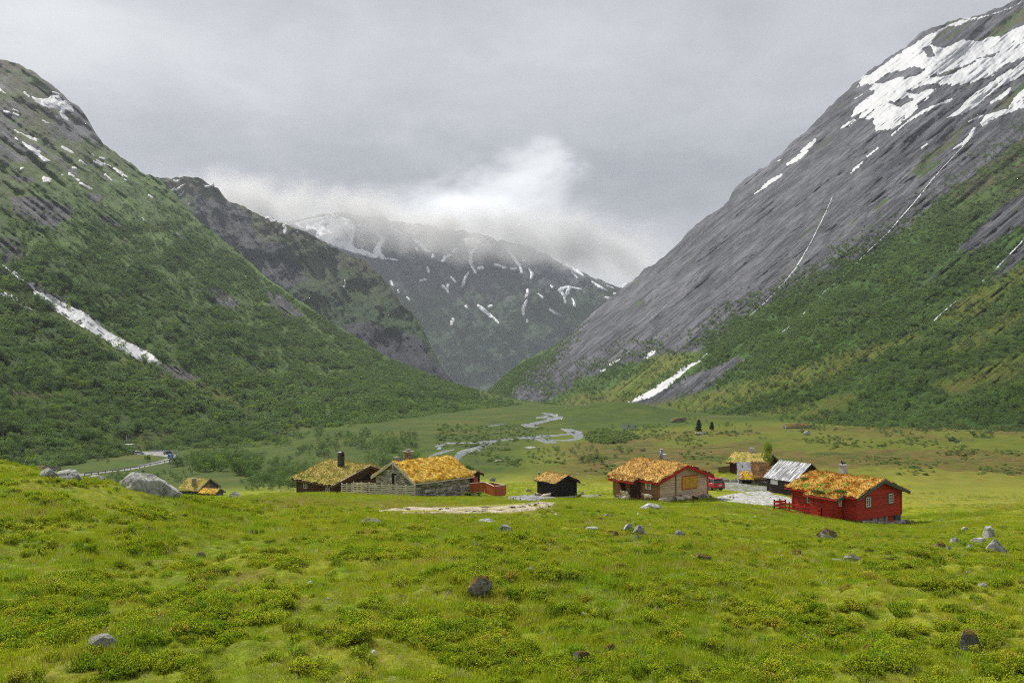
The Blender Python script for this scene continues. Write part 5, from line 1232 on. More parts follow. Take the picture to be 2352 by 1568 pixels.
for sg, (x0, x1) in enumerate(((a0+.01, mid-.01), (mid+.01, a1-.01))):
    mb = MB(); Wall(wl.pt(x0, z0, .05), wl.s, wl.n, [(0, 0), (x1-x0, 0), (x1-x0, z1-z0), (0, z1-z0)]).boards(mb, .14, .022, False, 0)
    for zz in (z0+.18, z1-.18): mb.prism([wl.pt(x0+.03, zz-.07, .07), wl.pt(x1-.03, zz-.07, .07), wl.pt(x1-.03, zz+.07, .07), wl.pt(x0+.03, zz+.07, .07)], wl.n*.035)
    xa, xb = (x0, x1); mb.prism([wl.pt(xa+.05, z1-.25, .07), wl.pt(xa+.20, z1-.25, .07), wl.pt(xb-.05, z0+.25, .07), wl.pt(xb-.20, z0+.25, .07)], wl.n*.03)
    mb.build('shutter', M_YELLOW, h.root)
h.window('e0', 5.78, 1.3, .78, .72, M_WHITE, M_REDTRIM, curtain=M_CURT); h.window('e0', 1.55, 1.3, .9, .84, M_WHITE, M_REDTRIM, curtain=M_CURT)
wl = h.w['e0']; mb = MB(); mb.prism([wl.pt(3.3, .12, .0), wl.pt(4.4, .12, .0), wl.pt(4.4, 2.08, .0), wl.pt(3.3, 2.08, .0)], wl.n*.06); mb.build('door', M_DARKRED, h.root)
zroof2 = lambda X, Y: h.H+h.rise-h.k*np.abs(X-h.W/2)
turf_patch(h.root, -1.35, -.5, 2.5, 6.6, zroof2, M_TURF_W, seed=7, blades=800, lump=.09, thick=.26, deck=M_REDTRIM)
mb = MB(); mb.box((-1.36, 4.55, float(zroof2(np.array(-1.35), 0))+.02), (.05, 4.1, .2)); mb.build('fascia', M_REDTRIM, h.root)
for yy in (2.75, 5.15):
    mb = MB(); pts = [(0, .0), (-.35, .55), (-.75, 1.35), (-1.15, 1.86), (0, 2.2)]; mb.prism([Vector((x-.03, yy, z)) for x, z in pts], (0, .10, 0)); mb.build('porch_brace', M_BROWNLOG, h.root)
mb = MB(); mb.tube((4.6, 3.9, h.H+h.rise), (4.6, 3.9, h.H+h.rise+1.45), .17, k=14); ch = mb.build('flue_pipe', M_STEEL, h.root, True); mb = MB(); mb.tube((4.6, 3.9, h.H+h.rise+1.46), (4.6, 3.9, h.H+h.rise+1.56), .2, k=14); mb.build('flue_cap', M_CONC, ch)
mb = MB(); mb.box((5.45, 4.3, h.H+h.rise+.3), (.5, .5, 1.0)); mb.box((5.45, 4.3, h.H+h.rise+.83), (.66, .66, .07)); mb.build('chimney', M_CONC, h.root)
h.foundation(M_STONE, 1.2, .02); PINE = h

# 3. black storehouse
h = House('storehouse', 'small black tarred log storehouse with a golden turf roof', 'storehouse', (5.81, 105, -16.1), deg(33), 3.25, 4.07, 1.92, .78, .42, .42)
h.walls(M_BLACK, 'logs', h=.24); h.corners(M_BLACK, .22); h.roof_deck(M_BLACK); h.turf(M_TURF_P, .18, .07, .12, 1700, seed=4); h.barge(M_BLACK, .26, .06, lift=.1); h.fascia(M_BLACK, 0, .14); h.foundation(M_CONC, .7, .0)
# 4. brown house with ridged metal roof
h = House('brown_cabin', 'dark brown cabin with a streaked grey corrugated metal roof', 'cabin', (36.88, 103.83, -15.95), deg(27.4), 5.2, 4.75, 2.3, 1.85, .45, .4)
h.walls(M_BROWNP, 'boards', h=.16, thick=.03); h.corners(M_BROWNP, .14); h.roof_deck(M_BROWNP); h.barge(M_BROWNP, .22, .05, lift=.12)
m, t = newmat('streaked_metal'); p = t.obj()
st = t.noise(t.scale(p, (.35, 4.5, .35)), 1.6, 5, .75, .3)
lo = t.m('SUBTRACT', st, t.m('MULTIPLY', t.m('ABSOLUTE', t.m('SUBTRACT', t.noise(t.scale(p, (.5, .3, .5)), 1, 2), .5)), .4))
c = t.mix(t.mr(lo, .47, .54), (.075, .08, .09), (.50, .52, .55)); t.out(t.principled(c, .5, None, .4, .1).outputs[0]); M_STREAK = m
for sg in (0, 1):
    ys = np.arange(-.42, h.L+.42, .035); xs = np.array([-h.oe-.08, h.W*.125, h.W*.3, h.W/2]) if sg == 0 else np.array([h.W/2, h.W*.7, h.W*.875, h.W+h.oe+.08])
    X, Y = np.meshgrid(xs, ys); ph = (Y/.21) % 1
    Zs = h.H+h.rise+.115-h.k*np.abs(X-h.W/2)+.045*(np.abs(ph-.5) < .22)
    link(bpy.data.objects.new('metal_sheet', mesh_np('metal_sheet', np.stack([X, Y, Zs], -1).reshape(-1, 3), grid_faces(len(ys), len(xs)), M_STREAK, False)), h.root)
wl = h.w['e0']; mb = MB(); mb.prism([wl.pt(2.9, 1.28, .02), wl.pt(4.15, 1.28, .02), wl.pt(4.15, 2.2, .02), wl.pt(2.9, 2.2, .02)], wl.n*.04); mb.build('window_panel', M_WHITE, h.root)
mb = MB(); mb.tube((3.6, 2.2, h.H+1.2), (3.6, 2.2, h.H+h.rise+.62), .09); mb.tube((3.6, 2.2, h.H+h.rise+.64), (3.6, 2.2, h.H+h.rise+.74), .13); mb.build('flue_pipe', M_STEEL, h.root)
h.foundation(M_STONE, .9, .05)
# 5. far dark red cabin
h = House('dark_red_cabin', 'dark red cabin with a pale golden turf roof, farthest of the right-hand houses', 'cabin', (42.9, 136.2, -17.35), deg(49.8), 5.5, 5.9, 2.15, 1.35, .5, .6)
h.walls(M_DARKRED, 'boards', h=.16, thick=.03); h.corners(M_DARKRED, .15); h.roof_deck(M_BROWNLOG); h.turf(M_TURF_G, .22, .08, .15, 2600, seed=6); h.barge(M_SLATEW, .26, .05, lift=.12); h.fascia(M_BROWNLOG, 0, .16); h.window('e0', 1.9, .9, .8, .9, M_WHITE)
mb = MB(); mb.box((2.9, 3.2, h.H+h.rise+.35), (.62, .62, .95)); ch = mb.build('chimney', M_CONC, h.root); mb = MB(); mb.box((2.9, 3.2, h.H+h.rise+.86), (.85, .85, .06)); mb.box((2.9, 3.2, h.H+h.rise+1.0), (.5, .5, .05)); mb.tube((2.9, 3.2, h.H+h.rise+.88), (2.9, 3.2, h.H+h.rise+1.0), .12); mb.tube((2.9, 3.2, h.H+h.rise+1.02), (2.9, 3.2, h.H+h.rise+1.25), .07); mb.build('chimney_cap', M_CONC, ch)
h.foundation(M_CONC, .9, .0)
# 6. stone shed half roofed in slate, half in moss
h = House('stone_shed', 'low stone shed with a roof half grey slate sheets, half brown moss', 'shed', (38.0, 117.4, -16.15), deg(78.5), 4.6, 4.3, 1.1, 1.75, .55, .2)
h.walls(M_STONE, 'stones', h=.16, ln=.4); h.roof_deck(M_BROWNLOG)
turf_patch(h.root, -.62, 2.35, -.25, 2.55, lambda X, Y: h.H+h.rise-h.k*np.abs(X-h.W/2), M_TURF_B, seed=9, blades=500, lump=.11, name='moss'); turf_patch(h.root, -.72, .75, 2.3, 4.2, lambda X, Y: h.H+h.rise-h.k*np.abs(X-h.W/2), M_TURF_O, seed=10, blades=300, lump=.1, name='moss', thick=.15)
mb = MB()
for i in range(5):
    for j in range(3):
        x0 = -.6+i*.56; y0_ = 2.2+j*.78+random.uniform(-.05, .05); f = lambda x: h.H+h.rise-h.k*abs(x-h.W/2)+.13+i*.006+random.uniform(0, .015)
        mb.prism([(x0, y0_, f(x0)), (x0+.66, y0_, f(x0+.66)), (x0+.66, y0_+.76, f(x0+.66)), (x0, y0_+.76, f(x0))], (0, 0, .025), rnd=random.random())
mb.build('slate_sheets', M_SLATE, h.root)
wl = h.w['e0']; mb = MB(); mb.prism([wl.pt(2.6, -.1, .08), wl.pt(4.25, -.1, .08), wl.pt(4.25, .98, .08), wl.pt(2.6, .98, .08)], wl.n*.02); mb.build('doorway_shade', M_SHADE, h.root)  # dark sheet on the solid wall, painted as the shaded open bay
mb = MB(); mb.box((-.45, 4.1, .3), (.1, .1, 1.25)); mb.build('post', M_GREYW, h.root)
# 7. small grey cabin below the knoll
h = House('grey_cabin', 'small grey cabin with golden turf roof, half hidden behind the knoll below the road', 'cabin', (-59.6+.25, 150.5, -24.0), deg(72.7), 5.7, 4.2, 2.25, 1.75, .45, .4)
h.walls(M_SLATEW, 'boards', h=.16, thick=.03); h.corners(M_SLATEW, .14); h.roof_deck(M_BROWNLOG); h.turf(M_TURF_G, .18, .06, .15, 2200, seed=8); h.barge(M_SLATEW, .24, .05, lift=.12); h.window('g0', 2.75, 2.0, .75, .95, M_YELLOW, None, curtain=M_CURTO)
mb = MB(); mb.box((.95, 1.7, h.H+1.15), (.62, .62, 1.7)); ch = mb.build('chimney', M_CHIMST, h.root); mb = MB(); mb.box((.95, 1.7, h.H+2.03), (.76, .76, .06)); mb.box((.95, 1.7, h.H+2.12), (.3, .3, .1)); mb.build('chimney_cap', M_CONC, ch)
g = House('wing', None, None, (-54.9, 147.0, -23.7), deg(70), 2.3, 3.2, 1.85, .68, .3, .3)
g.walls(M_SLATEW, 'boards', h=.2, thick=.03, lap=False, ax=0); g.roof_deck(M_BROWNLOG); g.turf(M_TURF_O, .14, .05, .14, 700, seed=11); g.barge(M_SLATEW, .2, .05, lift=.1); absorb(h.root, g.root)
# 8. tarred log cabin with dry sod
h = House('log_cabin', 'dark brown log cabin with a wide dry-grass turf roof and tall black chimney', 'cabin', (-22.5, 100.8, -15.75), deg(46.5), 10.2, 8.6, 1.95, 1.84, .6, .55)
h.walls(M_BROWNLOG, 'logs', h=.22); h.corners(M_BROWNLOG, .24); h.roof_deck(M_BROWNLOG); h.turf(M_TURF_G, .24, .09, .17, 7500, (.12, .3), seed=12); h.barge(M_BROWNLOG, .34, .06, lift=.12)
mb = MB(); mb.prism([(-h.oe-.03, -h.og-.1, h.H-h.k*h.oe+.13), (h.W/2, -h.og-.1, h.H+h.rise+.13), (h.W/2, -h.og-.1, h.H+h.rise+.19), (-h.oe-.03, -h.og-.1, h.H-h.k*h.oe+.19)], (0, .12, 0)); mb.prism([(h.W+h.oe+.03, -h.og-.1, h.H-h.k*h.oe+.13), (h.W/2, -h.og-.1, h.H+h.rise+.13), (h.W/2, -h.og-.1, h.H+h.rise+.19), (h.W+h.oe+.03, -h.og-.1, h.H-h.k*h.oe+.19)], (0, .12, 0)); mb.build('weather_board', M_GREYW, h.root)
h.fascia(M_BROWNLOG, 0, .22); h.window('e0', 6.6, .78, .85, .78, M_WHITE, M_BROWNLOG, grid=(2, 2)); h.window('e0', 1.4, .85, .85, .75, M_WHITE, M_BROWNLOG, grid=(2, 2), curtain=M_CURT)
wl = h.w['e0']; mb = MB(); mb.prism([wl.pt(3.1, 0, .03), wl.pt(4.5, 0, .03), wl.pt(4.5, 1.7, .03), wl.pt(3.1, 1.7, .03)], wl.n*.06); mb.build('door', M_DARKRED, h.root)
wl = h.w['g0']; mb = MB(); mb.prism([wl.pt(3.2, 2.05, .08), wl.pt(7.0, 2.05, .08), wl.pt(5.1, 2.75, .08)], wl.n*.03); mb.build('gable_vent', M_SHADE, h.root)
mb = MB(); mb.box((3.6, 3.8, 4.2), (.66, .66, 2.1)); mb.tube((3.6, 3.47, 5.25), (3.6, 4.13, 5.25), .32, k=14); mb.build('chimney', M_METALB, h.root)
mb = MB()
for i in range(12): y = -.4+i*.85; mb.box((-h.oe-.02, y, h.H-h.k*h.oe+.0), (.16, .09, .09))
mb.build('rafter_ends', M_GREYW, h.root)
h.foundation(M_STONE, 1.0, .02)
# 9. stone barn
h = House('stone_barn', 'grey dry-stone barn with a bright orange moss roof', 'barn', (-16.63, 97.5, -14.1), deg(-45), 7.8, 8.3, 1.78, 1.97, .45, .42)
h.walls(M_STONE, 'stones', h=.26, ln=.62, prot=.07); h.roof_deck(M_GREYW); h.turf(M_TURF_O, .20, .09, .14, 5200, (.06, .18), seed=13); h.barge(M_GREYW, .34, .06, lift=.14); h.fascia(M_GREYW, 1, .12, .05)
wl = h.w['g0']; mb = MB(); mb.prism([wl.pt(3.3, .35, .06), wl.pt(4.25, .35, .06), wl.pt(4.25, 2.4, .06), wl.pt(3.3, 2.4, .06)], wl.n*.025); mb.build('doorway_shade', M_SHADE, h.root)  # flat dark sheet over the stone stands in for shade inside the door
mb = MB(); mb.prism([wl.pt(3.85, .35, .09), wl.pt(4.25, .35, .09), wl.pt(4.25, 2.35, .09), wl.pt(3.85, 2.1, .09)], wl.n*.02); mb.prism([wl.pt(3.2, 2.42, .03), wl.pt(4.4, 2.42, .03), wl.pt(4.4, 2.55, .03), wl.pt(3.2, 2.55, .03)], wl.n*.1); mb.build('door', M_STONE, h.root)
mb = MB(); mb.box((3.9, -.25, 3.35), (.10, .35, .55)); mb.build('gable_bracket', M_GREYW, h.root)
mb = MB()
for z in range(6): Wall((2.2, 2.5, 3.0+z*.27), (1, 0, 0), (0, -1, 0), [(0, 0), (.8, 0), (.8, .27), (0, .27)]).stones(mb, .13, .3); Wall((3.0, 2.5, 3.0+z*.27), (0, 1, 0), (1, 0, 0), [(0, 0), (.8, 0), (.8, .27), (0, .27)]).stones(mb, .13, .3)
mb.box((2.6, 2.9, 3.8), (.74, .74, 1.7)); ch = mb.build('chimney', M_CHIMST, h.root)
mb = MB(); mb.box((2.6, 2.9, 4.71), (1.15, 1.15, .08)); mb.box((2.6, 2.9, 4.86), (.6, .6, .1)); mb.box((2.6, 2.9, 4.97), (.42, .42, .12))
for q in ((-.3, -.3), (.3, -.3), (.3, .3), (-.3, .3)): mb.box((2.6+q[0], 2.9+q[1], 4.6), (.16, .16, .2))
mb.build('chimney_cap', M_STONE, ch)
mb = MB(); mb.box((3.4, .55, 4.02), (.55, .55, .3)); mb.box((3.4, .55, 4.2), (.8, .7, .07)); mb.box((3.4, .55, 4.28), (.6, .5, .07)); mb.build('chimney', M_STONE, h.root)
mb = MB()
for i in range(26): y = -.3+i*.345; mb.box((h.W+h.oe+.0, y, h.H-h.k*h.oe+.02), (.14, .05, .07))
mb.build('eave_pegs', M_WHITE, h.root); h.foundation(M_STONE, 1.3, .02)
BARN = h
# 10. dark red lean-to behind the barn's far end
h = House('wooden_annex', 'narrow dark red wooden annex with turf roof at the far end of the stone barn', 'annex', (-5.0, 98.7, -14.7), deg(45), 1.35, 3.0, 2.35, .35, .35, .35)
h.walls(M_DARKRED, 'boards', h=.2, thick=.03, lap=False, ax=0); h.roof_deck(M_BROWNLOG); h.turf(M_TURF_G, .2, .06, .12, 500, seed=14); h.barge(M_BROWNLOG, .26, .05, lift=.12); h.foundation(M_STONE, .6, .0)
mb = MB(); mb.prism([(.25, -.06, .1), (.95, -.06, .1), (.95, -.06, 2.0), (.25, -.06, 2.0)], (0, -.02, 0)); mb.build('door', M_RUST, h.root)

# ------------------------------------------------------------------ fences, stone wall, bits by the houses
def gz(x, y): return float(ground_z(x, y))
def slat_fence(name, pts, label, mat, n_slats, hgt, post=.12, slat=.11, gap=None, spacing=1.25, cat='fence', follow=True, lift=.05, group=None, posts_over=.12):
    """post and horizontal slat fence along 2D points"""
    root = empty(name, (pts[0][0], pts[0][1], gz(*pts[0])), 0, label, cat, group); o = Vector(root.location)
    for (x0, y0), (x1, y1) in zip(pts[:-1], pts[1:]):
        ln = math.hypot(x1-x0, y1-y0); k = max(1, round(ln/spacing)); nx, ny = -(y1-y0)/ln, (x1-x0)/ln
        if nx*0+ny*-1 < 0: nx, ny = -nx, -ny
        for i in range(k):
            a = Vector((x0+(x1-x0)*i/k, y0+(y1-y0)*i/k, 0)); b = Vector((x0+(x1-x0)*(i+1)/k, y0+(y1-y0)*(i+1)/k, 0)); a.z, b.z = gz(a.x, a.y), gz(b.x, b.y)
            mb = MB(); mb.box(a-o+Vector((0, 0, hgt/2)), (post, post, hgt+posts_over*2)); mb.build('post', mat, root)
            for j in range(n_slats):
                z = lift+(hgt-lift-slat)*j/max(1, n_slats-1)+slat/2; q = Vector((nx, ny, 0))*(post/2+.02); mb = MB(); jz = random.uniform(-.02, .02)
                mb.bar(a-o+q+Vector((0, 0, z)), b-o+q+Vector((0, 0, z+jz)), .03, slat, rnd=random.random()); mb.build('slat', mat, root)
        mb = MB(); mb.box(Vector((x1, y1, gz(x1, y1)+hgt/2))-o, (post, post, hgt+posts_over*2)); mb.build('post', mat, root)
    return root
def xy(u, d): return ((u-CX)/F*d, d)
slat_fence('timber_fence', [xy(785, 97), xy(845, 92.5), xy(910, 89.6)], 'long grey timber slat fence running in front of the stone barn door', M_GREYW, 6, 1.3, spacing=1.15)
slat_fence('timber_fence', [xy(911.5, 89.5), xy(953, 91.2)], 'short grey slat fence joining the barn corner', M_GREYW, 6, 1.3, spacing=1.1)
slat_fence('timber_fence', [xy(812, 100.5), xy(866, 97.8)], 'grey slat fence with crossed boards behind the barn fence, nearest the log cabin', M_GREYW, 5, 1.5, spacing=1.4)
slat_fence('rail_fence', [xy(645, 113), xy(674, 112)], 'two old grey posts with one rail left of the dark log cabin', M_GREYW, 1, .95, spacing=3, lift=.75)
lo, hi = RED.world(-2.95, 7.4, 0), RED.world(-2.75, 1.9, 0); en = RED.world(-.98, 1.9, 0); st_ = RED.world(-.2, 8.3, 0)
slat_fence('red_fence', [(st_.x, st_.y), (lo.x, lo.y), (hi.x, hi.y), (en.x, en.y)], 'red three-rail fence around the terrace of the red cabin', M_REDTRIM, 3, .95, spacing=1.9, slat=.17, lift=.06)
def board_fence(name, pts, label, mat, bw=.13, cat='fence', gap=.012, rails=True, group=None):
    """close vertical boards; pts: (x, y, top z, bottom z)"""
    root = empty(name, (pts[0][0], pts[0][1], pts[0][3]), 0, label, cat, group); o = Vector(root.location)
    for p, q in zip(pts[:-1], pts[1:]):
        ln = math.hypot(q[0]-p[0], q[1]-p[1]); n_ = max(1, int(ln/bw)); d = Vector((q[0]-p[0], q[1]-p[1], 0)).normalized(); mb = MB(); nn = Vector((d.y, -d.x, 0)); nn = nn if nn.y < 0 else -nn
        for i in range(n_):
            f0, f1 = (i*bw+gap/2)/ln, ((i+1)*bw-gap/2)/ln; f = lambda a, k: Vector((p[0]+(q[0]-p[0])*a, p[1]+(q[1]-p[1])*a, p[k]+(q[k]-p[k])*a))-o
            e = random.uniform(-.02, .02); mb.prism([f(f0, 3), f(f1, 3), f(f1, 2)+Z*e, f(f0, 2)+Z*e], nn*.025, rnd=random.random())
        mb.build('boards', mat, root)
        mb = MB(); A, B = Vector((p[0], p[1], 0))-o*1, Vector((q[0], q[1], 0))-o
        A.z, B.z = p[2]-o.z+.03, q[2]-o.z+.03; mb.bar(A, B, .14, .04); mb.build('handrail', M_GREYW if mat is M_RUST else mat, root)
        for f_ in (0, 1):
            mb = MB(); c = A.lerp(B, f_); mb.box((c.x-nn.x*.06, c.y-nn.y*.06, c.z-.55), (.1, .1, 1.2)); mb.build('post', mat, root)
    return root
def bp(u, vt, vb, d): return ((u-CX)/F*d, d, (HV-vt)/F*d, (HV-vb)/F*d)
board_fence('board_fence', [bp(1079, 1109.9, 1132.5, 96.4), bp(1114, 1107.4, 1132, 95.4), bp(1136, 1117.2, 1139, 93.6), bp(1160.5, 1113.5, 1137.5, 97.6)], 'rust-red close-boarded terrace fence right of the stone barn', M_RUST)
board_fence('board_fence', [bp(1096, 1106.5, 1120, 100), bp(1134, 1109, 1125, 101.5), bp(1160.5, 1113.3, 1130, 98)], 'rear rust-red boarded fence of the barn terrace, seen over the front one', M_RUST)
board_fence('balustrade', [bp(1651.5, 1073, 1088.5, 139.5), bp(1679, 1069.5, 1088.5, 141.5)], 'dark brown deck balustrade at the left of the far dark red cabin', M_BROWNLOG, .16, 'balustrade', .06)
def rubble(name, label, cat, pts, n_, size, mat=M_STONE, seed=0, hgt=.6):
    r = random.Random(seed); mb = MB(); c = Vector(pts[0]); root = c
    for i in range(n_):
        f = r.random()*(len(pts)-1); k = int(f); f -= k; p = Vector(pts[k]).lerp(Vector(pts[k+1]), f)
        p += Vector((r.gauss(0, .18), r.gauss(0, .18), r.random()*hgt)); s_ = size*r.uniform(.5, 1.5)
        R_ = Matrix.Rotation(r.uniform(0, 6.28), 3, 'Z')@Matrix.Rotation(r.gauss(0, .3), 3, 'X')
        vs = [p-c+R_@(Vector((x*r.uniform(.7, 1), y*r.uniform(.7, 1), z*r.uniform(.6, 1)))*s_*.5*1.0) for x in (-1.2, 1.2) for y in (-.8, .8) for z in (-.55, .55)]
        mb.add(vs, [(0, 1, 3, 2), (4, 6, 7, 5), (0, 4, 5, 1), (2, 3, 7, 6), (0, 2, 6, 4), (1, 5, 7, 3)], r.random())
    o = mb.build(name, mat, None, False, .02); o.location = c; tag(o, label, cat); return o
a = RED.world(.1, -.75, 0); b = RED.world(3.4, -1.1, 0); c = RED.world(7.3, -.8, 0)
for q in (a, b, c): q.z = gz(q.x, q.y)
rubble('stone_wall', 'tumbled dry-stone wall along the foot of the red cabin gable', 'stone wall', [a, b, c], 110, .30, seed=3, hgt=.22)
a = PINE.world(6.4, -.35, 0); b = PINE.world(8.2, -.35, 0)
for q in (a, b): q.z = gz(q.x, q.y)-.1
rubble('stone_footing', 'grey block stones stacked under the right corner of the pine cabin', 'stone footing', [a, b], 36, .42, seed=4, hgt=.55)
# pallet leaning by the pine cabin's door
p = PINE.world(-1.1, 3.75, 0); root = empty('pallet', (p.x, p.y, gz(p.x, p.y)), PINE.root.rotation_euler.z-math.pi/2, 'grey wooden pallet leaning beside the door of the pine cabin', 'pallet')
R_ = Matrix.Rotation(deg(-62), 3, 'X')
for i in range(6): mb = MB(); y = .1+i*.2; mb.box(R_@Vector((0, -y, .06)), (1.15, .11, .025), R_, random.random()); mb.build('slat', M_GREYW, root)
for x in (-.52, 0, .52): mb = MB(); mb.box(R_@Vector((x, -.6, .0)), (.09, 1.15, .09), R_); mb.build('bearer', M_GREYW, root)
# lantern post behind the storehouse
p = P(1238.7, 1092, 113); g0_ = gz(p.x, p.y); root = empty('lantern_post', (p.x, p.y, g0_), 0, 'thin dark lantern post behind the black storehouse', 'lamp post'); top = (HV-1082.5)/F*113-g0_
mb = MB(); mb.tube((0, 0, -.2), (0, 0, top-.45), .045); mb.build('post', M_METALB, root)
mb = MB(); mb.tube((0, 0, top-.45), (0, 0, top-.12), .13, .17, 6); mb.tube((0, 0, top-.12), (0, 0, top+.05), .22, .03, 6); mb.build('lantern', M_STEEL, root)
# planks and timbers in the grass
def plank(u, v, d, ln, rz, label):
    x, y = (u-CX)/F*d, d; mb = MB(); mb.box((0, 0, .05), (ln, .22, .06)); mb.box((.1, .2, .04), (ln*.9, .2, .05), Matrix.Rotation(.05, 3, 'Z')); o = mb.build('plank', M_GREYW); o.location = (x, y, gz(x, y)); o.rotation_euler = (0, 0, rz); tag(o, label, 'plank')
plank(1108, 1139.5, 92, 1.3, -.1, 'pair of short grey planks in the grass below the rust-red fence'); plank(1155, 1145, 95, 2.3, -.15, 'long grey plank pair lying beside the grey gravel heap')
plank(1640, 1105.5, 112, 3.2, .02, 'flat grey timber lying at the edge of the car park gravel')
# ------------------------------------------------------------------ rocks
def rock_mat(name, moss, mosscol, dark=1.0):
    m, t = newmat(name); p = t.obj(); info = t.n('ShaderNodeObjectInfo').outputs['Random']
    off = t.n('ShaderNodeCombineXYZ'); t.put(off.inputs[0], t.m('MULTIPLY', info, 37.0)); t.put(off.inputs[1], t.m('MULTIPLY', info, 91.0)); q = t.vm('ADD', p, off.outputs[0])
    c = t.ramp(t.noise(q, 2.2, 7, .72), [(.28, tuple(.05*dark for _ in 'abc')), (.45, (.17*dark, .17*dark, .16*dark)), (.58, (.27*dark, .27*dark, .255*dark)), (.75, (.38*dark, .38*dark, .36*dark))])
    c = t.mix(t.mr(t.noise(q, 3.5, 6, .78), .53, .60, 0, .85), c, (.50, .51, .46))
    c = t.mix(t.mr(t.noise(q, 4.5, 6, .8), .57, .63, 0, .9), c, (.022, .022, .022))
    c = t.mix(t.mr(t.noise(q, 1.3, 5, .7), .56, .68, 0, .5), c, (.17, .19, .07))
    nz = t.n('ShaderNodeSeparateXYZ'); t.put(nz.inputs[0], t.n('ShaderNodeNewGeometry').outputs['Normal'])
    mk = t.mr(t.m('ADD', t.m('MULTIPLY', nz.outputs[2], .35), t.noise(q, 1.6, 6, .7)), 1.02-moss, 1.12-moss)
    c = t.mix(mk, c, t.mix(t.mr(t.noise(q, 7, 4), .4, .6), mosscol, tuple(x*.45 for x in mosscol)))
    t.out(t.principled(c, .93, t.bump(t.noise(q, 6, 8, .75), 1.0, .10), .2).outputs[0]); return m
M_ROCK = rock_mat('lichen_rock', .24, (.15, .15, .03), 1.25); M_ROCKM = rock_mat('mossy_rock', .46, (.18, .125, .022), 1.1); M_ROCKD = rock_mat('dark_rock', .40, (.16, .11, .02), .6)
M_QUARTZ = mat_n('white_quartz', (.42, .43, .43), (.72, .72, .70), 5, .7, .4); M_BOULD = rock_mat('pale_lichen_boulder', .14, (.14, .15, .04), 1.7)
def rock_mesh(seed, sub=4, facets=14, rough=.05, flat=.75):
    r = np.random.default_rng(seed); bm = bmesh.new(); bmesh.ops.create_icosphere(bm, subdivisions=sub, radius=1)
    V = np.array([v.co[:] for v in bm.verts]); Fc = np.array([[v.index for v in f.verts] for f in bm.faces]); bm.free()
    for k in range(facets):
        n_ = r.normal(size=3); n_[2] = abs(n_[2])*.8; n_ /= np.linalg.norm(n_); c = r.uniform(flat-.15, flat+.2); e = np.maximum(0, V@n_-c); V = V-e[:, None]*n_*.97
    V = V*(1+rough*fbm(V[:, 0]*2+seed, V[:, 1]*2, V[:, 2]*2, 3, seed)[:, None]+.035*ridged(V[:, 0]*4+seed+V[:, 2]*2, V[:, 1]*4, 3, seed)[:, None])
    lo, hi = V.min(0), V.max(0); return (V-(lo+hi)/2)/(hi-lo), Fc       # unit box
def rock(u, vb, w, h, mat, label, seed, dep=.8, rz=None, tilt=0.0, name='rock', flat=.75, sink=.22, group=None, d=None):
    d = float(hit(u, vb)[0]) if d is None else d
    W_, H_ = w*d/F*1.06, h*d/F*1.08; dc = d+W_*dep*.3; x = (u-CX)/F*dc
    V, Fc = rock_mesh(seed, flat=flat, sub=5 if w > 45 else 4)
    V = V*np.array([W_*1.04, W_*dep, H_/(1-sink)]); ca, sa = math.cos(tilt), math.sin(tilt); V = np.stack([V[:, 0]*ca-V[:, 2]*sa, V[:, 1], V[:, 0]*sa+V[:, 2]*ca], 1)
    o = link(bpy.data.objects.new(name, mesh_np(name, V, Fc, mat, True)))
    o.location = (x, dc, gz(x, dc)+H_/(1-sink)*(.5-sink)); o.rotation_euler = (0, 0, 0 if rz is None else rz)
    tag(o, label, 'rock' if name != 'boulder' else 'boulder', group)
    if W_ > .5: NOGROW.append((x, dc, W_*.36))
    return o
R, RM, RD, Q, B = M_ROCK, M_ROCKM, M_ROCKD, M_QUARTZ, M_BOULD
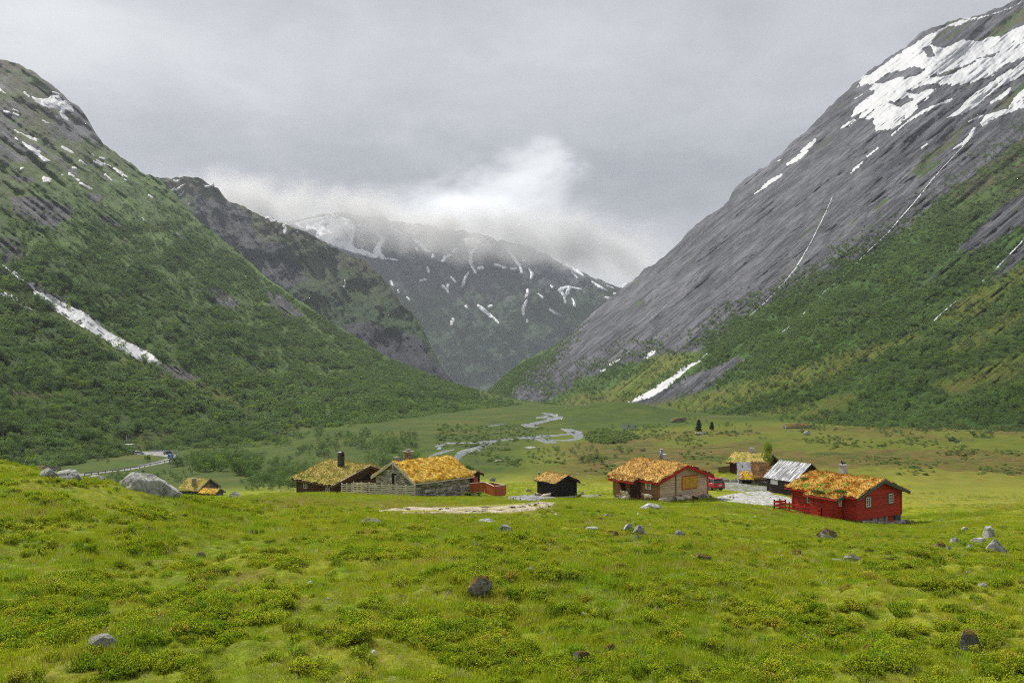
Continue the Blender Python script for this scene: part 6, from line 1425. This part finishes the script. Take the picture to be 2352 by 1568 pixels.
ROCKS_ = [
 (345, 1140, 134, 47, B, 'largest pale grey lichen-covered boulder on the crest of the knoll', 'boulder'),
 (155, 1107, 66, 24, B, 'long pitted grey boulder on the knoll crest left of the largest boulder', 'boulder'), (110, 1099, 34, 22, R, 'jagged dark-cracked rock leaning on the long pitted boulder', 'rock'),
 (105, 1084, 66, 16, RM, 'low rust-moss covered outcrop at the far left of the crest', 'rock'), (224, 1112, 50, 21, B, 'small grey rock on the crest between the two big boulders', 'rock'), (541, 1147, 38, 18, R, 'grey rock alone on the grass right of the small grey cabin', 'rock'),
 (1122, 1203, 42, 12, B, 'flat pale slab sloping in the grass below the gravel track', 'rock'), (1163, 1238, 34, 25, R, 'upright grey rock in the open grass below the sloping slab', 'rock'),
 (1103, 1360, 54, 44, RM, 'mossy brown-topped rock standing among bilberries in mid slope', 'boulder'), (855, 1207, 54, 16, R, 'broken grey outcrop ringed by bilberry below the barn fence', 'rock'),
 (1218, 1321, 14, 11, Q, 'rounded white stone above the mossy mid-slope rock', 'rock'), (1340, 1416, 20, 9, Q, 'long white stone lying in grass right of the bilberry hollow', 'rock'), (1580, 1519, 12, 9, Q, 'bright white stone alone in the near right grass', 'rock'),
 (712, 1345, 15, 11, Q, 'pale square stone in the grass left of the middle bilberries', 'rock'), (859, 1504, 11, 12, Q, 'pale triangular stone low in the near grass', 'rock'), (238, 1498, 62, 32, R, 'flat grey mossy-backed rock in the near left bilberries', 'rock'),
 (1334, 1530, 46, 32, RD, 'dark moss-capped rock, upper of two near the bottom centre', 'rock'), (1341, 1566, 52, 24, RM, 'orange-mossed rock at the bottom edge, lower of two', 'rock'), (1400, 1500, 30, 19, RM, 'brown mossy rock right above the dark moss-capped rock', 'rock'), (1368, 1506, 30, 12, RM, 'low mossy stone wedged between two dark mossy rocks', 'rock'),
 (1445, 1224, 19, 16, B, 'pale leaning slab in the rock cluster below the pine cabin', 'rock'), (1467, 1225, 27, 19, R, 'biggest dark round rock in the cluster below the pine cabin', 'rock'), (1464, 1234, 22, 12, R, 'broken stone at the front of the cluster below the pine cabin', 'rock'),
 (1485, 1243, 21, 9, RD, 'flat dark block at the right foot of the rock cluster', 'rock'), (1405, 1231, 30, 15, RD, 'slanting dark block left of the rock cluster', 'rock'), (1360, 1214, 30, 6, B, 'thin pale slab flush with the turf left of the rock cluster', 'rock'), (1393, 1190, 17, 11, R, 'grey rock in the pasture above the rock cluster', 'rock'),
 (1560, 1234, 24, 16, R, 'grey wedge rock in the grass right of the rock cluster', 'rock'), (1497, 1171, 50, 15, B, 'broad grey boulder in front of the pine cabin corner', 'boulder'), (1653, 1243, 26, 6, RM, 'low mossy stone midway between pine cabin and near slope', 'rock'), (1426, 1310, 30, 20, RM, 'domed mossy rock with bilberry beside it in the central grass', 'rock'),
 (1610, 1292, 46, 11, RM, 'low brown moss hump in the mid grass below the red fence', 'rock'), (1652, 1293, 22, 8, RM, 'smaller dark hump just right of the low brown moss hump', 'rock'),
 (1900, 1243, 44, 26, RM, 'big mossy stone heap in the grass below the red cabin', 'boulder'), (1966, 1234, 21, 9, RM, 'small mossy stone right of the mossy heap under the red cabin', 'rock'), (1828, 1274, 27, 11, RM, 'moss-covered round stone left below the mossy heap', 'rock'),
 (1921, 1283, 36, 13, R, 'left of two grey humps side by side below the red cabin', 'rock'), (1957, 1294, 37, 16, R, 'right of two grey humps side by side below the red cabin', 'rock'), (1944, 1353, 38, 12, RM, 'half-mossy long rock among yellow bilberries at right', 'rock'),
 (2157, 1262, 34, 17, RM, 'mossy dark rock in the right pasture with a smaller stone beside it', 'rock'), (2178, 1263, 14, 8, R, 'small stone touching the mossy dark rock in the right pasture', 'rock'), (2194, 1246, 22, 14, R, 'round grey rock between the mossy rock and the standing stone', 'rock'), (2215, 1220, 16, 9, R, 'small grey rock highest up left of the standing stone', 'rock'),
 (2274, 1236, 24, 26, B, 'upright rounded standing stone at the right edge pasture', 'boulder'), (2290, 1267, 44, 34, R, 'long leaning boulder in front of the standing stone', 'boulder'), (2250, 1248, 34, 13, B, 'flat slab left of the standing stone', 'rock'), (2228, 1261, 17, 10, R, 'small stone below the flat slab and standing stone', 'rock'),
 (2311, 1306, 28, 14, RM, 'rust-mossed rock near the right edge below the standing stone', 'rock'), (2227, 1308, 11, 6, R, 'little grey stone left of the rust-mossed edge rock', 'rock'), (2257, 1350, 21, 10, R, 'grey stone with a bilberry strip behind it near the right edge', 'rock'),
 (2228, 1497, 48, 48, RD, 'tall dark rock with orange moss in the near right bilberries', 'boulder'), (1996, 1501, 26, 18, RM, 'orange moss hump left of the near right bilberry thicket', 'rock'), (2042, 1289, 22, 8, RM, 'rusty moss hump in the pasture right of the two grey humps', 'rock'), (1893, 1475, 10, 5, Q, 'small white stone above the near bilberry mound at right', 'rock'),
 (2115, 1325, 13, 8, R, 'small grey stone atop a yellow bilberry ridge at right', 'rock'), (2102, 1351, 11, 5, R, 'pale stone sitting in the bright bilberry bush at right', 'rock'), (2120, 1491, 14, 10, R, 'dark stone left of the tall dark rock', 'rock'), (1852, 1459, 18, 8, RM, 'pinkish flat stone between bilberries in the near right', 'rock') if False else (1850, 1462, 18, 9, RM, 'flat mossy stone between bilberries in the near right grass', 'rock'),
 (555, 1268, 20, 10, RD, 'dark low stone on the left slope amid bilberries', 'rock') if False else (463, 1274, 18, 10, RD, 'dark stone on the left slope above the dry patch', 'rock'),
]
for i, (u, vb, w, h_, mt, lab, nm) in enumerate(ROCKS_):
    big = nm == 'boulder'
    tl = next((v_ for k_, v_ in (('largest pale', -.05), ('jagged', .15), ('pale leaning slab', -.5), ('upright rounded', -.08), ('long leaning', -.5), ('slanting dark', -.3), ('sloping', -.3), ('mossy brown-topped', -.25)) if k_ in lab), 0)
    rock(u, vb, w, h_*(.75 if 'long leaning' in lab else 1), mt, lab, 731 if i == 0 else 700+i*7, .8 if w/h_ < 2.5 else .6, None, tl, nm, {0: .58, 1: .62}.get(i, .64), .36 if i == 0 else .22)
# boulders out on the valley floor and bog
for i, (u, vb, w, h_, mt, lab) in enumerate([(1834, 983, 62, 11, RD, 'long flat-topped boulder at the foot of the right slope'), (1853, 999, 15, 10, M_ROCK, 'blocky grey boulder below the long flat-topped one'), (1614, 997, 34, 5, R, 'pale low slab below the two dark spruces'), (1556, 969, 34, 10, RD, 'dark boulder on the rise left of the spruces'),
   (2188, 978, 54, 9, RD, 'broken rocky outcrop at the base of the right slope'), (1218, 1030, 26, 5, B, 'pale flat rock beside the near river bank'), (1476, 1036, 14, 7, RM, 'rust brown rock on the bog behind the pine cabin'), (1050, 1056, 18, 7, R, 'grey rock above the barn annex roof on the heath') if False else (1145, 1060, 18, 6, R, 'grey rock on the heath right of the willow bush'), (1186, 988, 8, 4, R, 'dark rock on the green river flat'), (1230, 1119, 22, 9, R, 'round grey rock behind the rust-red terrace fence') if False else (1131, 1104, 14, 8, R, 'round grey rock behind the rust-red terrace fence'),
   (1660, 1108, 28, 11, R, 'grey boulder at the upper edge of the gravel car park'), (1690, 1108, 24, 8, R, 'low stone right of the boulder by the car park'), (1337, 1135, 9, 6, R, 'small stone beside the right corner of the black storehouse'), (1246, 1133, 9, 5, R, 'small stone left of the storehouse') if False else (1215, 1129, 14, 6, R, 'low stone in the meadow left of the black storehouse')]):
    rock(u, vb, w, h_, mt, lab, 900+i*5, .6, d0_ if False else None)
r = np.random.default_rng(77)
for i in range(70):
    u, v = r.uniform(700, 2352), r.uniform(1160, 1420)
    if i < 18: u, v = r.uniform(1240, 1560), r.uniform(1175, 1215)
    elif i > 55: u, v = r.uniform(0, 2352), r.uniform(1380, 1560)
    s_ = r.uniform(3.5, 7.5)*(1.3 if i > 55 else 1)
    rock(u, v, s_, s_*.55, Q if r.random() < .35 else R, 'small loose stone, no bigger than a hand or head, lying in the pasture grass', 1500+i % 12, .8, r.uniform(0, 6), 0, 'stone', group='small loose stones in the pasture')

# ------------------------------------------------------------------ trees and bushes that stand alone
def lone_tree(name, label, u, vb, hpx, wpx, seed, nleaf, ls, mats, narrow=False, d=None, shape=None):
    d = float(hit(u, vb, d0=60)[0]) if d is None else d; x = (u-CX)/F*d; z = gz(x, d); H_ = hpx*d/F; W_ = wpx*d/F
    a, b = birch(seed, nleaf, ls, w=.42, narrow=narrow) if shape is None else shape(seed, nleaf, ls)
    root = empty(name, (x, d, z-.05), 0, label, 'tree' if 'bush' not in name else 'bush'); k = (W_/(.85 if not narrow else .42), W_/(.85 if not narrow else .42), H_)
    for nm, (V, Fc), mt in (('trunk', a, mats[0]), ('crown', b, mats[1])): link(bpy.data.objects.new(nm, mesh_np(nm, V*np.array(k), Fc, mt, False)), root)
    return root
def spruce(seed, nleaf, ls):
    r = np.random.default_rng(seed); z = r.random(nleaf)**.75*.92+.06; a = r.uniform(0, 6.28, nleaf)
    rad = (1.08-z)**.6*.40*(.45+.75*np.abs(vn(np.cos(a)*1.5+seed, np.sin(a)*1.5, z*7, seed))); q = np.sqrt(r.random(nleaf))*rad
    return tube_np((0, 0, 0), (0, 0, 1), .03, .006), cards(np.stack([np.cos(a)*q, np.sin(a)*q, z], 1), ls*r.uniform(.6, 1.4, nleaf), r)
lone_tree('birch_tree', 'tall slim columnar birch standing behind the stone shed', 1764, 1064, 97, 26, 31, 2600, .022, (M_BARK, M_BIRCH), True, d=128.5)
lone_tree('birch_tree', 'leafy birch behind the roof end of the stone barn', 1081, 1072, 44, 25, 32, 1500, .05, (M_BARK, M_BIRCH), d=150)
lone_tree('spruce_tree', 'left and taller of two dark spruces below the right slope', 1605, 991, 28, 24, 33, 1500, .06, (M_BARK, M_CONIF), shape=spruce)
lone_tree('spruce_tree', 'right and smaller of two dark spruces below the right slope', 1635, 988, 20, 18, 34, 1200, .06, (M_BARK, M_CONIF), shape=spruce)
lone_tree('birch_bush', 'green bush at the right corner of the stone barn wall', 1086, 1140, 13, 30, 35, 700, .10, (M_BARK, M_SHRUBL), d=91.5)
lone_tree('birch_bush', 'small bush at the right corner of the black storehouse', 1329, 1141, 11, 12, 36, 400, .11, (M_BARK, M_SHRUBL), d=104)
lone_tree('birch_bush', 'round bush inside the road bend', 152+396-0, 1060, 14, 16, 37, 500, .1, (M_BARK, M_BIRCH)) if False else lone_tree('birch_bush', 'round bush on the grass inside the road bend', 339, 1059, 15, 15, 37, 500, .1, (M_BARK, M_BIRCH))
lone_tree('birch_bush', 'dark green bush under the yellow-shuttered wall of the pine cabin', 1597, 1147, 10, 17, 38, 500, .11, (M_BARK, M_SHRUBL), d=88.5)

# ------------------------------------------------------------------ sheep
def sheep_mesh(name, lying, seed):
    verts, edges, rad = [], [], []
    def chain(pts, start=None):
        prev = start
        for p, r_ in pts:
            verts.append(p); rad.append(r_); i = len(verts)-1
            if prev is not None: edges.append((prev, i))
            prev = i
        return prev
    z = .30 if lying else .62
    chain([((-.36, 0, z), .20)]); chain([((-.12, 0, z+.02), .245), ((.14, 0, z+.01), .235), ((.34, 0, z+.03), .19)], 0)
    nk = chain([((.47, 0, z+.16), .115), ((.56, 0, z+.27), .095)], 3); hd = chain([((.66, .02, z+.27), .075), ((.76, .03, z+.20), .045)], nk)
    for s_ in (1, -1): chain([((.55, s_*.10, z+.31), .03), ((.52, s_*.18, z+.28), .015)], nk)
    chain([((-.50, 0, z+.03), .05), ((-.56, 0, z-.12), .035)], 0)
    for x, par in ((.30, 3), (-.34, 0)):
        for s_ in (1, -1):
            if lying: chain([((x+.04, s_*.17, z-.12), .075), ((x+.16, s_*.20, .06), .045), ((x-.02, s_*.21, .05), .032), ((x-.10, s_*.21, .04), .028)], par)
            elif x > 0: chain([((x, s_*.11, z-.17), .075), ((x+.015, s_*.11, .27), .040), ((x, s_*.11, .08), .030), ((x+.03, s_*.11, .02), .034)], par)
            else: chain([((x+.02, s_*.12, z-.14), .09), ((x+.07, s_*.12, .38), .055), ((x-.05, s_*.12, .26), .036), ((x-.02, s_*.12, .08), .028), ((x+.02, s_*.12, .02), .033)], par)
    me = bpy.data.meshes.new(name); me.from_pydata(verts, edges, []); o = link(bpy.data.objects.new(name, me))
    md = o.modifiers.new('skin', 'SKIN'); 
    for i, sv in enumerate(me.skin_vertices[0].data): sv.radius = (rad[i], rad[i]); sv.use_root = (i == 0)
    o.modifiers.new('sub', 'SUBSURF').levels = 2; bake(o); me = o.data
    V = np.array([v.co[:] for v in me.vertices]); body = sstep(.50, .40, V[:, 0])*sstep(.05, .18, V[:, 2]-(0 if lying else .22))
    V = V*(1+0)+(np.array([v.normal[:] for v in me.vertices])*(.035*body*(.6+fbm(V[:, 0]*14, V[:, 1]*14, V[:, 2]*14, 2, seed)))[:, None])
    me.vertices.foreach_set('co', V.astype(np.float32).ravel()); a = me.attributes.new('wool', 'FLOAT', 'POINT'); a.data.foreach_set('value', body.astype(np.float32))
    me.polygons.foreach_set('use_smooth', [True]*len(me.polygons)); me.materials.clear(); me.materials.append(M_WOOL); me.update(); bpy.data.objects.remove(o); return me
m, t = newmat('sheep_wool'); f = t.noise(t.obj(), 9, 5, .7)
c = t.mix(t.attr('wool'), (.36, .29, .22), t.mix(t.mr(f, .35, .65), (.46, .38, .28), (.66, .58, .46))); t.out(t.principled(c, .95, t.bump(t.noise(t.obj(), 22, 4, .7), .8, .03), .1).outputs[0]); M_WOOL = m
SH = [sheep_mesh('sheep', False, 1), sheep_mesh('sheep', True, 2), sheep_mesh('sheep', True, 5)]
def sheep(k, base, x, y, rz, label, s_=1.0, mirror=False):
    p = base.world(x, y, 0); o = link(bpy.data.objects.new('sheep', SH[k])); o.location = (p.x, p.y, gz(p.x, p.y)+.02); o.rotation_euler = (0, 0, rz); s_ *= .82; o.scale = (s_, s_, s_); tag(o, label, 'sheep', 'sheep resting by the cabins')
STORE = None
sheep(0, PINE, -.75, .95, deg(172), 'standing pale sheep facing left before the pine cabin window', 1.12)
sheep(1, PINE, -1.0, 4.75, deg(200), 'brownish sheep lying left of the pallet under the porch', 1.1); sheep(2, PINE, -1.6, 3.55, deg(10), 'sheep lying in front of the leaning pallet', 1.05)
sheep(2, PINE, -.15, -.75, deg(20), 'sheep lying at the near corner of the pine cabin', 1.1); sheep(1, PINE, 2.75, -.55, deg(185), 'sheep lying under the gable wall, left of the pair', 1.1); sheep(2, PINE, 3.75, -.6, deg(165), 'pale sheep lying with raised head, right of the pair by the gable', 1.2)
class _S: pass
_s = _S(); _s.world = lambda x, y, z: Matrix.Translation((5.81, 105, -16.1))@Matrix.Rotation(deg(33), 4, 'Z')@Vector((x, y, z))
sheep(1, _s, -.7, 3.3, deg(230), 'sheep resting at the far left end of the black storehouse', 1.1); sheep(2, _s, -.75, 1.9, deg(60), 'small sheep lying between two others by the storehouse', .9); sheep(1, _s, -.8, .95, deg(20), 'brown sheep lying by the near corner of the black storehouse', 1.2)

# ------------------------------------------------------------------ cars, road furniture, tunnel mouth
def paint(name, c):
    m, t = newmat(name); t.out(t.principled(c, .28, None, .6).outputs[0]); return m
M_CARR = paint('red_car_paint', (.42, .010, .028)); M_CARG = paint('grey_car_paint', (.30, .31, .32)); M_CARD = paint('dark_car_paint', (.05, .055, .06)); M_TYRE = mat_n('tyre', (.012, .012, .012), (.02, .02, .02), 5); M_TAIL = paint('tail_lamp', (.35, .008, .008)); M_PLATE = paint('plate', (.75, .75, .74)); M_TRIM = paint('black_trim', (.012, .012, .013))
def car(name, label, loc, rz, mp_, detail=True):
    """hatchback SUV, length along local x, rear at -x"""
    root = empty(name, loc, rz, label, 'car', None)
    st = [(-2.15, .70, .42, .80), (-2.12, .82, .32, .95), (-1.9, .90, .28, 1.02), (-1.0, .92, .26, 1.02), (.4, .92, .26, 1.0), (1.3, .90, .28, .93), (1.95, .82, .30, .80), (2.15, .62, .38, .66)]
    V, Fc = [], []
    for x, w, z0, z1 in st: V += [(x, -w, z0+.12), (x, -w*1.0, (z0+z1)/2), (x, -w*.93, z1), (x, 0, z1+.02), (x, w*.93, z1), (x, w, (z0+z1)/2), (x, w, z0+.12), (x, w*.8, z0), (x, -w*.8, z0)]
    k = 9
    for i in range(len(st)-1): Fc += [(i*k+j, i*k+(j+1) % k, (i+1)*k+(j+1) % k, (i+1)*k+j) for j in range(k)]
    mb = MB(); mb.add(V, Fc+[tuple(range(k)), tuple(range((len(st)-1)*k, len(st)*k))])
    cab = [(-2.02, .80, 1.0, .0), (-1.62, .68, 1.55, .0), (-.9, .70, 1.64, 0), (.05, .69, 1.62, 0), (.55, .66, 1.50, 0), (1.25, .80, .96, 0)]
    top = [(-1.62, .66, 1.56), (-.9, .69, 1.645), (.05, .68, 1.625), (.5, .65, 1.52)]
    vs = []; fs = []
    for x, w, z in top: vs += [(x, -w, z-.05), (x, -w*.85, z), (x, w*.85, z), (x, w, z-.05)]
    for i in range(3): fs += [(i*4+j, i*4+j+1, i*4+j+5, i*4+j+4) for j in range(3)]
    mb.add(vs, fs)
    for s_ in (-1, 1):      # pillars
        for (xa, za, wa), (xb, zb, wb) in (((-1.98, .98, .86), (-1.60, 1.52, .67)), ((-.95, 1.0, .87), (-.88, 1.60, .69)), ((.2, 1.0, .87), (.06, 1.58, .68)), ((1.22, .95, .83), (.50, 1.5, .65))): mb.bar((xa, s_*wa, za), (xb, s_*wb, zb), .11, .05, (0, s_, 0))
    mb.build('body', mp_, root, True, .03)
    gl = MB(); g = [(-1.95, .84, 1.0), (-1.60, .655, 1.52), (-.9, .675, 1.6), (.05, .665, 1.58), (.5, .635, 1.48), (1.2, .80, .96)]
    gl.add([(x, -w, z) for x, w, z in g]+[(x, w, z) for x, w, z in g], [(0, 1, 2, 3, 4, 5), (11, 10, 9, 8, 7, 6), (0, 6, 7, 1), (4, 10, 11, 5)]); gl.build('windows', M_GLASS, root)
    for x in (-1.32, 1.32):
        for s_ in (-1, 1):
            mb = MB(); mb.tube((x, s_*.72, .33), (x, s_*.93, .33), .34, k=18); w_ = mb.build('tyre', M_TYRE, root, True); mb = MB(); mb.tube((x, s_*.90, .33), (x, s_*.945, .33), .20, k=12); mb.build('rim', M_STEEL, w_)
    if detail:
        for s_ in (-1, 1): mb = MB(); mb.box((-2.10, s_*.68, .90), (.12, .28, .22)); mb.build('tail_light', M_TAIL, root, bevel=.02); mb = MB(); mb.box((2.06, s_*.60, .68), (.14, .3, .14)); mb.build('headlight', M_PLATE, root, bevel=.02)
        mb = MB(); mb.box((-2.16, 0, .78), (.03, .52, .12)); mb.build('licence_plate', M_PLATE, root)
        mb = MB(); mb.box((-2.14, 0, .42), (.12, 1.5, .20)); mb.build('bumper', M_TRIM, root, bevel=.03)
        mb = MB(); mb.box((-1.70, 0, 1.58), (.22, 1.2, .04)); mb.build('spoiler', mp_, root, bevel=.01)
        for s_ in (-1, 1): mb = MB(); mb.box((.75, s_*.98, 1.05), (.16, .2, .13)); mb.build('wing_mirror', mp_, root, bevel=.03)
    return root
x, y = xy(1628, 104.8); car('parked_car', 'red car parked behind the right corner of the pine cabin', (x, y, gz(x, y)+.08), deg(118), M_CARR)
p = at(320, 1043.5, d0=250); car('parked_car', 'silver-grey car beside the dark rock cut at the tunnel mouth', (p.x, p.y, p.z+.15), deg(20), M_CARG); p = at(306, 1043, d0=250); car('parked_car', 'dark blue car half hidden by trees at the tunnel mouth', (p.x-.5, p.y+1, p.z+.15), deg(75), M_CARD)
p = at(386, 1043.5, d0=250); car('moving_car', 'dark car in the road bend just behind the blue sign', (p.x, p.y, p.z+.2), deg(70), M_CARD)
M_BLUE = paint('sign_blue', (.02, .15, .62)); M_SIGNW = paint('sign_white', (.75, .76, .78))
p = at(392, 1064, d0=250); k_ = p.y/F; root = empty('road_sign', p, math.atan2(-p.x, p.y)*1.0, 'blue information sign with white marks on a pole inside the guardrail bend', 'sign')
for s_ in (-.3, .3): mb = MB(); mb.tube((s_, 0, -.3), (s_, 0, 3.0), .05); mb.build('post', M_STEEL, root)
mb = MB(); mb.box((0, -.08, 2.75), (2.0, .06, 1.6)); bd = mb.build('board', M_BLUE, root)
mb = MB(); mb.box((0, -.118, 3.15), (.55, .012, .30)); mb.box((-.15, -.118, 2.6), (1.1, .012, .10)); mb.box((-.25, -.118, 2.32), (.9, .012, .10)); mb.build('marks', M_SIGNW, bd)
root = None
RAIL = [(194, 1092.2), (258, 1084.4), (314, 1076.2), (362.5, 1066.4), (392, 1059.2), (408, 1053.2), (409.5, 1049.5), (407, 1046.6), (395, 1044.2)]
pts = []
for (u0, v0), (u1, v1) in zip(RAIL[:-1], RAIL[1:]):
    for i in range(8): pts.append((u0+(u1-u0)*i/8, v0+(v1-v0)*i/8))
ds = hit(np.array([p_[0] for p_ in pts]), np.array([p_[1] for p_ in pts]), d0=200); W3 = [Vector(((p_[0]-CX)/F*d, d, gz((p_[0]-CX)/F*d, d))) for p_, d in zip(pts, ds)]
root = empty('guardrail', W3[0], 0, 'long steel guardrail along the outer edge of the curving road', 'guardrail'); o0 = W3[0]; mb = MB()
for a, b in zip(W3[:-1], W3[1:]): mb.bar(a-o0+Vector((0, 0, .75)), b-o0+Vector((0, 0, .75)), .08, .34)
mb.build('rail', M_STEEL, root)
acc = 99
for a, b in zip(W3[:-1], W3[1:]):
    acc += (b-a).length
    if acc > 4: mb = MB(); mb.box(a-o0+Vector((0, .05, .4)), (.14, .14, .9)); mb.build('post', M_METALB, root); acc = 0
# tunnel mouth: concrete gallery end and a solid near-black block painted as its unlit mouth
p = Vector(((291-CX)/F*398, 398, 0)); p.z = gz(p.x, p.y); root = empty('tunnel_portal', p-Vector((0, 0, 1.6)), deg(-8), 'concrete road tunnel mouth in the wooded slope behind the bend', 'tunnel')
mb = MB(); mb.box((-.2, 0, 2.6), (5.6, 5, 5.2)); mb.build('concrete_wall', M_CONC, root); mb = MB(); mb.box((-.2, -.1, 5.35), (6.0, 5.3, .3)); mb.build('roof_slab', M_CONC, root)
mb = MB(); mb.prism([(2.7, -2.4, -.5), (7.2, -2.4, -.5), (6.9, -2.4, 2.6), (5.6, -2.4, 4.0), (2.7, -2.4, 5.0)], (0, 4, 0)); mb.build('opening', M_SHADE, root)  # solid block; the tunnel's darkness is only its colour
mb = MB(); mb.tube((.3, -1.0, 5.5), (.3, -1.0, 8.4), .10); o = mb.build('marker_pole', M_WHITE, None); o.location = p; tag(o, 'thin white pole standing above the tunnel mouth', 'pole')
p = at(373, 1037.5, d0=250); mb = MB()
for i in range(6): mb.box((-6+i*2.4, 0, .35), (2.2, .5, .7), rnd=random.random())
o = mb.build('barrier', M_CONC, None, False, .03); o.location = p; tag(o, 'low grey concrete barrier behind the road bend lay-by', 'barrier')
lay_sward(); lay_bilberry(); lay_scrub()
